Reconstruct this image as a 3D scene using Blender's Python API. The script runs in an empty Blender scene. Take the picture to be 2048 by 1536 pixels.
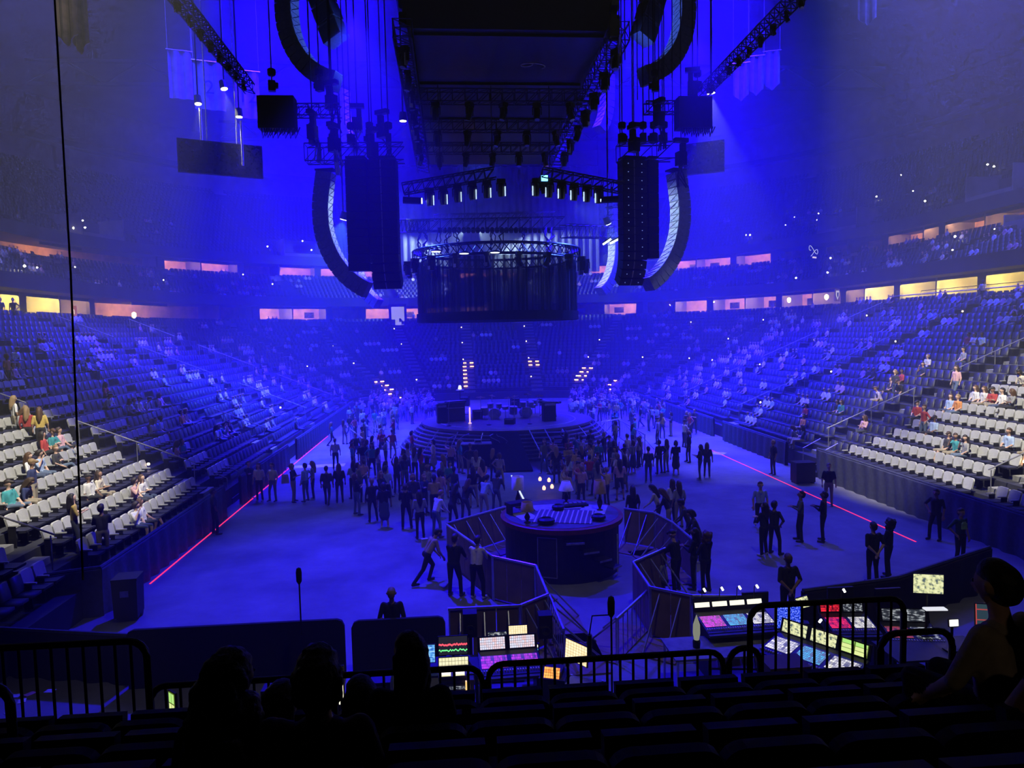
import bpy, bmesh, math, random
import numpy as np
from mathutils import Vector, Matrix

SC = bpy.context.scene
COL = SC.collection
RND = random.Random(7)
PI = math.pi

# ------------------------------------------------------------------ camera
CX, CY, CZ = 0.0, 0.0, 7.2
FPX = 1420.0
YAW, PITCH, ROLL = math.radians(4.61), math.radians(4.165), math.radians(1.2)
_fw = Vector((math.sin(YAW)*math.cos(PITCH), math.cos(YAW)*math.cos(PITCH), -math.sin(PITCH)))
_r0 = Vector((math.cos(YAW), -math.sin(YAW), 0))
_u0 = Vector((math.sin(YAW)*math.sin(PITCH), math.cos(YAW)*math.sin(PITCH), math.cos(PITCH)))
_rt = _r0*math.cos(ROLL) - _u0*math.sin(ROLL)
_up = _r0*math.sin(ROLL) + _u0*math.cos(ROLL)
CAMP = Vector((CX, CY, CZ))
cam_d = bpy.data.cameras.new('camera')
cam_d.sensor_fit = 'HORIZONTAL'
cam_d.sensor_width = 36.0
cam_d.lens = 36.0*FPX/2048.0
cam_d.clip_start, cam_d.clip_end = 0.05, 600
cam = bpy.data.objects.new('camera', cam_d)
COL.objects.link(cam)
cam.matrix_world = Matrix(((_rt.x, _up.x, -_fw.x, CX), (_rt.y, _up.y, -_fw.y, CY), (_rt.z, _up.z, -_fw.z, CZ), (0, 0, 0, 1)))
SC.camera = cam

def ray(px, py):
    return _fw + _rt*((px-1024)/FPX) + _up*((768-py)/FPX)
def at(px, py, Y):                      # the world point of the place seen at a pixel, at distance Y down the hall
    d = ray(px, py); return CAMP + d*((Y-CY)/d.y)
def atz(px, py, z=0.0):                 # the same on the level z
    d = ray(px, py); return CAMP + d*((z-CZ)/d.z)
def proj(p):
    v = Vector(p)-CAMP; w = v.dot(_fw)
    return (1024+FPX*v.dot(_rt)/w, 768-FPX*v.dot(_up)/w, w)

# ------------------------------------------------------------------ air, light, exposure
wd = bpy.data.worlds.new('world'); SC.world = wd; wd.use_nodes = True
wn = wd.node_tree; wn.nodes.clear()
wo = wn.nodes.new('ShaderNodeOutputWorld'); wb = wn.nodes.new('ShaderNodeBackground')
wb.inputs['Color'].default_value = (0, 0, 0, 1); wb.inputs['Strength'].default_value = 0
wv = wn.nodes.new('ShaderNodeVolumeScatter')
wv.inputs['Color'].default_value = (0.9, 0.92, 1, 1)
wv.inputs['Density'].default_value = 0.0044
wv.inputs['Anisotropy'].default_value = 0.15
wn.links.new(wb.outputs[0], wo.inputs['Surface']); wn.links.new(wv.outputs[0], wo.inputs['Volume'])
SC.view_settings.view_transform = 'Standard'
try: SC.view_settings.look = 'None'
except Exception: pass
SC.view_settings.gamma = 1.0; SC.view_settings.use_curve_mapping = False
SC.view_settings.exposure = 0.0
try:
    SC.cycles.max_bounces = 3; SC.cycles.diffuse_bounces = 1; SC.cycles.glossy_bounces = 1
    SC.cycles.use_adaptive_sampling = True; SC.cycles.adaptive_threshold = 0.1; SC.cycles.adaptive_min_samples = 30
    SC.cycles.volume_bounces = 0; SC.cycles.transparent_max_bounces = 12
    SC.cycles.caustics_reflective = False; SC.cycles.caustics_refractive = False
    SC.cycles.sample_clamp_indirect = 3.0
except Exception: pass

SX, SY = 3.3, 45.5                      # centre of the round stage = centre of the hall
def aim(o, tgt):
    o.rotation_euler = (Vector(tgt)-o.location).to_track_quat('-Z', 'Y').to_euler()
def area(name, loc, tgt, size, power, color, spread=180):
    l = bpy.data.lights.new(name, 'AREA'); l.shape = 'DISK'; l.size = size; l.energy = power; l.color = color
    l.spread = math.radians(spread)
    o = bpy.data.objects.new(name, l); COL.objects.link(o); o.location = loc; aim(o, tgt); return o
def spot(name, loc, tgt, power, color, ang, blend=0.5, rad=0.3):
    l = bpy.data.lights.new(name, 'SPOT'); l.energy = power; l.color = color; l.spot_size = math.radians(ang)
    l.spot_blend = blend; l.shadow_soft_size = rad
    o = bpy.data.objects.new(name, l); COL.objects.link(o); o.location = loc; aim(o, tgt); return o
BLUE = (0.012, 0.002, 1.0); SKYB = (0.07, 0.16, 1.0); WHITE = (1.0, 0.94, 0.82); GREY = (0.72, 0.76, 1.0)
# the wash of the show rig high over the stage, left and right of the scoreboard
area('wash_light_left', (SX-13, 52, 36), (SX-15, 53, 0), 13, 52000, BLUE, 66)
area('wash_light_right', (SX+13, 52, 36), (SX+15, 53, 0), 13, 52000, BLUE, 66)
area('wash_light_rear', (SX, SY+28, 33), (SX, SY+26, 0), 18, 8000, BLUE, 90)
area('blue_fill_left', (-28, 50, 36), (-26, 50, 0), 16, 4500, (0.14, 0.16, 1), 110)  # added fill, tints the haze over the left edge blue
area('blue_fill_right', (36, 48, 36), (34, 48, 0), 16, 9000, (0.06, 0.07, 1), 110)  # same added fill for the haze at the right edge
# moving heads on the rig: floor and stands
spot('wash_spot_floor_left', (SX-7, 30, 20), (-2, 20, 0), 66000, BLUE, 56, 1.0)
spot('wash_spot_floor_right', (SX+8, 32, 20), (9, 22, 0), 30000, BLUE, 60, 1.0)
spot('wash_spot_crowd_left', (SX+8, 46, 17), (-3, 36, 1), 16000, (0.03, 0.07, 1), 50, 1.0)
spot('wash_spot_crowd_right', (SX-8, 46, 17), (11, 36, 1), 16000, (0.03, 0.07, 1), 50, 1.0)
spot('wash_spot_left_stand', (-16, 46, 34), (-19, 46, 3), 16000, SKYB, 58, 1.0)
spot('wash_spot_right_stand', (23, 42, 34), (27, 42, 3), 24000, SKYB, 60, 1.0)
spot('wash_spot_far_stand', (SX, 78, 28), (SX, 88, 5), 9000, SKYB, 100, 1.0)
spot('array_fill_left', (SX-4.5, 47, 15.5), (-7.6, 42, 12.5), 1800, (0.55, 0.8, 1), 50, 0.6)  # added spots without fixtures, brighten the arrays' rear plates
spot('array_fill_right', (SX+4.5, 47, 15.5), (13.4, 42, 12.5), 2600, (0.55, 0.8, 1), 50, 0.6)
spot('array_fill_rear_left', (SX-4, 52, 13), (-8, 54, 12), 1600, (0.7, 0.9, 1), 50, 0.6)
spot('array_fill_rear_right', (SX+4, 52, 13), (12.5, 54, 12), 1600, (0.7, 0.9, 1), 50, 0.6)
spot('array_fill_high_left', (SX-5.5, 42, 22), (-9, 40, 23), 1500, SKYB, 80, 0.6)  # added likewise for the high hangs
spot('array_fill_high_right', (SX+5.5, 42, 22), (13, 40, 23), 1500, SKYB, 80, 0.6)
# house lights over the near corners of the hall
spot('house_light_left', (-2, 14, 30), (-16, 24.5, 3), 85000, WHITE, 24, 0.35, 0.5)
spot('house_light_right', (8, 14, 30), (24.5, 28.5, 3), 105000, WHITE, 30, 0.3, 0.5)
spot('grey_fill_left', (-46, 40, 35), (-22, 46, 6), 4500, GREY, 80, 1.0, 0.8)  # added pair behind the stands, there to grey the haze
spot('grey_fill_right', (56, 40, 35), (34, 46, 6), 4500, GREY, 80, 1.0, 0.8)
spot('house_light_near', (4, 5, 33), (3, 20, 0), 3500, WHITE, 48, 0.9, 0.5)
spot('roof_light_left', (-36, 44, 31), (-30, 50, 40), 900, (1.0, 0.7, 0.5), 90, 0.8, 0.4)
spot('banner_fill', (-9, 24, 13), (-18.3, 33, 22.5), 900, (1.0, 0.78, 0.6), 16, 0.8, 0.2)  # added unseen spot that brightens the top left banners
spot('warm_fill_right', (1.8, -5.0, 10.0), (3.6, 3.6, 5.3), 40, (1.0, 0.72, 0.5), 20, 0.8, 0.2)  # added warm spot behind the camera, lights the man at right
spot('floor_fill_left', (-3.5, 7.5, 5), (-5.2, 9.0, 0), 60, (1.0, 0.85, 0.6), 75, 0.9, 0.2)  # made-up warm spot, lifts the floor at lower left

# ------------------------------------------------------------------ materials
MATS = {}
def _new(name):
    m = bpy.data.materials.new(name); m.use_nodes = True
    return m, m.node_tree, m.node_tree.nodes['Principled BSDF']
def mat(name, col, rough=0.6, metal=0.0, var=0.25, scale=6.0, spec=0.4, bump=0.0, obj_col=False):
    if name in MATS: return MATS[name]
    m, t, b = _new(name)
    b.inputs['Roughness'].default_value = rough; b.inputs['Metallic'].default_value = metal
    b.inputs['Specular IOR Level'].default_value = spec
    tc = t.nodes.new('ShaderNodeTexCoord'); nz = t.nodes.new('ShaderNodeTexNoise')
    nz.inputs['Scale'].default_value = scale; nz.inputs['Detail'].default_value = 3
    t.links.new(tc.outputs['Object'], nz.inputs['Vector'])
    mp = t.nodes.new('ShaderNodeMapRange')
    mp.inputs['From Min'].default_value = 0.3; mp.inputs['From Max'].default_value = 0.7
    mp.inputs['To Min'].default_value = 1-var; mp.inputs['To Max'].default_value = 1+var
    t.links.new(nz.outputs['Fac'], mp.inputs['Value'])
    mx = t.nodes.new('ShaderNodeVectorMath'); mx.operation = 'SCALE'
    t.links.new(mp.outputs['Result'], mx.inputs['Scale'])
    if obj_col:
        oi = t.nodes.new('ShaderNodeObjectInfo'); t.links.new(oi.outputs['Color'], mx.inputs[0])
    else:
        mx.inputs[0].default_value = col[:3]
    t.links.new(mx.outputs['Vector'], b.inputs['Base Color'])
    if bump:
        bp = t.nodes.new('ShaderNodeBump'); bp.inputs['Strength'].default_value = bump; bp.inputs['Distance'].default_value = 0.02
        t.links.new(nz.outputs['Fac'], bp.inputs['Height']); t.links.new(bp.outputs['Normal'], b.inputs['Normal'])
    MATS[name] = m; return m
def rndmat(name, cols, rough=0.7):       # one of several colours, by object
    if name in MATS: return MATS[name]
    m, t, b = _new(name); b.inputs['Roughness'].default_value = rough
    oi = t.nodes.new('ShaderNodeObjectInfo'); r = t.nodes.new('ShaderNodeValToRGB'); r.color_ramp.interpolation = 'CONSTANT'
    e = r.color_ramp.elements
    while len(e) < len(cols): e.new(0.5)
    for i, c in enumerate(cols): e[i].position = i/len(cols); e[i].color = (*c, 1)
    t.links.new(oi.outputs['Random'], r.inputs['Fac']); t.links.new(r.outputs['Color'], b.inputs['Base Color'])
    MATS[name] = m; return m
def glow(name, col, strength, sample=False):
    if name in MATS: return MATS[name]
    m, t, b = _new(name)
    b.inputs['Base Color'].default_value = (0.02, 0.02, 0.02, 1)
    b.inputs['Emission Color'].default_value = (*col, 1); b.inputs['Emission Strength'].default_value = strength
    if not sample:
        try: m.cycles.emission_sampling = 'NONE'
        except Exception: pass
    MATS[name] = m; return m
def screen(name, kind, c1, c2, c3, strength, scale=(6, 6)):
    """a lit display: brick / noise / wave pattern in three colours, in the surface's own coordinates"""
    if name in MATS: return MATS[name]
    m, t, b = _new(name); N = t.nodes; L = t.links
    tc = N.new('ShaderNodeTexCoord'); mpn = N.new('ShaderNodeMapping'); mpn.inputs['Scale'].default_value = (scale[0], scale[1], 1)
    L.new(tc.outputs['UV'], mpn.inputs['Vector'])
    ramp = N.new('ShaderNodeValToRGB'); e = ramp.color_ramp.elements
    e[0].color = (*c1, 1); e[1].color = (*c2, 1); e.new(0.5).color = (*c3, 1)
    ramp.color_ramp.interpolation = 'CONSTANT' if kind == 'brick' else 'LINEAR'
    if kind == 'brick':
        tx = N.new('ShaderNodeTexBrick'); tx.offset = 0.0
        tx.inputs['Scale'].default_value = 1; tx.inputs['Mortar Size'].default_value = 0.06
        tx.inputs['Brick Width'].default_value = 1; tx.inputs['Row Height'].default_value = 1
        tx.inputs['Color1'].default_value = (*c1, 1); tx.inputs['Color2'].default_value = (*c2, 1); tx.inputs['Mortar'].default_value = (*c3, 1)
        L.new(mpn.outputs['Vector'], tx.inputs['Vector']); out = tx.outputs['Color']
    elif kind == 'noise':
        tx = N.new('ShaderNodeTexNoise'); tx.inputs['Scale'].default_value = 1; tx.inputs['Detail'].default_value = 5
        L.new(mpn.outputs['Vector'], tx.inputs['Vector']); L.new(tx.outputs['Fac'], ramp.inputs['Fac'])
        e[0].position, e[1].position, e[2].position = 0.36, 0.5, 0.66
        out = ramp.outputs['Color']
    else:                               # spectrum: two jagged traces on a dark ground
        sp = N.new('ShaderNodeSeparateXYZ'); L.new(tc.outputs['UV'], sp.inputs[0])
        res = None
        for k, (y0, colr) in enumerate(((0.55, c1), (0.24, c2))):
            nx = N.new('ShaderNodeTexNoise'); nx.noise_dimensions = '1D'; nx.inputs['Scale'].default_value = 12; nx.inputs['Detail'].default_value = 6
            ad = N.new('ShaderNodeMath'); ad.operation = 'ADD'; ad.inputs[1].default_value = 3.7*k
            L.new(sp.outputs['X'], ad.inputs[0]); L.new(ad.outputs[0], nx.inputs['W'])
            m1 = N.new('ShaderNodeMath'); m1.operation = 'MULTIPLY_ADD'; m1.inputs[1].default_value = 0.3; m1.inputs[2].default_value = y0-0.15
            L.new(nx.outputs['Fac'], m1.inputs[0])
            sb = N.new('ShaderNodeMath'); sb.operation = 'SUBTRACT'; L.new(sp.outputs['Y'], sb.inputs[0]); L.new(m1.outputs[0], sb.inputs[1])
            ab = N.new('ShaderNodeMath'); ab.operation = 'ABSOLUTE'; L.new(sb.outputs[0], ab.inputs[0])
            lt = N.new('ShaderNodeMath'); lt.operation = 'LESS_THAN'; lt.inputs[1].default_value = 0.05 if k == 0 else 0.035
            L.new(ab.outputs[0], lt.inputs[0])
            mi = N.new('ShaderNodeMix'); mi.data_type = 'RGBA'; L.new(lt.outputs[0], mi.inputs['Factor'])
            if res is None: mi.inputs['A'].default_value = (*c3, 1)
            else: L.new(res, mi.inputs['A'])
            mi.inputs['B'].default_value = (*colr, 1); res = mi.outputs['Result']
        out = res
    b.inputs['Base Color'].default_value = (0.01, 0.01, 0.01, 1)
    L.new(out, b.inputs['Emission Color']); b.inputs['Emission Strength'].default_value = strength
    try: m.cycles.emission_sampling = 'NONE'
    except Exception: pass
    MATS[name] = m; return m

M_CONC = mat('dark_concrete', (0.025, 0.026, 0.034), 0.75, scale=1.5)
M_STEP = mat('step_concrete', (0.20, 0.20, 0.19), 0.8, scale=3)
M_WALL = mat('grey_wall', (0.22, 0.21, 0.20), 0.8, scale=0.6)
M_FASC = mat('fascia', (0.06, 0.06, 0.07), 0.6, scale=0.5)
M_CEIL = mat('ceiling_black', (0.10, 0.10, 0.11), 0.9, scale=0.3)
M_BLACK = mat('black_metal', (0.012, 0.012, 0.014), 0.45, 0.2)
M_BLKPL = mat('black_plastic', (0.010, 0.010, 0.012), 0.5)
M_BLKCL = mat('black_cloth', (0.014, 0.014, 0.02), 0.9, scale=20)
M_NAVY = mat('navy_drape', (0.05, 0.055, 0.10), 0.85, scale=9)
M_ALU = mat('aluminium', (0.55, 0.56, 0.58), 0.38, 0.9, var=0.1)
M_TRUSS = mat('truss_black', (0.035, 0.035, 0.045), 0.35, 0.7, var=0.1)
M_SEAT_LIT = mat('seat_back_lit', (0.46, 0.46, 0.44), 0.45, var=0.12); M_SEAT_SHADED = mat('seat_back_shaded', (0.026, 0.027, 0.045), 0.45, var=0.12)  # lit and shaded copies: house light put into the seat colour
M_PAN = mat('seat_pan_navy', (0.018, 0.019, 0.035), 0.6)
M_WOOD = mat('plywood', (0.22, 0.15, 0.10), 0.7, scale=2)
M_DECK = mat('stage_deck', (0.16, 0.13, 0.12), 0.35, scale=2)
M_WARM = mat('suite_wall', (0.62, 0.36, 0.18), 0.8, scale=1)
M_SCREEN0 = mat('dark_screen', (0.01, 0.011, 0.015), 0.25)
M_PALE = mat('pale_paint', (0.55, 0.54, 0.52), 0.6)
M_RAIL = mat('rail_metal', (0.35, 0.35, 0.36), 0.4, 0.6)
M_SKIN = rndmat('skin', [(0.50, 0.30, 0.21), (0.62, 0.41, 0.30), (0.35, 0.20, 0.13), (0.58, 0.37, 0.27), (0.18, 0.10, 0.065)])
M_TOP = mat('top_cloth', (0.5, 0.5, 0.5), 0.85, obj_col=True, scale=14, var=0.12)
M_TROU = rndmat('trousers', [(0.02, 0.02, 0.025), (0.05, 0.07, 0.13), (0.03, 0.035, 0.05), (0.28, 0.24, 0.18), (0.10, 0.14, 0.22), (0.015, 0.015, 0.018)], 0.85)
M_DARKTR = mat('dark_trousers', (0.012, 0.012, 0.016), 0.9)
M_SHOE = rndmat('shoes', [(0.5, 0.5, 0.5), (0.02, 0.02, 0.02), (0.05, 0.04, 0.04)], 0.6)
M_HAIR = rndmat('hair_colour', [(0.02, 0.013, 0.01), (0.05, 0.03, 0.018), (0.26, 0.17, 0.08), (0.015, 0.012, 0.012), (0.09, 0.045, 0.02)], 0.6)
M_DKHAIR = mat('dark_hair', (0.018, 0.012, 0.010), 0.55, scale=60, var=0.5, bump=0.4)
G_WARM = glow('step_lamp', (1.0, 0.42, 0.10), 9)
G_STAR = glow('phone_light', (1.0, 0.90, 0.66), 30)

# ------------------------------------------------------------------ building helpers
def tag(o, label=None, cat=None, group=None, kind=None):
    if label: o['label'] = label
    if cat: o['category'] = cat
    if group: o['group'] = group
    if kind: o['kind'] = kind
    return o
def empty(name, loc=(0, 0, 0), rz=0.0, label=None, cat=None, group=None, parent=None):
    o = bpy.data.objects.new(name, None); COL.objects.link(o)
    o.empty_display_size = 0.1
    o.location = loc; o.rotation_euler = (0, 0, rz)
    if parent: o.parent = parent
    return tag(o, label, cat, group)
def link(name, me, parent=None, loc=None, rz=None):
    o = bpy.data.objects.new(name, me); COL.objects.link(o)
    if parent: o.parent = parent
    if loc is not None: o.location = loc
    if rz is not None: o.rotation_euler = (0, 0, rz)
    return o
class MB:
    def __init__(s): s.v = []; s.f = []; s.m = []; s.mi = 0; s.uv = None
    def add(s, vs, fs):
        n = len(s.v); s.v.extend([tuple(v) for v in vs]); s.f.extend([tuple(i+n for i in f) for f in fs]); s.m.extend([s.mi]*len(fs)); return s
    def mat(s, i): s.mi = i; return s
    def box(s, c, d, rot=None, taper=1.0):
        x, y, z = d[0]/2, d[1]/2, d[2]/2
        vs = [Vector(q) for q in ((-x, -y, -z), (x, -y, -z), (x, y, -z), (-x, y, -z), (-x*taper, -y*taper, z), (x*taper, -y*taper, z), (x*taper, y*taper, z), (-x*taper, y*taper, z))]
        if rot is not None: vs = [rot @ v for v in vs]
        c = Vector(c); return s.add([v+c for v in vs], [(3, 2, 1, 0), (4, 5, 6, 7), (0, 1, 5, 4), (1, 2, 6, 5), (2, 3, 7, 6), (3, 0, 4, 7)])
    def tube(s, p0, p1, r, n=6, r1=None, cap=True):
        p0, p1 = Vector(p0), Vector(p1); d = p1-p0
        if d.length < 1e-6: return s
        q = d.to_track_quat('Z', 'Y'); r1 = r if r1 is None else r1
        vs = []
        for k in range(n):
            a = 2*PI*k/n; e = Vector((math.cos(a), math.sin(a), 0))
            vs.append(p0+q @ (e*r)); vs.append(p1+q @ (e*r1))
        fs = [(2*k, 2*((k+1) % n), 2*((k+1) % n)+1, 2*k+1) for k in range(n)]
        if cap: fs += [tuple(range(0, 2*n, 2))[::-1], tuple(range(1, 2*n, 2))]
        return s.add(vs, fs)
    def path(s, pts, r, n=6):
        """one bent pipe"""
        pts = [Vector(p) for p in pts]; rings = []
        for i, p in enumerate(pts):
            d = (pts[min(i+1, len(pts)-1)]-pts[max(i-1, 0)]).normalized()
            up = Vector((0, 0, 1)) if abs(d.z) < 0.95 else Vector((0, 1, 0))
            a = d.cross(up).normalized(); b = a.cross(d).normalized()
            rings.append([p+(a*math.cos(2*PI*k/n)+b*math.sin(2*PI*k/n))*r for k in range(n)])
        vs = [v for g in rings for v in g]; fs = []
        for i in range(len(rings)-1):
            for k in range(n):
                k2 = (k+1) % n; fs.append((i*n+k, i*n+k2, (i+1)*n+k2, (i+1)*n+k))
        fs.append(tuple(range(n))[::-1]); fs.append(tuple((len(rings)-1)*n+k for k in range(n)))
        return s.add(vs, fs)
    def lathe(s, prof, n=16, c=(0, 0, 0), cap=True):
        c = Vector(c); vs = []
        for (r, z) in prof:
            for k in range(n):
                a = 2*PI*k/n; vs.append(c+Vector((r*math.cos(a), r*math.sin(a), z)))
        fs = []
        for i in range(len(prof)-1):
            for k in range(n):
                k2 = (k+1) % n; fs.append((i*n+k, i*n+k2, (i+1)*n+k2, (i+1)*n+k))
        if cap: fs += [tuple(range(n))[::-1], tuple((len(prof)-1)*n+k for k in range(n))]
        return s.add(vs, fs)
    def prism(s, outline, y0, y1):      # outline in x,z
        n = len(outline)
        vs = [(x, y0, z) for x, z in outline]+[(x, y1, z) for x, z in outline]
        fs = [tuple(range(n)), tuple(range(2*n-1, n-1, -1))]+[(k, k+n, (k+1) % n+n, (k+1) % n) for k in range(n)]
        return s.add(vs, fs)
    def mesh(s, name, mats, smooth=False):
        me = bpy.data.meshes.new(name); me.from_pydata(s.v, [], s.f)
        for m in (mats if isinstance(mats, (list, tuple)) else [mats]): me.materials.append(m)
        if any(s.m): me.polygons.foreach_set('material_index', s.m)
        if smooth: me.polygons.foreach_set('use_smooth', [True]*len(me.polygons))
        me.update(); return me
    def build(s, name, mats, parent=None, loc=None, rz=None, smooth=False):
        return link(name, s.mesh(name, mats, smooth), parent, loc, rz)
def panel(name, w, h, material, parent, loc, rot=(0, 0, 0), t=0.01):
    """flat lit face with its own UVs; local x = width, z = height, looks along -y"""
    me = bpy.data.meshes.new(name)
    vs = [(-w/2, 0, -h/2), (w/2, 0, -h/2), (w/2, 0, h/2), (-w/2, 0, h/2), (-w/2, t, -h/2), (w/2, t, -h/2), (w/2, t, h/2), (-w/2, t, h/2)]
    fs = [(0, 1, 2, 3), (5, 4, 7, 6), (4, 0, 3, 7), (1, 5, 6, 2), (3, 2, 6, 7), (4, 5, 1, 0)]
    me.from_pydata(vs, [], fs); me.materials.append(material)
    uv = me.uv_layers.new(name='uv')
    for i, lp in enumerate(me.loops):
        v = me.vertices[lp.vertex_index].co; uv.data[i].uv = (v.x/w+0.5, v.z/h+0.5)
    o = link(name, me, parent, loc); o.rotation_euler = rot; return o
def copytree(o, parent=None):
    c = o.copy(); COL.objects.link(c); c.parent = parent
    for ch in list(o.children): copytree(ch, c)
    return c
def text(s, size, material, name='lettering', ext=0.004, parent=None):
    cu = bpy.data.curves.new(name, 'FONT'); cu.body = s; cu.size = size; cu.extrude = ext; cu.align_x = 'CENTER'; cu.align_y = 'CENTER'
    o = bpy.data.objects.new('tmp', cu); COL.objects.link(o)
    dg = bpy.context.evaluated_depsgraph_get(); me = bpy.data.meshes.new_from_object(o.evaluated_get(dg))
    bpy.data.objects.remove(o); bpy.data.curves.remove(cu)
    me.materials.clear(); me.materials.append(material); me.name = name
    return link(name, me, parent)
ORD = ['first', 'second', 'third', 'fourth', 'fifth', 'sixth', 'seventh', 'eighth', 'ninth', 'tenth', 'eleventh', 'twelfth', 'thirteenth', 'fourteenth', 'fifteenth', 'sixteenth', 'seventeenth', 'eighteenth', 'nineteenth', 'twentieth', 'twenty-first', 'twenty-second']
# ================================================================== people
ARMS = {'down': ((.245, -.03, .20), (.25, .05, -.04)), 'phone': ((.23, .08, .2), (.07, .27, .27)), 'lap': ((.25, .04, .2), (.10, .27, .05)), 'hip': ((.37, -.06, .25), (.2, .03, .05)),
        'back': ((.26, -.10, .2), (.04, -.17, -.02)), 'cross': ((.23, .12, .22), (-.09, .19, .26)), 'rail': ((.23, .2, .22), (.16, .42, .14)), 'up': ((.30, .08, .56), (.22, .16, .80)), 'face': ((.24, .16, .27), (.07, .17, .55)), 'knee': ((.24, .12, .18), (.15, .36, .0))}
def caps_mesh(caps, name, voxel, smooth=2, n=10):
    b = MB()
    for (p0, p1, r0, r1, _) in caps:
        p0, p1 = Vector(p0), Vector(p1); d = p1-p0; L = d.length
        q = d.to_track_quat('Z', 'Y') if L > 1e-6 else Matrix.Identity(3).to_quaternion()
        prof = [(r0*math.sin(a), -r0*math.cos(a)) for a in (0.15, 0.6, 1.1)]+[(r0, 0), (r1, L)]+[(r1*math.cos(a), L+r1*math.sin(a)) for a in (0.5, 1.0, 1.42)]
        m = MB().lathe(prof, n); b.add([q @ Vector(v)+p0 for v in m.v], m.f)
    me = b.mesh('tmp', M_SKIN); o = bpy.data.objects.new('tmp', me); COL.objects.link(o)
    md = o.modifiers.new('r', 'REMESH'); md.mode = 'VOXEL'; md.voxel_size = voxel; md.adaptivity = 0
    dg = bpy.context.evaluated_depsgraph_get(); out = bpy.data.meshes.new_from_object(o.evaluated_get(dg))
    bpy.data.objects.remove(o); bpy.data.meshes.remove(me)
    bm = bmesh.new(); bm.from_mesh(out)
    for _ in range(smooth): bmesh.ops.smooth_vert(bm, verts=bm.verts, factor=0.5, use_axis_x=True, use_axis_y=True, use_axis_z=True)
    bm.to_mesh(out); bm.free(); out.name = name
    nf = len(out.polygons); C = np.zeros(nf*3); out.polygons.foreach_get('center', C); C = C.reshape(-1, 3)
    best = np.full(nf, 1e9); lab = np.zeros(nf, dtype=np.int32)
    for (p0, p1, r0, r1, l) in caps:
        a = np.array(p0, float); e = np.array(p1, float); d = e-a; L2 = max(float(d @ d), 1e-9)
        t = np.clip(((C-a) @ d)/L2, 0, 1); dist = np.linalg.norm(C-a-t[:, None]*d, axis=1)-(r0+(r1-r0)*t)
        u = dist < best; best[u] = dist[u]; lab[u] = l
    out.materials.clear()
    out.polygons.foreach_set('material_index', lab); out.polygons.foreach_set('use_smooth', [True]*nf)
    return out
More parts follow.
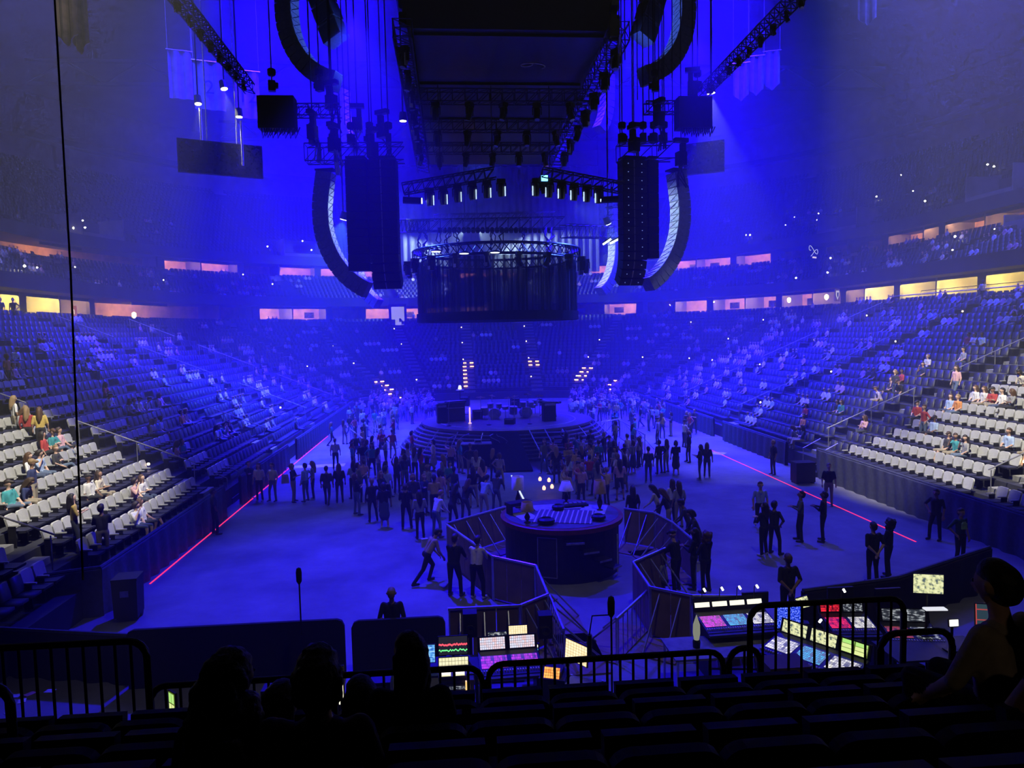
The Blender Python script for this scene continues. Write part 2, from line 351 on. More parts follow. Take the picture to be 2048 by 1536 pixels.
def human(name, legs='stand', arms=('down', 'down'), lean=0.0, head=(0.0, 0.0), voxel=0.028, sleeve='short', skirt=None, shorts=False, hero=False, dark=False, build=1.0, hem=0.0):
    """one continuous body; faces +y, stands on z=0 (seated: on the step the feet rest on)"""
    c = []; B = build
    if legs == 'stand': piv = (0, 0, .92); J = [((s*.09, 0, .90), (s*.105, .015, .49), (s*.12, -.02, .085)) for s in (-1, 1)]
    elif legs == 'relax': piv = (.02, 0, .91); J = [((-.08, 0, .90), (-.10, .01, .49), (-.11, -.02, .085)), ((.10, 0, .89), (.17, .07, .48), (.20, .04, .085))]
    elif legs == 'walk': piv = (0, .02, .91); J = [((-.09, .02, .89), (-.10, .20, .50), (-.10, .24, .085)), ((.09, .0, .89), (.10, -.02, .48), (.10, -.30, .16))]
    elif legs == 'lunge': piv = (0, .0, .84); J = [((-.09, 0, .83), (-.10, .24, .46), (-.12, .12, .085)), ((.09, 0, .83), (.12, -.18, .45), (.14, -.50, .11))]
    elif legs == 'sit': piv = (0, -.06, .50); J = [((s*.09, -.05, .51), (s*.12, .40, .52), (s*.12, .40, .085)) for s in (-1, 1)]
    elif legs == 'sprawl': piv = (0, -.04, .49); J = [((-.09, -.03, .50), (-.15, .40, .56), (-.15, .60, .13)), ((.09, -.03, .50), (.13, .40, .55), (.11, .30, .085))]
    elif legs == 'cross': piv = (0, -.06, .50); J = [((-.09, -.05, .51), (-.11, .40, .52), (-.10, .42, .085)), ((.09, -.05, .51), (-.02, .42, .62), (-.20, .55, .36))]
    else: piv = (0, -.05, .30); J = [((s*.09, -.05, .30), (s*.14, .28, .48), (s*.13, .20, .085)) for s in (-1, 1)]      # crouch
    for (h, k, a) in J:
        c.append((h, k, .092*B, .060*B, 2)); c.append((k, a, .056, .040, 0 if shorts or skirt else 2))
        if not (shorts or skirt): c.append((k, a, .060, .052, 2))
        c.append(((a[0], a[1]-.03, a[2]-.035), (a[0]*1.1, a[1]+.15, a[2]-.045), .045, .036, 3)); c.append((a, (a[0], a[1], a[2]-.02), .042, .042, 3))
    if skirt:
        if legs in ('stand', 'relax', 'walk'): c.append(((0, 0, .92), (0, .01, skirt), .13, .21, 2))
        else: c.append(((0, 0, .53), (0, .3, .54), .14, .17, 2))
    R = Matrix.Rotation(-lean, 3, 'X'); P = Vector(piv)
    def U(p): return P+R @ Vector(p)
    # pelvis, belly, chest, shoulders
    c.append((U((-.06*B, 0, .0)), U((.06*B, 0, .0)), .10*B, .10*B, 2))
    for s in (-1, 1):
        c.append((U((s*.055*B, .0, .08+hem)), U((s*.085*B, .005, .36)), .095*B, .092*B, 1))
        c.append((U((s*.10*B, -.005, .40)), U((s*.175, -.01, .455)), .075*B, .058, 1))
    c.append((U((-.04, .01, .42)), U((.04, .01, .42)), .085, .085, 1))
    c.append((U((0, -.005, .48)), U((0, .01, .58)), .058, .052, 0))
    hp, hy = head; HR = Matrix.Rotation(hy, 3, 'Z') @ Matrix.Rotation(-hp, 3, 'X'); HB_ = Vector((0, .01, .60))
    def Hd(p): return U(HB_+HR @ Vector(p))
    c.append((Hd((0, -.012, .10)), Hd((0, .015, .105)), .094, .088, 0)); c.append((Hd((0, .03, .03)), Hd((0, .04, .085)), .058, .075, 0))
    if hero:
        c.append((Hd((0, .105, .085)), Hd((0, .125, .062)), .012, .016, 0)); c.append((Hd((0, .10, .03)), Hd((0, .105, .035)), .018, .018, 0))
        for s in (-1, 1): c.append((Hd((s*.092, -.005, .065)), Hd((s*.098, -.012, .10)), .014, .020, 0))
    for s, am in zip((-1, 1), arms):
        e, w = ARMS[am]; S = U((s*.185, -.01, .44)); E = U((s*e[0], e[1], e[2])); W = U((s*w[0], w[1], w[2])); l2 = 1 if sleeve == 'long' else 0
        c.append((S, E, .056*B, .044*B, 1 if sleeve != 'none' else 0)); c.append((E, W, .042*B, .029, l2))
        f = (W-E).normalized(); side = f.cross(Vector((0, 0, 1)) if abs(f.z) < .9 else Vector((0, 1, 0))).normalized(); nrm = side.cross(f).normalized()
        c.append((W, W+f*.08, .03, .036, 0)); c.append((W+f*.04+side*.02, W+f*.085+side*.02, .022, .022, 0)); c.append((W+f*.04-side*.02, W+f*.085-side*.02, .022, .022, 0))
        if hero:
            for q in range(4):
                o = side*(.033-.022*q); ln = (.070, .082, .076, .058)[q]; k1 = W+f*.105+o; k2 = k1+f*ln*.5-nrm*.012; k3 = k2+f*ln*.35-nrm*.035
                c.append((k1-f*.02, k2, .0105, .0098, 0)); c.append((k2, k3, .0098, .009, 0))
            k1 = W+f*.03+side*.03*s; k2 = k1+f*.045+side*.03*s-nrm*.015; c.append((k1, k2, .014, .012, 0)); c.append((k2, k2+f*.03-nrm*.01, .012, .010, 0))
        else: c.append((W+f*.08, W+f*.14-nrm*.02, .030, .020, 0))
    me = caps_mesh(c, name, voxel, 1 if hero else 2)
    for m in (M_SKIN, M_TOP, M_DARKTR if dark else M_TROU, M_SHOE): me.materials.append(m)
    return me, Hd, U
def hair_mesh(Hd, U, style, voxel=0.026, m=None, seed=0):
    c = [(Hd((0, -.035, .115)), Hd((0, .0, .145)), .098, .090, 0), (Hd((0, -.055, .06)), Hd((0, -.05, .11)), .080, .090, 0)]
    if style == 'short': pass
    elif style == 'cap': c = [(Hd((0, -.01, .13)), Hd((0, .01, .145)), .098, .094, 0), (Hd((0, .08, .125)), Hd((0, .15, .115)), .06, .045, 0)]
    elif style == 'long':
        c += [(Hd((0, -.08, .06)), U((0, -.105, .46)), .082, .075, 0), (U((0, -.105, .46)), U((0, -.12, .30)), .078, .050, 0)]
        for s in (-1, 1): c += [(Hd((s*.08, -.01, .09)), Hd((s*.09, -.03, -.06)), .038, .032, 0), (Hd((s*.09, -.03, -.06)), U((s*.07, -.10, .38)), .034, .028, 0)]
    elif style == 'bob':
        for s in (-1, 1): c += [(Hd((s*.075, -.01, .09)), Hd((s*.085, -.01, -.03)), .045, .035, 0)]
        c += [(Hd((0, -.08, .06)), Hd((0, -.085, -.05)), .080, .060, 0)]
    elif style == 'bun': c += [(Hd((0, -.12, .17)), Hd((0, -.13, .19)), .050, .045, 0)]
    elif style == 'curly':
        r = random.Random(seed)
        for k in range(26):
            a = r.uniform(0, 2*PI); z = r.uniform(-.10, .19); rr = .085*(1-.3*abs(z-.05)/.2)+.02
            if math.sin(a) > .5 and z < .12: continue
            p = Hd((rr*math.cos(a), rr*math.sin(a)*1.0-.02, z)); c.append((p, p, .05, .05, 0))
    me = caps_mesh(c, 'hair', voxel, 1); me.materials.append(m or M_HAIR); return me
def eyes_mesh(Hd):
    b = MB()
    for s in (-1, 1):
        p = Hd((s*.034, .098, .095)); b.lathe([(.004, -.012), (.013, -.004), (.013, .004), (.004, .012)], 8, p)
    return b.mesh('eyes', mat('eye_dark', (0.02, 0.015, 0.012), 0.2))
LIB = {}
def variant(key, hairs=('short', 'long', 'cap', 'bob'), **kw):
    me, Hd, U = human(key, **kw); vx = 0.026 if not kw.get('hero') else 0.014
    LIB[key] = (me, {h: hair_mesh(Hd, U, h, vx) for h in hairs}, eyes_mesh(Hd) if kw.get('hero') else None)
variant('stand', arms=('down', 'down')); variant('stand_phone', arms=('phone', 'phone'), legs='relax', head=(-.3, 0)); variant('stand_hip', arms=('hip', 'down'), legs='relax', head=(0, .4))
variant('stand_cross', arms=('cross', 'cross'), sleeve='long', head=(0, -.5)); variant('walk', legs='walk', arms=('down', 'down')); variant('stand_up', arms=('up', 'down'), hairs=('short', 'long'))
variant('dress', arms=('down', 'phone'), skirt=.50, hairs=('long', 'bob')); variant('shorts', shorts=True, legs='relax', arms=('phone', 'down')); variant('stand_long', sleeve='long', legs='relax', arms=('down', 'hip'))
variant('lean_rail', arms=('rail', 'rail'), lean=.35, legs='relax', head=(.2, 0), sleeve='long')
variant('sit_lap', legs='sit', arms=('lap', 'lap')); variant('sit_phone', legs='sit', arms=('phone', 'phone'), lean=.12, head=(-.4, 0)); variant('sit_sprawl', legs='sprawl', arms=('lap', 'down'), lean=-.12, head=(0, .4), shorts=True)
variant('sit_cross', legs='cross', arms=('cross', 'lap'), head=(0, -.5)); variant('sit_lean', legs='sit', arms=('knee', 'knee'), lean=.4, head=(.15, .2)); variant('sit_turn', legs='sit', arms=('lap', 'face'), lean=.05, head=(0, .9), shorts=True)
# nearer figures with fingers, faces
HV = 0.0105
variant('h_back', hairs=('short', 'bob'), arms=('back', 'back'), legs='stand', voxel=HV, hero=True, dark=True, build=1.12, sleeve='short')
variant('h_phone', hairs=('short', 'long', 'curly'), arms=('phone', 'phone'), legs='relax', head=(-.3, 0), voxel=HV, hero=True, dark=True, sleeve='long')
variant('h_stand', hairs=('short', 'long'), arms=('down', 'hip'), legs='relax', voxel=HV, hero=True, dark=True)
variant('h_walk', hairs=('short',), arms=('down', 'down'), legs='walk', voxel=HV, hero=True)
variant('h_lunge', hairs=('short',), arms=('rail', 'rail'), legs='lunge', lean=.55, head=(.3, 0), voxel=HV, hero=True, dark=True, sleeve='long', build=1.08)
variant('h_rail', hairs=('short', 'cap', 'long'), arms=('rail', 'rail'), legs='relax', lean=.16, voxel=HV, hero=True, dark=True, sleeve='long', build=1.12)
variant('h_crouch', hairs=('bob',), arms=('phone', 'phone'), legs='crouch', lean=.15, head=(-.3, 0), voxel=HV, hero=True)
CO = {'white': (.72, .71, .70), 'black': (.015, .015, .018), 'grey': (.28, .28, .29), 'navy': (.03, .04, .12), 'red': (.40, .05, .05), 'olive': (.12, .13, .06), 'pale blue': (.35, .45, .65), 'pink': (.62, .36, .40), 'mustard': (.5, .36, .10), 'tan': (.45, .34, .22), 'cream': (.66, .60, .48), 'teal': (.05, .28, .30), 'dark green': (.03, .10, .06), 'lilac': (.42, .36, .6), 'orange': (.6, .24, .08), 'charcoal': (.05, .05, .055)}
def person(key, hair, loc, rz, colname, label, group=None, sc=1.0):
    me, hs, ey = LIB[key]
    o = link('person', me, None, loc, rz); c = CO[colname]; j = RND.uniform(.85, 1.15); o.color = (c[0]*j, c[1]*j, c[2]*j, 1); o.scale = (sc, sc, sc)
    tag(o, label, 'person', group)
    h = link('hair' if hair != 'cap' else 'cap', hs.get(hair) or list(hs.values())[0], o); h.color = (1, 1, 1, 1)
    if ey: link('eyes', ey, o)
    return o

# --- bodies of the seven people in the foreground
def front_body(arms=('lap', 'lap'), lean=.1, head=(0, 0), sleeve='long', build=1.0, style='short', extra=None, seed=1):
    me, Hd, U = human('seated_viewer', legs='sit', arms=arms, lean=lean, head=head, voxel=0.0115, sleeve=sleeve, hero=True, dark=True, build=build)
    if extra: h = caps_mesh(extra(Hd, U), 'hair', 0.013, 2); h.materials.append(M_DKHAIR)
    else: h = hair_mesh(Hd, U, style, 0.013, M_DKHAIR, seed)
    return me, h, eyes_mesh(Hd)
def bighair(Hd, U):
    r = random.Random(4); c = [(Hd((0, -.03, .12)), Hd((0, .0, .14)), .105, .095, 0)]
    for k in range(46):
        q = r.random(); a = r.uniform(-PI, 0)+r.uniform(-.4, .4)
        base = Hd((0, -.03, .10)).lerp(U((0, -.10, .30)), q); w = .085+.075*q
        p = base+Vector((w*math.cos(a), w*.8*math.sin(a), r.uniform(-.03, .03))); c.append((p, p+Vector((0, 0, -.06)), .052, .045, 0))
    return c
def updo(Hd, U):
    c = [(Hd((0, -.03, .11)), Hd((0, .0, .14)), .104, .094, 0), (Hd((0, -.06, .04)), Hd((0, -.05, .11)), .080, .092, 0)]
    for s in (-1, 1): c += [(Hd((s*.07, -.03, .10)), Hd((s*.075, -.04, .0)), .045, .035, 0)]
    c += [(Hd((0, -.07, .08)), Hd((0, -.06, -.05)), .075, .05, 0)]
    return c

FRONT = [front_body(extra=bighair, head=(0, -.5), lean=.05), front_body(extra=updo, build=1.12, lean=.02), front_body(style='long', lean=.28, head=(0, -.6)), front_body(style='long', lean=.28, head=(0, .5)),
         front_body(style='long', lean=.06, head=(0, .6), build=1.1), front_body(style='short', sleeve='short', lean=.1, build=1.15, arms=('knee', 'knee')), front_body(style='short', sleeve='none', arms=('knee', 'down'), lean=.0)]
FARSIT = human('far_figure', legs='sit', arms=('lap', 'phone'), voxel=0.065)[0]; FARSTAND = human('far_standing', legs='relax', arms=('phone', 'down'), voxel=0.065)[0]
# ================================================================== the hall: floor, bowl, suites, ceiling
XL, XR, YE, RC, YS = -9.3, 17.0, 76.0, 8.5, 4.0
L1 = YE-RC-YS; LA = PI*RC/2; LF = XR-XL-2*RC
STOT = 2*L1+2*LA+LF
def pathat(s):
    """point and outward normal on the edge of the floor, s running up the left side, round the far end, back on the right"""
    if s <= L1: return (XL, YS+s, -1.0, 0.0, 0)
    s -= L1
    if s <= LA:
        a = s/RC; return (XL+RC-RC*math.cos(a), YE-RC+RC*math.sin(a), -math.cos(a), math.sin(a), 1)
    s -= LA
    if s <= LF: return (XL+RC+s, YE, 0.0, 1.0, 0)
    s -= LF
    if s <= LA:
        a = s/RC; return (XR-RC+RC*math.sin(a), YE-RC+RC*math.cos(a), math.sin(a), math.cos(a), 1)
    s -= LA
    return (XR, YE-RC-s, 1.0, 0.0, 0)
def off(s, d):
    x, y, nx, ny, c = pathat(s); return (x+nx*d, y+ny*d)
SS = sorted(set([0, L1/3, 2*L1/3, L1]+[L1+LA*k/18 for k in range(19)]+[L1+LA+LF]+[L1+LA+LF+LA*k/18 for k in range(19)]+[L1+2*LA+LF+L1/3, L1+2*LA+LF+2*L1/3, STOT]))
def sweep(name, prof, mats, mids=None, parent=None):
    n = len(prof); vs = []; fs = []; ms = []
    for s in SS:
        for d, z in prof:
            x, y = off(s, d); vs.append((x, y, z))
    for i in range(len(SS)-1):
        for k in range(n-1):
            fs.append((i*n+k, (i+1)*n+k, (i+1)*n+k+1, i*n+k+1)); ms.append(0 if mids is None else mids[k])
    me = bpy.data.meshes.new(name); me.from_pydata(vs, [], fs)
    for m in mats: me.materials.append(m)
    me.polygons.foreach_set('material_index', ms); me.update()
    o = link(name, me, parent)
    return o

# polished concrete floor, slightly glossy with scuffs
def floor_mat():
    m, t, b = _new('arena_floor'); N = t.nodes; L = t.links
    tc = N.new('ShaderNodeTexCoord')
    n1 = N.new('ShaderNodeTexNoise'); n1.inputs['Scale'].default_value = 0.35; n1.inputs['Detail'].default_value = 8; n1.inputs['Roughness'].default_value = 0.65
    L.new(tc.outputs['Object'], n1.inputs['Vector'])
    r = N.new('ShaderNodeValToRGB'); r.color_ramp.elements[0].color = (0.13, 0.13, 0.14, 1); r.color_ramp.elements[1].color = (0.27, 0.27, 0.28, 1)
    r.color_ramp.elements[0].position = 0.35; r.color_ramp.elements[1].position = 0.7
    L.new(n1.outputs['Fac'], r.inputs['Fac']); L.new(r.outputs['Color'], b.inputs['Base Color'])
    n2 = N.new('ShaderNodeTexNoise'); n2.inputs['Scale'].default_value = 3.0; n2.inputs['Detail'].default_value = 6; L.new(tc.outputs['Object'], n2.inputs['Vector'])
    mp = N.new('ShaderNodeMapRange'); mp.inputs['To Min'].default_value = 0.42; mp.inputs['To Max'].default_value = 0.68; b.inputs['Specular IOR Level'].default_value = 0.3
    L.new(n2.outputs['Fac'], mp.inputs['Value']); L.new(mp.outputs['Result'], b.inputs['Roughness'])
    return m
M_FLOOR = floor_mat()
fl = MB().box((4, 40, -0.15), (150, 190, 0.3)).build('floor', M_FLOOR); tag(fl, 'grey polished concrete arena floor', 'floor', kind='structure')

LOW = dict(n=21, d0=0.5, p=0.93, z0=0.75, r=0.385)
CLUB = dict(n=9, d0=21.2, p=0.9, z0=11.3, r=0.42)
UPP = dict(n=22, d0=30.3, p=0.85, z0=17.4, r=0.55)
def risers(lv):
    pr = []
    for k in range(lv['n']):
        z = lv['z0']+lv['r']*k; pr += [(lv['d0']+lv['p']*k, z), (lv['d0']+lv['p']*(k+1), z)]
    return pr
def rowdz(lv, k): return lv['d0']+lv['p']*k, lv['z0']+lv['r']*k
TOPD = 0.5+0.93*21; TOPZ = 0.75+0.385*20
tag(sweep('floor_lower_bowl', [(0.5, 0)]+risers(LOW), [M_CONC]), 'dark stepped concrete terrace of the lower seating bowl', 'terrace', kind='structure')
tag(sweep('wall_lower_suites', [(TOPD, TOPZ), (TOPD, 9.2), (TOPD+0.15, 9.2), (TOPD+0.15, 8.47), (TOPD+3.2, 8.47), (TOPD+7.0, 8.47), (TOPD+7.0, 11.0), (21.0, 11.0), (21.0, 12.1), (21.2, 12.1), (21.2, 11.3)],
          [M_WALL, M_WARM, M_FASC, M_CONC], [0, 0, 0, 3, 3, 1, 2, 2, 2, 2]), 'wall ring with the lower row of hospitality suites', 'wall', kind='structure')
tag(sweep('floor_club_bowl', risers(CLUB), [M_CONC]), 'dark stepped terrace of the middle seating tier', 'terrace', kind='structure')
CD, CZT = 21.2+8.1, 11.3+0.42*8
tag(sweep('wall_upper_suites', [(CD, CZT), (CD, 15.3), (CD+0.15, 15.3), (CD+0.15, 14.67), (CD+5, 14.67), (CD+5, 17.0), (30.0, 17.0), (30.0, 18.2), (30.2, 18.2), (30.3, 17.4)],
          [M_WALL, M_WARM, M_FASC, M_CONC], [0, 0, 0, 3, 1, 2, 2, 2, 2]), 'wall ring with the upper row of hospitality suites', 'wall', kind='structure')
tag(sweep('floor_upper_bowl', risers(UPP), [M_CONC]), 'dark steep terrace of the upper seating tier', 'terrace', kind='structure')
UD, UZ = 30.3+0.85*22, 17.4+0.55*21
tag(sweep('wall_upper', [(UD, UZ), (UD, UZ+3.2), (UD-1.6, UZ+3.2), (UD-1.6, UZ+3.9), (UD, UZ+3.9), (UD, 38.0)], [M_WALL, M_FASC], [0, 1, 1, 1, 0]), 'plain upper wall behind the top seating tier', 'wall', kind='structure')
# ceiling: shallow dome over the ring
def ceiling():
    vs = []; fs = []
    ring = [off(s, UD+0.5) for s in SS]+[(off(STOT, UD+0.5)[0], -70), (off(0, UD+0.5)[0], -70)]
    n = len(ring); cx, cy = SX, 25
    for q, zz in ((1.0, 38.0), (0.6, 41.0), (0.25, 42.5)):
        for x, y in ring: vs.append((cx+(x-cx)*q, cy+(y-cy)*q, zz))
    vs.append((cx, cy, 43))
    for k in range(2):
        for i in range(n): fs.append((k*n+i, k*n+(i+1) % n, (k+1)*n+(i+1) % n, (k+1)*n+i))
    for i in range(n): fs.append((2*n+i, 2*n+(i+1) % n, 3*n))
    me = bpy.data.meshes.new('ceiling'); me.from_pydata(vs, [], fs); me.materials.append(M_CEIL); me.update()
    return link('ceiling', me)
tag(ceiling(), 'dark domed arena ceiling', 'ceiling', kind='structure')
# near end: side and back walls that close the hall behind the photographer
nb = MB().box((SX, -71, 19), (140, 0.4, 40)); nb.box((XL-UD-0.7, -33, 19), (0.4, 76, 40)); nb.box((XR+UD+0.7, -33, 19), (0.4, 76, 40))
tag(nb.build('wall_near_end', M_FASC), 'dark walls closing the hall behind the photographer', 'wall', kind='structure')

# roof joists under the ceiling
for i, yy in enumerate((34, 58, 82, 104)):
    b = MB(); zt = 37.2
    for zz in (zt, zt-2.4): b.box((SX, yy, zz), (96 if i < 3 else 70, 0.35, 0.35))
    n = 24; w = 96 if i < 3 else 70
    for k in range(n):
        x0 = SX-w/2+w*k/n; x1 = x0+w/n
        b.tube((x0, yy, zt if k % 2 else zt-2.4), (x1, yy, zt-2.4 if k % 2 else zt), 0.12, 4)
    tag(b.build('trim_%d' % (i+1), M_CEIL), 'dark steel roof joist below the ceiling', 'joist', kind='structure')

# ------------------------------------------------------------------ aisles
def sL(Y): return Y-YS
def sA1(deg): return L1+RC*math.radians(deg)
def sE(X): return L1+LA+(X-XL-RC)
def sA2(deg): return L1+LA+LF+RC*math.radians(deg)
def sR(Y): return L1+2*LA+LF+(YE-RC-Y)
AISLE_L = [sL(19.5), sL(30), sL(41), sL(52), sL(63)]
AISLE_R = [sR(23), sR(33.8), sR(45), sR(56), sR(66)]
AISLE_F = [sA1(5), sA1(30), sA1(53), sA1(76), sE(1.6), sA2(3), sA2(28), sA2(52), sA2(76)]
AISLES = AISLE_L+AISLE_F+AISLE_R
def scale_at(s, d): return (RC+d)/RC if pathat(s)[4] else 1.0
def in_aisle(s, d, half=0.75):
    k = scale_at(s, d)
    return any(abs(s-a)*k < half for a in AISLES)
def section(s):                         # side word and index of the block counted from the camera
    if s <= L1:
        return 'left', sum(1 for a in AISLE_L if a < s)
    if s >= STOT-L1:
        return 'right', sum(1 for a in AISLE_R if a > s)
    if s < L1+LA*0.75: return 'far-left', sum(1 for a in AISLE_F[:4] if a < s)
    if s > STOT-L1-LA*0.75: return 'far-right', sum(1 for a in AISLE_F[5:] if a > s)
    return 'far-end', sum(1 for a in AISLE_F if a < s)
def row_seats(d, sp, smin=0, smax=STOT, half=0.75):
    """base-path parameters of the seats of one row"""
    out = []; s = smin+0.2
    while s < smax:
        if not in_aisle(s, d, half): out.append(s)
        s += sp/scale_at(s, d)
    return out

# aisle steps, pale nosings; each step a piece of the lower terrace
low_o = bpy.data.objects['floor_lower_bowl']
step_me = MB().box((0, 0, 0), (1.25, 0.44, 0.19)).mesh('step', M_STEP)
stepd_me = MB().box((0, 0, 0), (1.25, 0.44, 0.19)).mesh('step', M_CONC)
for a in AISLES:
    x, y, nx, ny, c = pathat(a); rz = math.atan2(nx, -ny)
    for k in range(1, LOW['n']):
        d, z = rowdz(LOW, k)
        o = link('step', step_me, low_o, (x+nx*(d-0.22), y+ny*(d-0.22), z-0.385+0.095), rz)
# lit orange nosings on three far flights and little step lamps elsewhere
for a, k0, k1, full in ((sE(1.6), 2, 9, 1), (sA1(53), 0, 5, 1), (sA2(28), 3, 7, 1), (sA2(52), 0, 4, 1), (sA2(3), 7, 9, 1)):
    x, y, nx, ny, c = pathat(a); rz = math.atan2(nx, -ny); t = empty('lit_stair_edge', (x, y, 0), rz, 'orange lit stair nosings on the flight behind the stage', 'step lights', 'orange lit stair nosings behind the stage')
    for k in range(k0, k1):
        d, z = rowdz(LOW, k)
        for s2 in ((-1, 1) if k > k1-3 or a != sE(1.6) else (1,)):
            MB().box((s2*0.42, 0, 0), (0.42, 0.08, 0.09)).build('lit_strip', G_WARM, t, (0, -(d-0.49), z-0.10))
for i, a in enumerate(AISLES):
    x, y, nx, ny, c = pathat(a)
    side, sec = section(a+0.01)
    for k in (3, 8, 13, 18):
        if RND.random() < 0.25: continue
        d, z = rowdz(LOW, k); d += RND.uniform(-0.2, 0.2)
        tx, ty = -ny, nx
        o = MB().lathe([(0.02, -0.05), (0.055, -0.03), (0.055, 0.03), (0.02, 0.05)], 6).build('step_lamp', glow('aisle_lamp', (1, 0.75, 0.4), 14), None, (x+nx*d+tx*0.55, y+ny*d+ty*0.55, z+0.3))
        tag(o, 'tiny warm aisle lamp at the %s row of the %s stand' % (ORD[k], side), 'aisle lamp', 'aisle lamps of the lower bowl')
# handrails beside the near aisles
for a in AISLE_L+AISLE_R[:4]:
    x, y, nx, ny, c = pathat(a); side, sec = section(a+0.01)
    for q, (k0, k1) in enumerate(((1, 6), (8, 13), (15, 19))):
        d0, z0 = rowdz(LOW, k0); d1, z1 = rowdz(LOW, k1); yo = 0.0
        t = empty('aisle_handrail', (x+nx*d0, y+ny*d0, z0), 0, 'thin metal handrail %s the flight at the %s aisle of the %s stand' % (('low on', 'midway up', 'high on')[q], ORD[(AISLE_L if side == 'left' else AISLE_R).index(a)], side), 'handrail')
        P = lambda d, z: (nx*(d-d0), ny*(d-d0), z-z0)
        MB().tube(P(d0, z0+0.95), P(d1, z1+0.95), 0.025, 6).build('top_rail', M_RAIL, t)
        for dd, zz in ((d0+0.1, z0), ((d0+d1)/2, (z0+z1)/2), (d1-0.1, z1)):
            MB().tube(P(dd, zz-0.1), P(dd, zz+0.93), 0.02, 6).build('post', M_RAIL, t)

# ------------------------------------------------------------------ seats
def seat_parts():
    w, h = 0.235, 0.40                  # rounded back in the lit tone, navy pan, dark arms with lit-toned cap
    ol = []
    for (cx, cz, a0) in ((w-0.07, 0.50+0.04, -90), (w-0.09, 0.50+h-0.09, 0), (-w+0.09, 0.50+h-0.09, 90), (-w+0.07, 0.50+0.04, 180)):
        r = 0.09 if cz > 0.6 else 0.05
        for j in range(3):
            a = math.radians(a0+45*j); ol.append((cx+r*math.cos(a), cz+r*math.sin(a)))
    bk = MB().prism(ol, 0, 0.06)
    bk.v = [(x, y-0.24-(z-0.45)*0.22, z) for x, y, z in bk.v]
    back = bk.mesh('seat_back', M_SEAT_LIT)
    pan = MB().box((0, 0.02, 0.43), (0.44, 0.42, 0.07)).box((0, 0.235, 0.445), (0.42, 0.03, 0.05)).mesh('seat_pan', M_PAN)
    fr = MB().mat(0).box((0.27, -0.10, 0.3), (0.035, 0.20, 0.62)).mat(1).box((0.27, -0.02, 0.63), (0.055, 0.28, 0.035)).mesh('arm_frame', [M_BLACK, M_SEAT_LIT])
    return back, pan, fr
SB, SP, SFR = seat_parts()
_bt = np.array([(-.22, -.18, .5), (.22, -.18, .5), (.22, -.12, .5), (-.22, -.12, .5), (-.2, -.26, .9), (.2, -.26, .9), (.2, -.20, .9), (-.2, -.20, .9),
                (-.22, -.18, .40), (.22, -.18, .40), (.22, .25, .40), (-.22, .25, .40), (-.22, -.18, .47), (.22, -.18, .47), (.22, .25, .47), (-.22, .25, .47)])
_bf = np.array([(0, 1, 5, 4), (1, 2, 6, 5), (2, 3, 7, 6), (3, 0, 4, 7), (4, 5, 6, 7)]+[(12, 13, 14, 15), (8, 9, 13, 12), (9, 10, 14, 13), (10, 11, 15, 14), (11, 8, 12, 15)])
def seat_cloud(name, lst, label, group=None):
    if not lst: return None
    A = np.array(lst); n = len(A); c, s = np.cos(A[:, 3]), np.sin(A[:, 3])
    X = _bt[None, :, 0]*c[:, None]-_bt[None, :, 1]*s[:, None]+A[:, 0:1]
    Y = _bt[None, :, 0]*s[:, None]+_bt[None, :, 1]*c[:, None]+A[:, 1:2]
    Z = _bt[None, :, 2]+A[:, 2:3]
    V = np.stack([X, Y, Z], -1).reshape(-1, 3)
    F = (_bf[None]+(np.arange(n)*16)[:, None, None]).reshape(-1)
    me = bpy.data.meshes.new(name); nf = n*10
    me.vertices.add(n*16); me.vertices.foreach_set('co', V.ravel())
    me.loops.add(nf*4); me.loops.foreach_set('vertex_index', F.astype(np.int32))
    me.polygons.add(nf); me.polygons.foreach_set('loop_start', np.arange(nf, dtype=np.int32)*4)
    me.materials.append(M_SEAT_SHADED); me.materials.append(M_PAN)
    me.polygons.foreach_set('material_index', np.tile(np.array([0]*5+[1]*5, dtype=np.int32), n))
    me.update(calc_edges=True)
    return tag(link(name, me), label, 'seats', group, 'stuff')
LOWSEATS = []                           # (s, k, x, y, z, rz)
for k in range(LOW['n']):
    d, z = rowdz(LOW, k); d += 0.55
    for s in row_seats(d, 0.53):
        x, y, nx, ny, c = pathat(s)
        LOWSEATS.append((s, k, x+nx*d, y+ny*d, z, math.atan2(nx, -ny)))
def occupied_choice():
    occ = set(); byrow = {}
    for i, q in enumerate(LOWSEATS): byrow.setdefault(q[1], []).append(i)
    for k, idx in byrow.items():
        j = 0
        while j < len(idx):
            s = LOWSEATS[idx[j]][0]; side, sec = section(s)
            p = {'left': 0.085, 'right': 0.12, 'far-left': 0.07, 'far-right': 0.09, 'far-end': 0.025}[side]
            if side == 'right' and 2 <= sec <= 4 and k < 11: p *= 2.2
            if side == 'left' and sec in (2, 3) and k < 12: p *= 1.3
            if side in ('left', 'right') and sec <= 1: p *= 0.9
            if k > 15: p *= 0.6
            if RND.random() < p:
                for m in range(RND.choice((1, 2, 2, 3, 3, 4, 5))):
                    if j+m < len(idx) and abs(LOWSEATS[idx[j+m]][0]-s) < 3.5 and RND.random() < 0.9: occ.add(idx[j+m])
                j += 6
            j += 1
    return occ
OCC = occupied_choice()
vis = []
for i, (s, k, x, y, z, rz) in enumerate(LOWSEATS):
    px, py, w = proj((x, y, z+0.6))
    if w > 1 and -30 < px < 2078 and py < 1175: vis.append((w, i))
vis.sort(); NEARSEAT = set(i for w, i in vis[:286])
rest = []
def ordrow(k): return ORD[k]
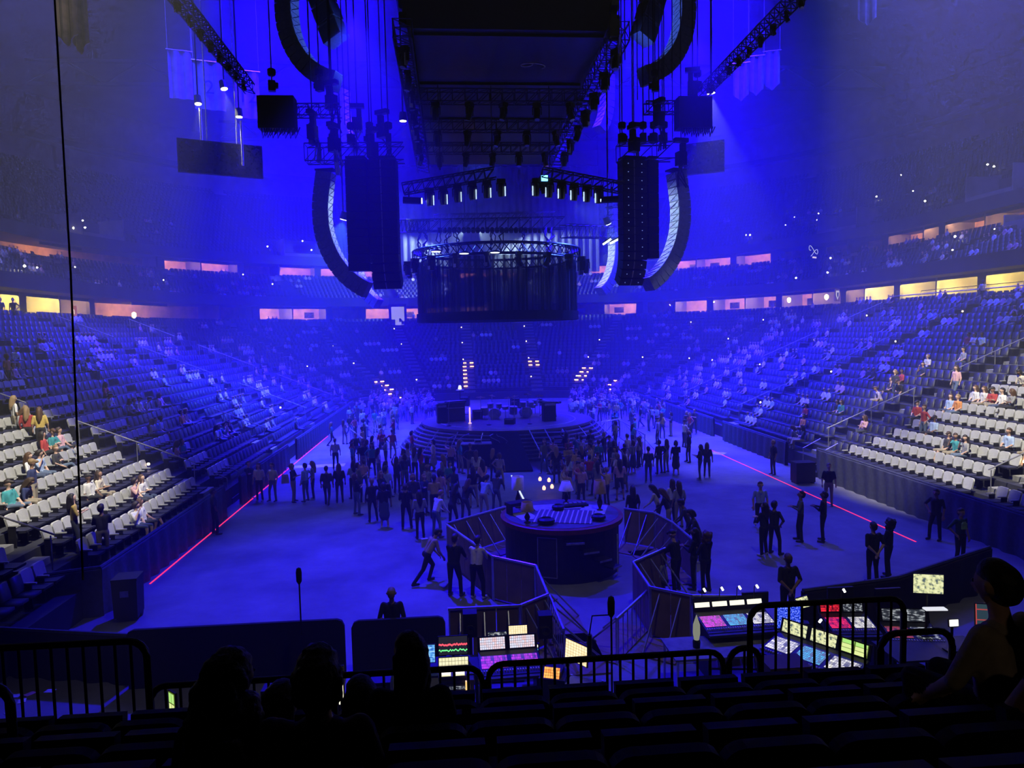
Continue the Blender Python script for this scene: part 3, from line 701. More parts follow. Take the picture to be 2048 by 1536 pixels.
for i, (s, k, x, y, z, rz) in enumerate(LOWSEATS):
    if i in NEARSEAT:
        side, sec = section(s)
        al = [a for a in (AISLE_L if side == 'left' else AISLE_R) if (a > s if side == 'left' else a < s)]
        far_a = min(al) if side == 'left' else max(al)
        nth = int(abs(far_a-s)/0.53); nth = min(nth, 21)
        t = empty('folding_seat', (x, y, z), rz, 'lit-toned folding seat, %s from the farther aisle, %s row, %s stand, %s block' % (ORD[nth], ordrow(k), side, ('nearest', 'second', 'third', 'fourth', 'fifth', 'sixth')[sec]), 'seat', 'near folding seats of the %s stand' % side)
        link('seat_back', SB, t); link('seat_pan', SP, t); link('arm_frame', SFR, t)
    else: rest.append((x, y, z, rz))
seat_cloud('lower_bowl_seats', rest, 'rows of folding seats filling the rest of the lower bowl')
def tier_seats(lv, sp):
    out = []
    for k in range(lv['n']):
        d, z = rowdz(lv, k); d += lv['p']*0.6
        for s in row_seats(d, sp, half=0.9):
            if not tier_free(s, d, k, lv): continue
            x, y, nx, ny, c = pathat(s); out.append((x+nx*d, y+ny*d, z, math.atan2(nx, -ny), s, k))
    return out
VS = [(sL(40), 'left'), (sL(57), 'left'), (sA1(20), 'far-left'), (sA1(60), 'far-left'), (sA2(30), 'far-right'), (sA2(70), 'far-right'), (sR(60), 'right'), (sR(44), 'right')]
VC = [sL(50), sL(36), sR(52), sR(38)]
def tier_free(s, d, k, lv):
    if lv is UPP: return not (k <= 5 and any(abs(s-v[0])*scale_at(s, d) < 3.1 for v in VS))
    return not (k >= 6 and any(abs(s-v)*scale_at(s, d) < 1.9 for v in VC))
CLUBS = tier_seats(CLUB, 0.54); UPPS = tier_seats(UPP, 0.56)
seat_cloud('club_tier_seats', [q[:4] for q in CLUBS], 'rows of folding seats of the middle tier')
seat_cloud('upper_tier_seats', [q[:4] for q in UPPS], 'rows of folding seats of the upper tier')
ter = []
for d, z in ((TOPD+0.9, 8.47), (TOPD+1.9, 8.47)):
    for s in row_seats(d, 0.6, half=0.3):
        x, y, nx, ny, c = pathat(s); ter.append((x+nx*d, y+ny*d, z, math.atan2(nx, -ny)))
for s in row_seats(CD+1.0, 0.62, half=0.3):
    x, y, nx, ny, c = pathat(s); d = CD+1.0; ter.append((x+nx*d, y+ny*d, 14.67, math.atan2(nx, -ny)))
sc_ = seat_cloud('suite_terrace_seats', ter, 'dark chairs on the terraces in front of the suites')
sc_.data.materials[0] = M_PAN

# ------------------------------------------------------------------ suites: partitions, ceiling lights, screens, rails
def suites(zf, zc, d0, d1, pitch, parent, lv):
    dm = (d0+d1)/2; s = 1.0; i = 0
    part = MB().box((0, 0, (zc-zf)/2), (0.16, d1-d0, zc-zf)).mesh('partition', M_WALL)
    pier = MB().box((0, 0, (zc-zf)/2), (0.9, 0.3, zc-zf)).mesh('pier', M_FASC)
    mask_me = MB().box((0, 0, 0), (pitch*0.98, 0.12, 0.26)).mesh('lamp_mask', M_FASC)
    while s < STOT:
        x, y, nx, ny, c = pathat(s); rz = math.atan2(nx, -ny)
        link('partition', part, parent, (x+nx*dm, y+ny*dm, zf), rz)
        if i % 2 == 0: link('pier', pier, parent, (x+nx*(d0+0.1), y+ny*(d0+0.1), zf), rz)
        sc = s+pitch/2/scale_at(s, dm)
        if sc < STOT:
            x, y, nx, ny, c = pathat(sc); rz = math.atan2(nx, -ny)
            side, sec = section(sc); px, py, w = proj((x+nx*d0, y+ny*d0, (zf+zc)/2))
            vis_ = w > 1 and -250 < px < 2300
            lit = RND.random()
            if lv == 0:
                if px < 140 and side == 'left' or px > 1690 and side == 'right': pw = 'bright'
                elif side in ('left', 'right'): pw = 'warm' if lit < 0.92 else None
                else: pw = 'warm' if lit < 0.72 else None
            else: pw = 'dim' if lit < 0.75 else None
            if vis_ and pw:
                st = {'bright': ((1, 0.72, 0.16), 420), 'warm': ((1, 0.58, 0.24), 110), 'dim': ((1, 0.50, 0.22), 70)}[pw]
                g = glow('suite_light_'+pw, st[0], st[1], True)
                link('lamp_mask', mask_me, parent, (x+nx*(d0+0.1), y+ny*(d0+0.1), zc-0.13), rz)  # added lip that keeps the suite lamp out of sight
                o = MB().box((0, 0, 0), (pitch*0.7, 0.1, 0.16)).build('suite_ceiling_light', g, None, (x+nx*(d0+0.42), y+ny*(d0+0.42), zc-0.11), rz)
                tag(o, '%s ceiling light of a %s suite behind the %s stand' % ({'bright': 'bright yellow', 'warm': 'warm', 'dim': 'dim orange'}[pw], 'lower' if lv == 0 else 'upper', side), 'ceiling light', '%s suite lights %s %s' % (pw, 'lower' if lv == 0 else 'upper', side))
            if vis_ and RND.random() < 0.45:
                sg = RND.choice((-1, 1))
                t = empty('wall_screen', (x+nx*(d1-0.08)+ny*sg*pitch*0.25, y+ny*(d1-0.08)-nx*sg*pitch*0.25, zc-0.95), rz, 'dark flat television in a %s suite behind the %s stand' % ('lower' if lv == 0 else 'upper', side), 'television', 'suite televisions %s %s' % ('lower' if lv == 0 else 'upper', side))
                MB().box((0, 0, 0), (1.35, 0.06, 0.78)).build('bezel', M_BLACK, t); panel('display', 1.28, 0.72, M_SCREEN0, t, (0, 0.035, 0), (0, 0, PI))
        s += pitch/scale_at(s, dm); i += 1
w1 = bpy.data.objects['wall_lower_suites']; w2 = bpy.data.objects['wall_upper_suites']
suites(8.47, 11.0, TOPD+3.2, TOPD+7.0, 5.2, w1, 0)
suites(14.67, 17.0, CD+1.7, CD+5.0, 5.6, w2, 1)
# pale terrace rails along the suites
for nm, s0, s1 in (('left', sL(14), sL(49)), ('right', sR(14), sR(58))):
    for z, r, dd in ((9.55, 0.045, TOPD+0.05), (10.0, 0.03, TOPD+2.9)):
        a, b = off(s0, dd), off(s1, dd)
        t = empty('terrace_rail', (a[0], a[1], z-0.35), 0, 'pale %s rail in front of the %s suites' % ('front' if z < 9.8 else 'rear', nm), 'rail')
        v = Vector((b[0]-a[0], b[1]-a[1], 0))
        MB().tube((0, 0, 0.35), v+Vector((0, 0, 0.35)), r, 6).build('rail_bar', M_PALE, t)
        for q in range(9): MB().tube(v*(q/8), v*(q/8)+Vector((0, 0, 0.35)), 0.025, 5).build('post', M_PALE, t)
# pale parapets of the entrances into the upper and middle tiers
def vomitory(name, s, lv, k0, k1, w, label):
    x, y, nx, ny, c = pathat(s); d0, z0 = rowdz(lv, k0); d1, z1 = rowdz(lv, k1); rz = math.atan2(nx, -ny)
    t = empty(name, (x+nx*d0, y+ny*d0, z0), rz, label, 'entrance')
    MB().box((0, 0, 0.6), (w, 0.15, 1.2)).build('front_parapet', M_WALL, t)
    for sg in (-1, 1): MB().box((sg*w/2, -(d1-d0)/2, (z1-z0)/2+0.3), (0.15, d1-d0, 1.3+(z1-z0))).build('side_parapet', M_WALL, t)
    MB().box((0, -(d1-d0)+0.1, (z1-z0)/2+1.0), (w, 0.15, 1.6)).build('lintel', M_FASC, t)
    b = MB(); [b.box((RND.uniform(-w*0.3, w*0.3), 0.09, RND.uniform(0.5, 0.8)), (0.9, 0.03, 0.3)) for q in range(1)]; b.build('section_sign', M_FASC, t)
for i, (s, nm) in enumerate(VS):
    vomitory('tier_entrance', s, UPP, 0, 4, 5.5, 'pale parapet of the %s upper-tier entrance, %s stand' % (('nearer', 'farther')[i % 2] if nm not in ('far-right', 'right') else ('farther', 'nearer')[i % 2], nm))
for i, s in enumerate(VC):
    vomitory('tier_entrance', s, CLUB, 6, 8, 3.0, 'pale stair wall high in the middle tier, %s %s' % ('left' if i < 2 else 'right', ('farther', 'nearer')[i % 2]))
# the far standing doorway between the seats and the club level
dx, dy = at(797, 632, YE+TOPD+0.2).x, YE+TOPD+0.1
t = empty('doorway', (dx, dy-0.9, TOPZ), 0, 'pale lit doorway above the far seats beside the hanging curtain', 'doorway')
MB().box((0, 0, 1.2), (1.7, 0.1, 2.5)).build('lit_opening', glow('door_light', (0.75, 0.7, 0.9), 0.5), t)
for sg in (-1, 1): MB().box((sg*1.0, -0.05, 1.2), (0.3, 0.3, 2.6)).build('jamb', M_FASC, t)
MB().box((0, -0.05, 2.6), (2.4, 0.3, 0.35)).build('head', M_FASC, t)

# ------------------------------------------------------------------ curtain wall round the floor, floor lines
def drape(name, p0, p1, h, label, bow=0.0, fold=0.33, n=None, m=M_NAVY):
    p0, p1 = Vector((*p0, 0)), Vector((*p1, 0)); v = p1-p0; ln = v.length; u = v/ln; w = Vector((-u.y, u.x, 0))
    n = n or max(8, int(ln/0.11)); b = MB(); vs = []; r = random.Random(len(name)+int(ln*10)); ph = 0
    for i in range(n+1):
        q = i/n; ph += r.uniform(0.5, 1.4)
        base = p0+v*q+w*bow*math.sin(PI*q)
        for z, am in ((0.0, 0.055), (h*0.5, 0.04), (h*0.96, 0.012), (h, 0.0)):
            vs.append(base+w*(math.sin(ph)*am)+Vector((0, 0, z)))
        vs.append(base+w*0.14+Vector((0, 0, h)))
        vs.append(base+w*0.14+Vector((0, 0, 0)))
    fs = [(i*6+k, (i+1)*6+k, (i+1)*6+k+1, i*6+k+1) for i in range(n) for k in range(5)]
    b.add(vs, fs); t = empty(name, p0, 0, label, 'curtain wall')
    b.v = [(x-p0.x, y-p0.y, z) for x, y, z in b.v]
    b.build('drape', m, t, smooth=True)
    cp = MB(); [cp.tube(p0-p0+v*(i/8)+w*(0.07+bow*math.sin(PI*i/8))+Vector((0, 0, h+0.03)), v*((i+1)/8)+w*(0.07+bow*math.sin(PI*(i+1)/8))+Vector((0, 0, h+0.03)), 0.05, 6) for i in range(8)]
    cp.build('top_rail', M_NAVY, t); return t
drape('curtain_wall', (XL-0.02, 19.0), (XL-0.02, 29.0), 1.25, 'navy draped curtain wall along the near left edge of the floor')
drape('curtain_wall', (-12.2, 16.6), (XL-0.05, 19.0), 1.25, 'short curved end of the navy curtain wall at the left corner', bow=0.5)
drape('curtain_wall', (XL, 31.2), (XL, 40.0), 1.2, 'dark curtain wall left of the floor beyond the floor steps')
drape('curtain_wall', (XL, 42.2), (XL, 66.0), 1.2, 'dark curtain wall along the far left edge of the floor')
drape('curtain_wall', (XR, 66.0), (XR, 45.6), 1.2, 'dark curtain wall along the far right edge of the floor')
drape('curtain_wall', (XR, 44.0), (XR, 35.2), 1.2, 'dark curtain wall right of the floor before the black steps')
drape('curtain_wall', (XR+0.05, 32.2), (XR+0.05, 14.5), 1.35, 'navy draped curtain wall along the near right edge of the floor')
# red lines as emissive strips on the floor
G_RED = glow('red_line', (1.0, 0.03, 0.13), 1.5)
def fline(p0, p1, label, m=G_RED, w=0.05, cat='floor line', name='floor_line'):
    p0, p1 = Vector(p0), Vector(p1); v = p1-p0; u = v.normalized(); q = Vector((-u.y, u.x, 0))*w/2; c = p0
    b = MB(); a = [-q, v-q, v+q, q]; b.add([x+Vector((0, 0, 0.004)) for x in a]+[x+Vector((0, 0, 0.012)) for x in a], [(0, 3, 2, 1), (4, 5, 6, 7), (0, 1, 5, 4), (1, 2, 6, 5), (2, 3, 7, 6), (3, 0, 4, 7)])
    return tag(b.build(name, m, None, (c.x, c.y, 0)), label, cat)
fline(atz(300, 1168), atz(656, 872), 'glowing red line along the left side of the floor')
fline(atz(1832, 1084), atz(1422, 900), 'glowing red line along the right side of the floor')
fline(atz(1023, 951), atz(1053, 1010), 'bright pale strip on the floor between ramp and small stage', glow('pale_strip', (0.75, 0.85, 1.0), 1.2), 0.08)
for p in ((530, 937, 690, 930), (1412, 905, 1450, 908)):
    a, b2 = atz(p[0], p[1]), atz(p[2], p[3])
    fline(a, b2, 'pale floor patch beside the %s red line' % ('left' if p[0] < 1000 else 'right'), mat('pale_patch', (0.7, 0.72, 0.75), 0.5), 0.9, 'floor patch', 'floor_patch')

# big pale cloth hung across the far end
def far_drape():
    t = empty('far_drape', (6.5, 103.5, 15.8), 0, 'big pale cloth hung across the far end behind the curtain ring', 'drape')
    w, h = 30, 15.2; n = 150; vs = []; fs = []
    for i in range(n+1):
        x = -w/2+w*i/n; y = 0.22*math.sin(i*1.25)+0.1*math.sin(i*0.37)
        vs += [(x, y, 0), (x, y*0.4, h), (x, y+0.05, 0), (x, y*0.4+0.05, h)]
    for i in range(n):
        a, e = 4*i, 4*i+4; fs += [(a, e, e+1, a+1), (e+2, a+2, a+3, e+3), (a+2, e+2, e, a), (a+1, e+1, e+3, a+3)]
    MB().add(vs, fs).build('cloth', mat('pale_cloth', (0.42, 0.42, 0.45), 0.9, scale=0.4), t, smooth=True)
    MB().tube((-w/2, 0, h), (w/2, 0, h), 0.12, 6).build('top_pipe', M_TRUSS, t)
    for k in range(5): MB().tube((-w/2+w*k/4, 0, h), (-w/2+w*k/4, 0, 21.5), 0.04, 4).build('hanger', M_BLACK, t)
far_drape()
# ================================================================== round main stage
t = empty('round_stage', (SX, SY, 0), 0, 'large round stage with stepped skirt in the middle of the floor', 'stage')
R0 = 5.45
MB().lathe([(R0-0.1, 0.02), (R0-0.1, 1.45), (R0, 1.46), (R0, 1.6), (0.01, 1.6)], 72).build('deck', M_DECK, t)
MB().lathe([(4.35, 1.6), (4.35, 1.615), (4.42, 1.615), (4.42, 1.6)], 72, cap=False).build('inner_ring', M_PALE, t)
for k in range(7):
    r1 = R0+0.05+0.19*k; z1 = 1.38-0.19*k
    MB().lathe([(r1, z1-0.19), (r1+0.21, z1-0.19), (r1+0.21, z1-0.02), (r1+0.21, z1), (r1, z1)], 72, cap=False).build('step_ring', mat('stage_step', (0.05, 0.045, 0.05), 0.4), t)
    MB().lathe([(r1+0.16, z1), (r1+0.16, z1+0.015), (r1+0.22, z1+0.015), (r1+0.22, z1-0.05)], 72, cap=False).build('step_nosing', M_RAIL, t)
for k in range(22):
    a = 2*PI*k/22+0.1
    if -PI/2-0.05 < ((a+PI) % (2*PI))-PI < -PI/2+0.42: continue
    e = Vector((math.cos(a), math.sin(a), 0))
    MB().tube(e*(R0+0.1)+Vector((0, 0, 1.5)), e*(R0+1.45)+Vector((0, 0, 0.14)), 0.03, 5).build('radial_rail', M_RAIL, t)
# ramp and gridded stair down to the floor
a0, a1 = atz(1022, 935, 0), atz(1062, 1000, 0)
yb = SY-R0-2.2
MB().add([(0.9-SX+1.0, -R0+0.2, 0.02), (2.5-SX+1.0, -R0+0.2, 0.02), (2.9-SX+1.0, yb-SY-1.8, 0.02), (0.9-SX+1.0, yb-SY-1.8, 0.02), (0.9-SX+1.0, -R0+0.2, 1.58), (2.5-SX+1.0, -R0+0.2, 1.58), (2.9-SX+1.0, yb-SY-1.8, 0.10), (0.9-SX+1.0, yb-SY-1.8, 0.10)],
         [(3, 2, 1, 0), (4, 5, 6, 7), (0, 1, 5, 4), (1, 2, 6, 5), (2, 3, 7, 6), (3, 0, 4, 7)]).build('ramp', mat('ramp_black', (0.006, 0.006, 0.008), 0.95, spec=0.05), t)
for k in range(8):
    z = 1.45-0.19*k; y = -R0-0.25-0.62*k; x0 = 1.0-0.05*k+0.12*k
    o = MB().box((x0+0.8, y, z), (1.9, 0.62, 0.07)).build('stair_tread', mat('stage_step', (0, 0, 0)), t)
    MB().box((0, -0.3, 0.04), (1.9, 0.04, 0.03)).build('tread_edge', M_RAIL, o, (x0+0.8, y, z))
for xx in (0.85, 1.75, 2.75):
    MB().tube((xx, -R0-0.1, 1.62), (xx+0.55, -R0-5.1, 0.1), 0.035, 5).build('stair_string', M_RAIL, t)
for k, (px, py) in enumerate(((1080, 960), (1098, 962), (1088, 978), (1104, 975))):
    p = atz(px, py, 0.35)
    g = MB().lathe([(0.02, 0), (0.07, 0.02), (0.08, 0.12), (0.03, 0.2)], 8).build('ramp_lamp', glow('ramp_lamp', (1, 0.5, 0.35), 2.2), None, (p.x, p.y, 0.3))
    tag(g, 'small warm lamp under the foot of the stage stair', 'lamp', 'warm lamps under the stage stair')

def onstage(px, py, dz=0): p = atz(px, py, 1.6+dz); return (p.x, p.y, 1.6+dz)
# drum kits, percussion, keyboards, amps
M_CYM = mat('cymbal', (0.75, 0.62, 0.30), 0.3, 0.9); M_SHELL = mat('drum_shell', (0.25, 0.28, 0.32), 0.3); M_HEAD = mat('drum_head', (0.7, 0.7, 0.7), 0.5)
def drum(par, c, r, h, tilt=0.0, lay=False):
    b = MB().mat(0).lathe([(r, 0), (r*1.03, 0.02), (r, 0.04), (r, h-0.04), (r*1.03, h-0.02), (r, h)], 14).mat(1).lathe([(r*0.96, h-0.002), (r*0.96, h+0.006)], 14)
    o = b.build('drum', [M_SHELL, M_HEAD], par, c); o.rotation_euler = (tilt if not lay else PI/2, 0, 0); return o
def cymbal(par, x, y, h, r):
    MB().tube((x, y, 0), (x, y, h), 0.013, 5).build('cymbal_stand', M_ALU, par)
    o = MB().lathe([(r, 0), (r*0.5, 0.02), (0.05, 0.03), (0.04, 0.06), (0.01, 0.065)], 14).build('cymbal', M_CYM, par, (x, y, h)); o.rotation_euler = (0.25, RND.uniform(-.2, .2), 0)
def kit(loc, rz, label):
    t = empty('drum_kit', loc, rz, label, 'drum kit'); t.scale = (1.25, 1.25, 1.2)
    drum(t, (0, 0.2, 0.30), 0.29, 0.42, lay=True)
    for x, y, h, r, d in ((-0.25, 0.1, 0.62, 0.15, 0.24), (0.2, 0.1, 0.62, 0.16, 0.26), (0.6, -0.3, 0.2, 0.21, 0.42), (-0.5, -0.35, 0.5, 0.18, 0.16)):
        drum(t, (x, y, h), r, d, -0.15)
        MB().tube((x, y, 0), (x, y, h+0.05), 0.014, 5).build('drum_leg', M_ALU, t)
    for x, y, h, r in ((-0.75, 0.1, 1.15, 0.23), (0.7, 0.2, 1.2, 0.25), (0.05, 0.45, 1.3, 0.2), (-0.95, -0.4, 0.9, 0.18)): cymbal(t, x, y, h, r)
    MB().lathe([(0.17, 0.45), (0.17, 0.52), (0.04, 0.5), (0.03, 0.0)], 10, (0, -0.75, 0)).build('stool', M_BLKPL, t)
kit(onstage(990, 838), 2.9, 'drum kit with pale heads at the middle of the round stage')
kit(onstage(1052, 835), 3.4, 'drum kit with cymbals on the right of the round stage')
t = empty('percussion_set', onstage(1072, 828), 0.4, 'pale-topped percussion drums at the back right of the stage', 'drums')
for x, y, r in ((-0.5, 0, 0.2), (0, 0.1, 0.22), (0.5, 0, 0.2)):
    drum(t, (x, y, 0.55), r, 0.4); MB().tube((x, y, 0), (x, y, 0.55), 0.03, 5).build('drum_leg', M_ALU, t)
def keyboard(loc, rz, label, w=1.5):
    t = empty('keyboard', loc, rz, label, 'keyboard')
    MB().box((0, 0, 0.92), (w, 0.4, 0.12)).build('case', M_BLKPL, t)
    kb = MB(); n = 28
    for k in range(n): kb.box((-w*0.46+w*0.92*(k+0.5)/n, -0.1, 0.99), (w*0.92/n*0.85, 0.16, 0.02))
    tag(kb.build('key_bed', M_PALE, t), kind='stuff')
    for sg in (-1, 1):
        MB().tube((sg*w*0.4, -0.25, 0), (sg*w*0.1, 0.2, 0.86), 0.02, 5).build('leg', M_BLACK, t)
keyboard(onstage(912, 830), 0.5, 'black keyboard on a stand at the left of the round stage')
keyboard(onstage(1100, 832), -0.6, 'black keyboard on a stand at the right edge of the stage')
t = empty('upright_organ', onstage(902, 842), 0.25, 'tall black organ cabinet on the left of the round stage', 'organ')
MB().box((0, 0, 0.55), (1.7, 0.7, 1.1)).build('cabinet', M_BLKPL, t); MB().box((0, -0.3, 1.15), (1.7, 0.3, 0.12)).build('lid', M_BLKPL, t)
kb = MB(); [kb.box((-0.75+0.054*k, -0.42, 0.88), (0.045, 0.2, 0.025)) for k in range(28)]; tag(kb.build('key_bed', M_PALE, t), kind='stuff')
for i, (px, py, w, h) in enumerate(((955, 838, 0.6, 0.6), (1020, 848, 0.6, 0.35), (1098, 842, 0.8, 1.2), (884, 846, 0.6, 1.2), (1030, 815, 0.6, 0.8), (930, 812, 0.7, 0.8))):
    t = empty('amplifier', onstage(px, py), RND.uniform(-.5, .5), '%s black amplifier cabinet, %s from the left on the round stage' % (('short', 'low wide', 'big', 'tall', 'square', 'wide')[i], ORD[(2, 3, 5, 0, 4, 1)[i]]), 'amplifier')
    MB().box((0, 0, h/2), (w, 0.45, h)).build('cabinet', M_BLKPL, t); MB().box((0, -0.235, h*0.42), (w*0.88, 0.02, h*0.7)).build('grille', M_BLKCL, t)
    MB().box((0, -0.235, h*0.89), (w*0.88, 0.025, h*0.12)).build('control_panel', M_RAIL, t)
o = tag(MB().lathe([(0.10, 0), (0.10, 0.05), (0.035, 0.06), (0.05, 0.12), (0.05, 0.95), (0.03, 1.02)], 10).build('glow_tube', glow('glow_tube', (1.0, 0.6, 0.75), 1.1), None, onstage(940, 847)), 'upright glowing pink-white tube lamp on the round stage', 'lamp')
t = empty('stage_lamp', onstage(921, 822), 0, 'small bright table lamp on a black stand at the back of the stage', 'lamp')
MB().lathe([(0.2, 0), (0.2, 0.04), (0.03, 0.06), (0.03, 1.55)], 10).build('stand', M_BLACK, t); MB().lathe([(0.3, 1.5), (0.3, 1.54), (0.02, 1.56)], 12).build('tray', M_PALE, t)
MB().lathe([(0.14, 1.6), (0.08, 1.85), (0.02, 1.86)], 10).build('lamp_shade', glow('stage_lamp', (0.9, 0.92, 1.0), 2.0), t)
for i, (px, py) in enumerate(((898, 852), (978, 850), (1060, 848))):
    t = empty('microphone_stand', onstage(px, py), 0, 'thin microphone stand at the %s of the round stage' % ('left front', 'middle front', 'right front')[i], 'microphone stand')
    MB().lathe([(0.15, 0), (0.15, 0.03), (0.02, 0.05)], 10).build('base', M_BLACK, t); MB().tube((0, 0, 0), (0, 0, 1.25), 0.015, 5).build('pole', M_RAIL, t)
    MB().tube((0, 0, 1.2), (0.1, 0.5, 1.55), 0.012, 5).build('boom', M_RAIL, t); MB().tube((0.1, 0.5, 1.55), (0.12, 0.6, 1.6), 0.03, 6).build('microphone', M_BLKPL, t)
# red tape marks on the deck edge
for i, (a, b2) in enumerate((((912, 844), (919, 838)), ((926, 836), (931, 846)))):
    p0, p1 = atz(*a, 1.6), atz(*b2, 1.6); v = p1-p0
    tag(MB().box((v.x/2, v.y/2, 0.015), (0.05, v.length, 0.012), Matrix.Rotation(math.atan2(-v.x, v.y), 3, 'Z')).build('tape_mark', mat('red_tape', (0.8, 0.02, 0.05), 0.6), None, (p0.x, p0.y, 1.6)), 'short red tape mark on the stage front, %s one' % ('left', 'right')[i], 'tape')
# black desk in front of the stage with small gear on it
p = atz(948, 933, 0)
t = empty('flight_case_desk', (p.x, p.y, 0), 0, 'black covered desk standing before the stage front', 'desk')
MB().box((0, 0, 0.62), (1.85, 0.7, 1.24)).build('body', M_BLKCL, t); MB().box((0, 0, 1.26), (1.95, 0.8, 0.05)).build('top', M_RAIL, t)
t2 = empty('stage_box', (p.x+0.25, p.y, 1.285), 0, 'small pale device on the black desk before the stage', 'device')
MB().box((0, 0, 0.09), (0.4, 0.25, 0.18)).build('housing', M_ALU, t2); MB().box((0, -0.14, 0.1), (0.3, 0.03, 0.08)).build('panel', M_BLKPL, t2)

# cables hanging over the stage skirt
for i, (x0, x1) in enumerate(((868, 860), (905, 900), (930, 927), (985, 1000), (1000, 1012), (1200, 1190))):
    a, b2 = atz(x0, 868, 1.6), atz(x1, 915, 0.3)
    pts = [a.lerp(b2, q/6)+Vector((0.25*math.sin(q*1.3+i), 0, 0.25*math.sin(PI*q/6))) for q in range(7)]
    cb = MB().path([x-a for x in pts], 0.025, 5).build('stage_cable', M_RAIL, None, a)
    tag(cb, 'pale loose cable over the stage steps, %s from the left' % ORD[i], 'cable')

# ================================================================== small round stage with lamps
BX, BY = at(1123, 1040, 21.3).x, 21.3
t = empty('small_round_stage', (BX, BY, 0), 0, 'small round platform with reddish rim inside the barricade', 'stage'); HB = 1.62
MB().lathe([(1.74, 0), (1.74, HB-0.16)], 48).build('drum_base', M_BLKPL, t)
MB().lathe([(1.5, HB-0.17), (1.86, HB-0.16), (1.88, HB-0.02), (1.84, HB), (0.01, HB)], 48).build('top_disc', [mat('red_rim', (0.20, 0.05, 0.035), 0.5)], t)
MB().lathe([(1.74, HB), (1.74, HB+0.008), (0.01, HB+0.008)], 48).build('floor_covering', mat('platform_cover', (0.10, 0.09, 0.11), 0.6), t)
for k in range(4):
    a = math.radians(-88+13*k); rr = 1.75
    o = MB().box((0, -0.17, 0), (0.52-0.04*k, 0.34, 0.05)).build('step', M_BLKPL, t, (rr*math.cos(a), rr*math.sin(a), 1.28-0.30*k)); o.rotation_euler = (0, 0, a+PI/2)
    MB().box((0, -0.345, 0.0), (0.52-0.04*k, 0.015, 0.055)).build('step_edge', M_RAIL, o)
o = empty('hatch', (1.76*math.cos(math.radians(-112)), 1.76*math.sin(math.radians(-112)), 0.78), math.radians(-22), parent=t)
MB().box((0, 0, 0), (0.56, 0.03, 1.15)).build('hatch_panel', mat('hatch', (0.03, 0.03, 0.035), 0.5), o)
fr = MB(); [fr.box((sx*0.28, -0.02, 0), (0.025, 0.03, 1.15)) for sx in (-1, 1)]; [fr.box((0, -0.02, sz*0.575), (0.58, 0.03, 0.025)) for sz in (-1, 1)]; fr.build('hatch_frame', M_RAIL, o)
MB().tube((1.5, -1.05, 0.05), (1.5, -1.05, 1.2), 0.02, 6).build('grab_pole', M_PALE, t)
# striped rug
def rug_mat():
    m, tt, b = _new('striped_rug'); N = tt.nodes; L = tt.links
    tc = N.new('ShaderNodeTexCoord'); w = N.new('ShaderNodeTexWave'); w.inputs['Scale'].default_value = 2.1; w.inputs['Distortion'].default_value = 0.5
    L.new(tc.outputs['Object'], w.inputs['Vector']); r = N.new('ShaderNodeValToRGB'); r.color_ramp.interpolation = 'CONSTANT'
    e = r.color_ramp.elements; e[0].color = (0.12, 0.09, 0.12, 1); e[1].position = 0.82; e[1].color = (0.55, 0.5, 0.5, 1); L.new(w.outputs['Fac'], r.inputs['Fac']); L.new(r.outputs['Color'], b.inputs['Base Color'])
    b.inputs['Roughness'].default_value = 0.95; return m
TZ = HB+0.012
p = at(1127, 1046, 20.9)
tag(MB().box((0, 0, 0.008), (1.75, 1.5, 0.016)).build('rug', rug_mat(), None, (BX+0.02, BY-0.45, TZ), -0.25), 'striped rug spread on the small round stage', 'rug')
for i, (x, y, w, d, rz) in enumerate(((0.0, 0.75, 1.6, 0.7, 0.1), (1.05, 0.25, 0.8, 1.1, -0.3), (-1.15, -0.2, 0.55, 0.9, 0.3))):
    tag(MB().box((0, 0, 0.006), (w, d, 0.012)).build('floor_mat', mat('mat_%d' % i, ((0.35, 0.33, 0.36), (0.4, 0.38, 0.42), (0.45, 0.42, 0.42))[i], 0.9, scale=5), None, (BX+x, BY+y, TZ), rz), ('pale mat behind the striped rug', 'pale mat right of the striped rug', 'small pale mat by the left lamp')[i], 'mat')
def table_lamp(loc, h, rs, label, shade, lean=1.25):
    t = empty('table_lamp', loc, 0, label, 'lamp'); hs = h*0.42
    MB().lathe([(0.10, 0), (0.10, 0.03), (0.03, 0.05), (0.08, (h-hs)*0.35), (0.09, (h-hs)*0.5), (0.03, (h-hs)*0.8), (0.015, h-hs+0.1)], 12).build('base', mat('lamp_base', (0.06, 0.04, 0.03), 0.3), t, smooth=True)
    MB().lathe([(rs*lean, h-hs), (rs, h), (rs*0.98, h), (rs*lean*0.98, h-hs)], 20, cap=False).build('lamp_shade', shade, t, smooth=True)
M_SH1 = mat('shade_tan', (0.42, 0.27, 0.16), 0.9); M_SH2 = mat('shade_white', (0.75, 0.68, 0.68), 0.9)
table_lamp((BX-1.15, BY-0.95, TZ), 0.62, 0.16, 'table lamp with tan shade at the left front of the small stage', M_SH1)
table_lamp((BX-1.25, BY+0.9, TZ), 1.0, 0.19, 'tall lamp with pale drum shade at the back left of the small stage', M_SH2, 1.05)
table_lamp((BX+0.35, BY+1.25, TZ), 0.72, 0.13, 'lamp with flared white shade at the back of the small stage', M_SH2, 1.9)
table_lamp((BX+1.22, BY+0.1, TZ), 0.95, 0.17, 'table lamp with tan shade at the right of the small stage', M_SH1, 1.2)
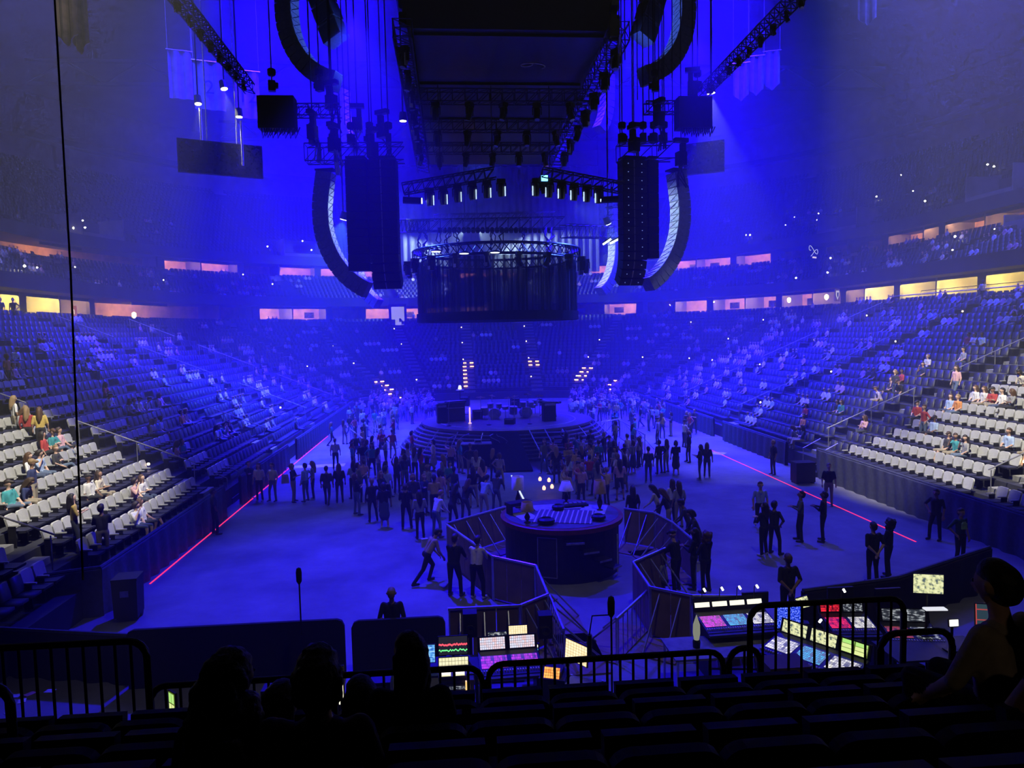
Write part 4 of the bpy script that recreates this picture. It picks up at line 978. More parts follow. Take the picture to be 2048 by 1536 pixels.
for i, (x, y, r) in enumerate(((-0.62, -1.15, 0.26), (0.95, -1.0, 0.22), (-0.05, 0.35, 0.2))):
    b = MB().lathe([(r*0.55, 0), (r, 0.05), (r*0.97, 0.12), (r*0.6, 0.16), (r*0.5, 0.12)], 16)
    o = b.build('effects_tray', M_BLKPL, None, (BX+x, BY+y, TZ+0.016)); tag(o, 'dark round monitor wedge on the small stage, %s one' % ('left front', 'right front', 'middle')[i], 'wedge')
t = empty('bench', (BX-1.3, BY+0.25, TZ), 0.5, 'low dark padded bench at the left of the small stage', 'bench')
MB().box((0, 0, 0.3), (0.8, 0.35, 0.1)).build('seat', M_BLKPL, t)
for sx in (-1, 1): MB().box((sx*0.33, 0, 0.13), (0.05, 0.3, 0.25)).build('leg', M_BLACK, t)
t = empty('pedal_board', (BX+0.55, BY+0.75, TZ), 0.2, 'black pedal board at the back right of the small stage', 'pedal board')
MB().box((0, 0, 0.04), (0.8, 0.35, 0.07)).build('board', M_BLKPL, t)
for k in range(5): MB().box((-0.3+0.15*k, 0, 0.1), (0.1, 0.16, 0.05)).build('pedal', M_RAIL, t)

# ================================================================== barricade
def barrier(p0, p1, label, h=1.2, side=1, sheet=True, brace=2):
    p0, p1 = Vector(p0), Vector(p1); p0.z = p1.z = 0; v = p1-p0; ln = v.length; rz = math.atan2(v.y, v.x)
    t = empty('crowd_barrier', p0, rz, label, 'barrier')
    n = max(1, round(ln/0.55))
    if sheet:
        for k in range(n): MB().box((ln*(k+0.5)/n, 0, h/2+0.03), (ln/n-0.02, 0.02, h-0.1)).build('panel', M_WOOD, t)
    else:
        for k in range(n*2): MB().tube((ln*(k+0.5)/n/2, 0, 0.05), (ln*(k+0.5)/n/2, 0, h), 0.012, 5).build('bar', M_ALU, t)
    MB().tube((0, 0, h+0.02), (ln, 0, h+0.02), 0.035, 8).build('top_rail', M_ALU, t)
    for x in (0.03, ln-0.03): MB().tube((x, 0, 0.02), (x, 0, h), 0.025, 6).build('post', M_ALU, t)
    for k in range(brace):
        x = ln*(k+0.5)/brace; MB().tube((x, 0.03*side, h-0.08), (x, side*1.0, 0.04), 0.022, 6).build('brace', M_ALU, t)
    MB().box((ln/2, side*0.5, 0.02), (ln*0.98, 0.98, 0.03)).build('foot_plate', M_WOOD, t)
    return t
def wing(pts, labels, h, side, **kw):
    W = [atz(px, py, h) for px, py in pts]
    for i in range(len(W)-1): barrier(W[i], W[i+1], labels[i], h, side, **kw)
wing([(893, 1048), (1012, 1014)], ['barrier panel behind the small stage on the left, with pale braces'], 1.2, -1, brace=5)
wing([(893, 1050), (985, 1114), (1072, 1133), (1096, 1190)], ['barrier under the three leaning men', 'wooden barrier left of the small stage', 'angled barrier at the right tip of the left pen'], 1.2, 1)
wing([(1096, 1190), (1040, 1213), (896, 1220)], ['slanting barrier in front of the left pen', 'brown front barrier behind the sound desks'], 1.2, 1, brace=3)
wing([(1248, 1018), (1310, 1027), (1345, 1046), (1392, 1086)], ['barrier right behind the small stage', 'second barrier right of the small stage', 'third barrier curving round the right pen'], 1.2, -1)
wing([(1330, 1098), (1266, 1126), (1300, 1176)], ['barrier at the left tip of the right pen', 'slanting braced barrier left of the crouching fan'], 1.2, 1, brace=3)
wing([(1300, 1176), (1384, 1193), (1522, 1194)], ['brown barrier before the right pen', 'long front barrier behind the lighting desk'], 1.2, -1, brace=2)
wing([(1098, 1190), (1128, 1262)], ['open bright barrier along the centre aisle, left'], 1.0, 1, sheet=False)
wing([(1300, 1178), (1232, 1240)], ['open bright barrier along the centre aisle, right'], 1.0, -1, sheet=False)
for i, (a, b2) in enumerate((((700, 858), (735, 885)), ((722, 850), (768, 862)), ((1200, 845), (1240, 838)), ((1238, 840), (1290, 870)))):
    wing([a, b2], ['open crowd barrier beside the round stage, %s from the left' % ORD[i]], 1.2, 1, sheet=False)

# ================================================================== scoreboard and rigging
t = empty('scoreboard', (2.75, 43, 20.0), 0, 'huge dark hanging scoreboard box over the stage', 'scoreboard')
b = MB(); x0, x1 = -4.35, 4.35
b.add([(x0, -12, 0), (x1, -12, 0), (x1, 12, 0), (x0, 12, 0), (x0-0.9, -13, 4.5), (x1+0.9, -13, 4.5), (x1+0.9, 13, 4.5), (x0-0.9, 13, 4.5), (x0-0.9, -13, 9), (x1+0.9, -13, 9), (x1+0.9, 13, 9), (x0-0.9, 13, 9)],
      [(3, 2, 1, 0), (0, 1, 5, 4), (1, 2, 6, 5), (2, 3, 7, 6), (3, 0, 4, 7), (4, 5, 9, 8), (5, 6, 10, 9), (6, 7, 11, 10), (7, 4, 8, 11), (8, 9, 10, 11)]).build('housing', mat('scoreboard_black', (0.02, 0.02, 0.028), 0.5), t)
for k in range(4):
    MB().box((0, -9+6*k, -0.06), (8.3, 5.2, 0.12)).build('underside_panel', mat('underside', (0.03, 0.03, 0.045), 0.35), t)
for sx in (-1, 1): MB().box((sx*4.9, 0, 6.2), (0.1, 22, 4.2)).build('side_display', M_SCREEN0, t)
MB().box((0, -13.05, 6.6), (8.6, 0.1, 3.6)).build('end_display', M_SCREEN0, t)
pts = [(0.9+0.42*math.cos(a)+0.1*a, -8.6+0.28*math.sin(a)+0.05*a, -0.14) for a in [0.35*k for k in range(22)]]
MB().path(pts, 0.035, 5).build('script_mark', M_PALE, t)
for sx in (-3, 3):
    for sy in (-9, 9): MB().tube((sx, sy, 9), (sx, sy, 19), 0.05, 5).build('hanger_cable', M_BLACK, t)

def truss(name, p0, p1, w, label, m=M_TRUSS, hangers=(), group=None):
    p0, p1 = Vector(p0), Vector(p1); v = p1-p0; ln = v.length; u = v/ln
    s = u.cross(Vector((0, 0, 1))).normalized(); q = s.cross(u).normalized()
    t = empty(name, p0, 0, label, 'truss', group); C = [s*a*w/2+q*c*w/2 for a in (-1, 1) for c in (-1, 1)]
    for c in C: MB().tube(c, c+v, 0.035, 5).build('chord', m, t)
    n = max(2, round(ln/w)); lc = MB()
    for k in range(n):
        a, e = v*(k/n), v*((k+1)/n)
        for i, j in ((0, 1), (2, 3), (0, 2), (1, 3)):
            lc.tube(a+C[i], e+C[j], 0.02, 4, cap=False); lc.tube(a+C[i], a+C[j], 0.02, 4, cap=False)
    tag(lc.build('lacing', m, t), kind='stuff')
    return t
def hoist(loc, label, top=36.0):
    t = empty('chain_hoist', loc, RND.uniform(0, 3), label, 'hoist', 'chain hoists above the rig')
    MB().box((0, 0, 0.25), (0.34, 0.28, 0.5)).box((0.22, 0, 0.28), (0.16, 0.2, 0.26)).build('motor', M_BLACK, t)
    MB().tube((0, 0, 0.5), (0, 0, top-loc[2]), 0.03, 5).build('chain', M_BLACK, t)
    MB().lathe([(0.16, 0.75), (0.2, 0.8), (0.2, 1.05), (0.1, 1.1)], 8).build('chain_bag', M_BLKCL, t)
def mhead(loc, label, group, rz=0.0, tilt=0.0, edge=True):
    t = empty('moving_light', loc, rz, label, 'stage light', group)
    MB().box((0, 0, -0.11), (0.42, 0.3, 0.2)).build('base', M_BLKPL, t)
    MB().add([(-.245, -.08, -.6), (-.195, -.08, -.6), (-.195, -.08, -.25), (.195, -.08, -.25), (.195, -.08, -.6), (.245, -.08, -.6), (.245, -.08, -.2), (-.245, -.08, -.2), (-.245, .08, -.6), (-.195, .08, -.6), (-.195, .08, -.25), (.195, .08, -.25), (.195, .08, -.6), (.245, .08, -.6), (.245, .08, -.2), (-.245, .08, -.2)], [(0, 1, 2, 3, 4, 5, 6, 7), (15, 14, 13, 12, 11, 10, 9, 8)]+[(k, k+8, (k+1) % 8+8, (k+1) % 8) for k in range(8)]).build('yoke', M_BLACK, t)
    h = MB().lathe([(0.12, 0.28), (0.17, 0.22), (0.17, -0.18), (0.14, -0.34)], 10).build('head', M_BLKPL, t, (0, 0, -0.52)); h.rotation_euler = (tilt, 0, 0)
    MB().lathe([(0.13, -0.345), (0.13, -0.36)], 10).build('lens', mat('lens_glass', (0.3, 0.35, 0.5), 0.1), h)
    if edge: MB().box((0.185 if loc[0] < 3 else -0.185, -0.05, -0.55), (0.03, 0.16, 0.5)).build('side_plate', M_ALU, t)
    return t
# long rig trusses down the hall below the scoreboard edges
for nm, X in (('left', -1.75), ('right', 7.25)):
    truss('rig_truss', (X, 30, 19.6), (X, 50, 18.6), 0.75, 'long black truss under the %s edge of the scoreboard' % nm)
    for k in range(7):
        y = 30.8+2.4*k; mhead((X, y, 19.2-0.05*(y-30)), 'moving light, %s from the near end, under the %s scoreboard truss' % (ORD[k], nm), 'lights under the scoreboard trusses', RND.uniform(0, 6), RND.uniform(-.4, .4))
    hoist((X, 31, 20.1), 'chain hoist at the near end of the %s scoreboard truss' % nm); hoist((X, 40, 19.7), 'chain hoist mid-way on the %s scoreboard truss' % nm)
for k, y in enumerate((36.5, 41.5, 46.5)):
    truss('cross_truss', (-1.6, y, 19.0), (7.1, y, 19.0), 0.6, '%s dark cross truss below the scoreboard' % ('near', 'middle', 'far')[k])
    for q in range(5): mhead((-0.6+1.7*q, y, 18.7), '%s stage light on the %s cross truss' % (ORD[q], ('near', 'middle', 'far')[k]), 'lights on the cross trusses', q, 0.3, False)
# outer trusses running towards the camera with small lamps
for nm, X in (('left', -9.5), ('right', 13.0)):
    sg = -1 if nm == 'left' else 1
    truss('side_truss', (X, 20, 19.5), (X, 36.2, 19.2), 0.45, 'long side truss running towards the camera on the %s' % nm)
    for k in range(12): mhead((X, 22.5+1.15*k, 19.2), '%s light hanging from the %s side truss' % (ORD[k], nm), 'lights on the side trusses', k, 0.5).scale = (.5, .5, .5)
    a = at(575 if sg < 0 else 1290, 222 if sg < 0 else 216, 37); e = at(682 if sg < 0 else 1420, 221 if sg < 0 else 214, 37)
    truss('spreader_truss', a, e, 0.55, 'short horizontal %s truss beside the speaker hangs' % nm)
    a = at(612 if sg < 0 else 1236, 308 if sg < 0 else 305, 37.2); e = at(808 if sg < 0 else 1345, 306 if sg < 0 else 303, 37.2)
    truss('speaker_truss', a, e, 0.85, 'wide truss carrying the %s speaker hangs' % nm)
    for k in range(5):
        p = a.lerp(e, (k+0.4)/5.2); hoist((p.x, p.y, p.z+0.45), 'chain hoist on the %s speaker truss, %s from the left' % (nm, ORD[k]))
    for k in range(2):
        p = at((545, 640) [k] if sg < 0 else (1310, 1395)[k], 195, 37); hoist((p.x, p.y, p.z+0.3), 'chain hoist on the short %s truss, %s one' % (nm, ('left', 'right')[k]))
    p = at(555 if sg < 0 else 1386, 228, 36.6)
    t = empty('cable_rack', p, 0, 'dark boxed cable rack at the outer end of the %s rig' % nm, 'cable rack')
    MB().box((0, 0, 0), (1.75, 0.8, 1.55)).build('box', M_BLKPL, t)
    cb = MB()
    for k in range(14):
        x = (-0.6+0.1*k)*1.2; cb.path([(x, -0.3, -0.7), (x+0.05, -0.35, -1.05-0.25*RND.random()), (x+0.25, -0.2, -0.7)], 0.035, 5)
    tag(cb.build('cable_loops', M_BLACK, t), kind='stuff')
# extra ragged gear hanging round the speaker trusses
for i, (px, py, Y) in enumerate(((663, 205, 37), (715, 250, 38), (765, 262, 38), (625, 265, 37), (745, 300, 36.5), (1228, 60, 30), (1318, 240, 37), (1268, 290, 37), (1362, 318, 37), (668, 290, 36.5), (1385, 178, 36.5))):
    p = at(px, py, Y)
    t = empty('rig_motor', p, RND.uniform(0, 3), 'dark rigging motor with cable bundle, %s from the left above the rig' % ORD[sorted([663, 715, 765, 625, 745, 1228, 1318, 1268, 1362, 668, 1385]).index(px)], 'rigging motor')
    MB().box((0, 0, 0), (0.5, 0.4, 0.7)).box((0.1, 0, 0.55), (0.25, 0.25, 0.5)).box((0, 0, 0.95), (0.75, 0.3, 0.22)).build('motor', M_TRUSS, t)
    cb = MB(); [cb.path([(RND.uniform(-.3, .3), -0.2, -0.3), (RND.uniform(-.4, .4), -0.25, -0.9), (RND.uniform(-.4, .4), -0.2, -1.5)], 0.04, 5) for k in range(5)]
    cb.build('cable_bundle', M_ALU if i % 2 else M_TRUSS, t)
    MB().tube((0, 0, 1.0), (0, 0, 36-p.z), 0.03, 4).build('chain', M_BLACK, t)

# ------------------------------------------------------------------ speaker hangs
M_CAB = mat('speaker_black', (0.010, 0.010, 0.014), 0.5); M_GRL = mat('speaker_grille', (0.014, 0.014, 0.018), 0.6, scale=60)
M_REAR = mat('speaker_rear_plate', (0.72, 0.72, 0.70), 0.5)
M_CABG = mat('speaker_grey', (0.13, 0.135, 0.15), 0.55)
def cab_mesh(w, d, h, nm):
    b = MB().mat(0).box((0, 0, 0), (w, d, h*0.94), taper=1.0).mat(1).box((0, d/2+0.012, 0), (w*0.96, 0.02, h*0.84)).mat(2).box((0, -d/2-0.02, 0), (w*0.9, 0.03, h*0.8))
    b.mat(0).tube((-w*0.35, -d/2-0.05, -h*0.35), (w*0.35, -d/2-0.05, h*0.35), 0.02, 4)
    return b
def hang(name, top, face, n, splay, label, w=1.15, d=0.62, h=0.42, mats=None, dots=False, strip=False):
    """top: hanging point; face: horizontal direction the boxes look to; splay: pitch in degrees of each box"""
    f = Vector((face[0], face[1], 0)).normalized(); rz = math.atan2(-f.x, f.y)
    t = empty(name, top, rz, label, 'loudspeaker array')
    me = cab_mesh(w, d, h, name).mesh('cabinet', mats or [M_CAB, M_GRL, M_REAR])
    MB().box((0, 0, 0.12), (w*0.9, d*1.2, 0.1)).build('fly_frame', M_BLACK, t)
    dot = MB().box((0, d/2+0.03, 0), (0.05, 0.01, 0.03)).mesh('indicator', glow('cab_dot', (0.25, 0.35, 1.0), 0.8))
    sp = MB().box((0.05, d/2+0.03, 0), (0.05, 0.03, h*0.9)).mesh('centre_strip', M_RAIL)
    y = z = 0.0
    for k in range(n):
        a = math.radians(splay(k)); y -= math.sin(a)*h/2; z -= math.cos(a)*h/2
        o = link('cabinet', me, t, (0, y, z)); o.rotation_euler = (-a, 0, 0)
        if dots:
            for sx in (-0.28, 0.28):
                q = link('indicator', dot, o, (sx*w, 0, 0))
        if strip: link('centre_strip', sp, o)
        y -= math.sin(a)*h/2; z -= math.cos(a)*h/2
    return t
def jsplay(n, a0, a1, k0):
    return lambda k: a0 if k < k0 else a0+(a1-a0)*((k-k0)/(n-1-k0))**1.25
# main black hangs (seen from the front)
fl_ = (-0.12, -1); fr_ = (0.22, -1)
p = at(713, 322, 36.6); hang('main_speaker_array', p, fl_, 13, lambda k: 0, 'outer column of the big black left speaker array', w=1.05)
p = at(765, 322, 36.6); hang('main_speaker_array', p, fl_, 15, jsplay(15, 0, 34, 10), 'inner column of the big black left speaker array', w=1.42, strip=True)
p = at(1264, 322, 36.6); hang('main_speaker_array', p, fr_, 15, jsplay(15, 0, 34, 10), 'inner column of the black right speaker array with blue dots', w=1.36, dots=True, strip=True)
p = at(1301, 322, 36.9); hang('main_speaker_array', p, fr_, 12, lambda k: 0, 'narrow outer column of the black right speaker array', w=0.6, dots=False)
MJ = [M_CABG, M_CABG, M_REAR]
p = at(652, 345, 42); hang('curved_speaker_array', p, (-1, 0.22), 18, jsplay(18, -10, 62, 2), 'grey curved speaker hang left of the black array', w=0.75, d=0.9, h=0.43, mats=MJ)
p = at(1352, 345, 42); hang('curved_speaker_array', p, (1, 0.35), 18, jsplay(18, -10, 60, 2), 'curved speaker hang with bright inner side right of the black array', w=0.95, d=0.8, h=0.42, mats=MJ)
p = at(712, 420, 54); hang('curved_speaker_array', p, (-1, 0.45), 17, jsplay(17, -6, 55, 5), 'white-backed curved speaker hang behind the left black array', w=0.9, d=0.7, h=0.45, mats=MJ)
p = at(1226, 418, 54); hang('curved_speaker_array', p, (1, 0.5), 15, jsplay(15, -4, 50, 5), 'white-backed curved speaker hang behind the right black array', w=0.9, d=0.7, h=0.45, mats=MJ)
p = at(578, -60, 40); hang('house_speaker_array', p, (-1, 0.35), 16, jsplay(16, -8, 72, 2), 'curved house speaker hang at the top left', w=0.9, d=0.9, h=0.46, mats=MJ)
p = at(1362, -60, 40); hang('house_speaker_array', p, (1, 0.35), 16, jsplay(16, -8, 72, 2), 'curved house speaker hang at the top right', w=0.9, d=0.9, h=0.46, mats=MJ)
p = at(1214, 150, 56); hang('house_speaker_array', p, (1, 0.6), 9, jsplay(9, 0, 32, 2), 'small bright speaker hang behind the right rig truss', w=0.9, d=0.8, h=0.5, mats=MJ)
p = at(684, 180, 56); hang('house_speaker_array', p, (-1, 0.6), 9, jsplay(9, 0, 32, 2), 'small bright speaker hang behind the left rig', w=0.9, d=0.8, h=0.5, mats=MJ)
for nm, px, a in (('left', 655, -0.5), ('right', 1298, 0.5)):
    p = at(px, 30, 42); t = empty('subwoofer_hang', p, a, 'tilted dark subwoofer box hang at the top %s' % nm, 'subwoofer')
    for k in range(3):
        o = MB().mat(0).box((0, 0, 0), (1.25, 0.9, 1.0)).mat(1).box((0, -0.46, 0), (1.1, 0.03, 0.85)).build('box', [M_CABG, M_GRL], t, (0.38*(k-1)*(1 if a < 0 else -1), 0, -1.05*(k-1))); o.rotation_euler = (0, 0.38*(-1 if a < 0 else 1), 0)
    MB().tube((0, 0, 1.4), (0, 0, 36-p.z), 0.04, 5).build('hanger', M_BLACK, t)

# ------------------------------------------------------------------ V-shaped light bars in front of the stage
G_EDGE = glow('lamp_edge', (0.55, 0.75, 1.0), 1.3)
for nm, (xa, ya, xb, yb_), xs, ys in (('left', (806, 378, 990, 346), (859, 886, 914, 944, 973, 1002), (378, 376, 371, 366, 363, 360)), ('right', (1084, 346, 1244, 376), (1072, 1098, 1123, 1148, 1174, 1197), (359, 362, 365, 368, 371, 374))):
    truss('light_truss', at(xa, ya, 36), at(xb, yb_, 36), 0.5, 'slanting black light truss over the stage, %s half' % nm)
    for k in range(6):
        t = mhead(at(xs[k], ys[k]-2, 36), '%s moving light from the left on the %s slanting truss' % (ORD[k], nm), 'moving lights on the slanting trusses', 0, 0.1, False)
        MB().box((0.19 if nm == 'left' else -0.19, -0.10, -0.62), (0.05, 0.12, 0.46)).build('lit_edge', G_EDGE, t)
    p = at(xa if nm == 'left' else xb-8, (ya if nm == 'left' else yb_)+22, 36)
    t = empty('profile_light', p, 0, 'profile spotlight at the outer end of the %s slanting truss' % nm, 'stage light'); sg = 1 if nm == 'left' else -1
    MB().tube((0, 0, 0), (sg*0.9, 0, -0.05), 0.17, 8).build('barrel', M_BLKPL, t); MB().tube((sg*0.3, 0, 0), (sg*0.3, 0, 0.6), 0.04, 5).build('clamp', M_BLACK, t)
    MB().tube((sg*0.9, 0, -0.05), (sg*0.95, 0, -0.05), 0.14, 8).build('lens', glow('beam_lens', (0.6, 0.8, 1), 6), t)
    q = p+Vector((sg*1.1, 0, -0.06)); spot('beam_light_'+nm, q, q+Vector((sg*5, 3.2, -1.6)), 2200, (0.35, 0.5, 1), 38, 0.4, 0.1)
# bright lamp between the halves
t = mhead(at(1088, 352, 36), 'bright blue-white stage light beside the gap of the slanting trusses', 'moving lights on the slanting trusses', 0, 0.1, False)
MB().box((0, -0.2, -0.15), (0.32, 0.05, 0.28)).build('lit_panel', glow('lit_panel', (0.15, 0.55, 1.0), 4), t)

# ------------------------------------------------------------------ rear beam with lamp pods, ring truss, sheer round curtain
YB = 52.5
a, e = at(812, 452, YB), at(1128, 446, YB)
truss('rear_beam', a, e, 0.8, 'long dark beam with a row of lamp pods over the curtain')
for k in range(24):
    p = at(880+9.5*k, 466, YB)
    t = empty('lamp_pod', p, 0, 'small dark lamp pod under the rear beam, %s from the left' % (ORD+['twenty-third', 'twenty-fourth'])[k], 'stage light', 'lamp pods under the rear beam')
    MB().lathe([(0.05, 0.42), (0.13, 0.36), (0.15, 0.1), (0.10, 0.0)], 8).build('housing', M_BLKPL, t); MB().lathe([(0.09, -0.012), (0.09, 0.0)], 8).build('lens', mat('lens_glass', (0, 0, 0)), t)
pl = MB(); a2, e2 = at(868, 436, YB), at(1112, 431, YB)
truss('walkway_rail', a2, e2, 0.5, 'thin pale-edged walkway rail above the rear beam', M_RAIL)
for nm, x in (('left', (800, 440, 850, 462)), ('right', (1130, 450, 1240, 475))):
    truss('side_beam', at(x[0], x[1]+12, 46), at(x[2], x[3]-10, 51), 0.8, 'dark slanting side beam at the %s end of the rear beam' % nm)
CR, CZ0, CZ1 = 4.95, 7.95, 11.6
t = empty('round_curtain', (SX-0.45, SY, CZ0), 0, 'tall sheer black curtain hanging in a ring above the stage', 'curtain')
def sheer():
    m, tt, b = _new('sheer_black'); N = tt.nodes; L = tt.links
    b.inputs['Base Color'].default_value = (0.012, 0.012, 0.02, 1); b.inputs['Roughness'].default_value = 0.9
    tr = N.new('ShaderNodeBsdfTransparent'); mx = N.new('ShaderNodeMixShader')
    tc = N.new('ShaderNodeTexCoord'); nz = N.new('ShaderNodeTexNoise'); mpg = N.new('ShaderNodeMapping'); mpg.inputs['Scale'].default_value = (5, 5, 0.05)
    L.new(tc.outputs['Object'], mpg.inputs['Vector']); L.new(mpg.outputs['Vector'], nz.inputs['Vector']); nz.inputs['Scale'].default_value = 1
    mr = N.new('ShaderNodeMapRange'); mr.inputs['From Min'].default_value = 0.4; mr.inputs['From Max'].default_value = 0.62; mr.inputs['To Min'].default_value = 0.05; mr.inputs['To Max'].default_value = 0.5
    L.new(nz.outputs['Fac'], mr.inputs['Value']); L.new(mr.outputs['Result'], mx.inputs['Fac'])
    L.new(b.outputs[0], mx.inputs[1]); L.new(tr.outputs[0], mx.inputs[2]); L.new(mx.outputs[0], N['Material Output'].inputs['Surface'])
    return m
n = 190; b = MB(); vs = []
for i in range(n):
    a = 2*PI*i/n; r = CR+0.10*math.sin(i*1.9)+0.05*math.sin(i*5.3)
    for z in (0, CZ1-CZ0): vs.append((r*math.cos(a), r*math.sin(a), z+(0.05*math.sin(i*2.3) if z == 0 else 0)))
b.add(vs, [(2*i, 2*((i+1) % n), 2*((i+1) % n)+1, 2*i+1) for i in range(n)]); b.build('sheer_cloth', sheer(), t, smooth=True)
MB().lathe([(CR-0.2, -0.02), (CR+0.2, -0.02), (CR+0.2, 0.5), (CR-0.2, 0.5), (CR-0.2, -0.02)], 48, cap=False).build('bottom_hem', M_BLKCL, t)
t = empty('ring_truss', (SX-0.45, SY, CZ1+0.1), 0, 'dark round truss ring carrying the sheer curtain', 'truss')
for rr, z in ((CR-0.25, 0), (CR+0.35, 0), (CR-0.25, 0.6), (CR+0.35, 0.6)):
    MB().path([(rr*math.cos(2*PI*k/48), rr*math.sin(2*PI*k/48), z) for k in range(49)], 0.05, 5).build('chord', M_TRUSS, t)
lc = MB()
for k in range(64):
    a, e = 2*PI*k/64, 2*PI*(k+1)/64; P = lambda rr, a, z: (rr*math.cos(a), rr*math.sin(a), z)
    lc.tube(P(CR-0.25, a, 0), P(CR-0.25, e, 0.6), 0.03, 4); lc.tube(P(CR+0.35, a, 0.6), P(CR+0.35, e, 0), 0.03, 4); lc.tube(P(CR-0.25, a, 0.6), P(CR+0.35, a, 0.6), 0.03, 4)
tag(lc.build('lacing', M_TRUSS, t), kind='stuff')
for k in range(20):
    a = 2*PI*(k+0.5)/20
    mhead((SX-0.45+(CR+0.7)*math.cos(a), SY+(CR+0.7)*math.sin(a), CZ1+0.1), 'stage light on the round truss ring, %s clockwise from the right' % ORD[k], 'lights round the truss ring', a, RND.uniform(-.6, .6))
G_PUCK = glow('puck_white', (0.8, 0.9, 1), 2.5)
for i, (px, py) in enumerate(((872, 503), (928, 507), (990, 505))):
    p = at(px, py, SY-CR-0.5)
    t = empty('strobe_lamp', p, 0, 'lit white round lamp on the curtain ring, %s from the left' % ORD[i], 'stage light')
    MB().lathe([(0.28, 0), (0.3, 0.03), (0.22, 0.1), (0.05, 0.14)], 14).build('housing', M_BLKPL, t); MB().lathe([(0.26, -0.02), (0.26, 0.002)], 14).build('diffuser', G_PUCK, t)
# cable bundles between the beam and the ring
for i, (px, dx) in enumerate(((838, 0), (848, 6), (897, -4), (913, 3), (985, 2), (1005, -5), (1045, 0), (1093, 6), (1104, -3), (876, 1), (881, 0))):
    a, e = at(px, 455, 49), at(px+dx, 508, 46)
    cb = MB(); r = random.Random(i)
    for q in range(3 if i < 9 else 1):
        pts = [a.lerp(e, k/6)+Vector((r.uniform(-.22, .22) if 0 < k < 6 else 0, 0, 0)) for k in range(7)]
        cb.path([x-e for x in pts], 0.035, 5)
    tag(cb.build('cable_bundle', M_BLACK, None, e), 'hanging cable bundle over the curtain ring, %s from the left' % ORD[sorted((838, 848, 897, 913, 985, 1005, 1045, 1093, 1104, 876, 881)).index(px)], 'cables')
# chains from the light bars and hangs to the roof
for i, (px, py) in enumerate(((880, 340), (985, 332), (1100, 330), (1215, 345), (1228, 60), (1250, 120), (1275, 200), (1298, 230), (1325, 260), (1345, 280), (690, 250), (1190, 160), (1215, 250), (1240, 280))):
    p = at(px, py, 37.5 if i != 4 else 30.5)
    tag(MB().tube((0, 0, 0), (0, 0, 37-p.z), 0.025, 4).build('steel_cable', M_BLACK, None, p), 'thin vertical steel cable above the rig, %s from the left' % ORD[sorted((880, 985, 1100, 1215.2, 1228, 1250, 1275, 1298, 1325, 1345, 690, 1190, 1215, 1240)).index(px if i != 3 else 1215.2)], 'cable')
# follow-spot beams and lamps
def beamlamp(px, py, Y, dirv, label, power, color, ang, rod=0.0, nm='beam'):
    p = at(px, py, Y); d = Vector(dirv).normalized()
    t = empty('beam_lamp', p, 0, label, 'stage light')
    MB().tube(-d*0.45, d*0.05, 0.2, 8, 0.25).build('barrel', M_BLKPL, t); MB().tube(d*0.05, d*0.08, 0.2, 8).build('lens', glow('lens_'+nm, (1, 0.95, 0.8) if color[0] > 0.8 else (0.7, 0.85, 1), 10), t)
    MB().tube((0, 0, 0.2), (0, 0, 36-p.z), 0.05, 5).build('pole', M_TRUSS, t)
    if rod: MB().tube((0.1, 0, -0.3), (0.1, 0, -rod), 0.07, 5).build('rod', M_PALE, t)
    spot('spot_'+nm, p+d*0.15, p+d*5, power, color, ang, 0.3, 0.08)
beamlamp(448, 176, 46, (0.22, -0.1, -1), 'small white spotlight shining down among the banners, right one', 3500, (1, 0.98, 0.75), 34, nm='banner_right')
beamlamp(396, 206, 46, (0.1, -0.1, -1), 'small white spotlight with rod among the banners, left one', 1600, (1, 0.98, 0.8), 44, 4.2, nm='banner_left')
beamlamp(478, 232, 46, (0.02, 0, -1), 'small spotlight with pale rod right of the banners', 500, (1, 0.95, 0.8), 16, 3.0, nm='banner_rod')
beamlamp(1422, 184, 37, (0.12, 0.1, -1), 'white spotlight under the right side truss', 3800, (0.85, 0.9, 1), 52, nm='right_beam')
beamlamp(806, 240, 44, (0, 0.05, -1), 'narrow pale spotlight left of the scoreboard truss', 700, (0.9, 0.9, 1), 14, nm='narrow')
beamlamp(930, 462, 97, (-1, 0.55, -0.75), 'white spotlight over the curtain shining left', 12000, (0.6, 0.85, 1), 76, nm='rear_left')
beamlamp(955, 462, 97, (1, 0.55, -0.75), 'white spotlight over the curtain shining right', 12000, (0.6, 0.85, 1), 76, nm='rear_right')
beamlamp(687, 437, 47, (-0.3, 0.2, -1), 'bright cyan spotlight behind the left speaker hangs', 4200, (0.25, 0.75, 1), 80, nm='cyan_left')
beamlamp(1216, 446, 47, (0.5, 0.3, -1), 'blue-white spotlight behind the right black array', 2500, (0.3, 0.7, 1), 80, nm='cyan_right')
for i, (xa, ya, xb, yb_) in enumerate(((1206, 489, 1222, 478), (1220, 487, 1238, 478))):
    a, e = at(xa, ya, 44), at(xb, yb_, 44)
    t = empty('tube_light', a, 0, 'bright white tube light on the right rig, %s of two' % ('lower', 'upper')[i], 'stage light')
    MB().tube((0, 0, 0), e-a, 0.07, 6).build('tube', glow('tube_white', (0.75, 0.88, 1), 2.2), t); MB().tube((0, 0, 0.12), e-a+Vector((0, 0, 0.12)), 0.05, 5).build('bracket', M_BLACK, t)

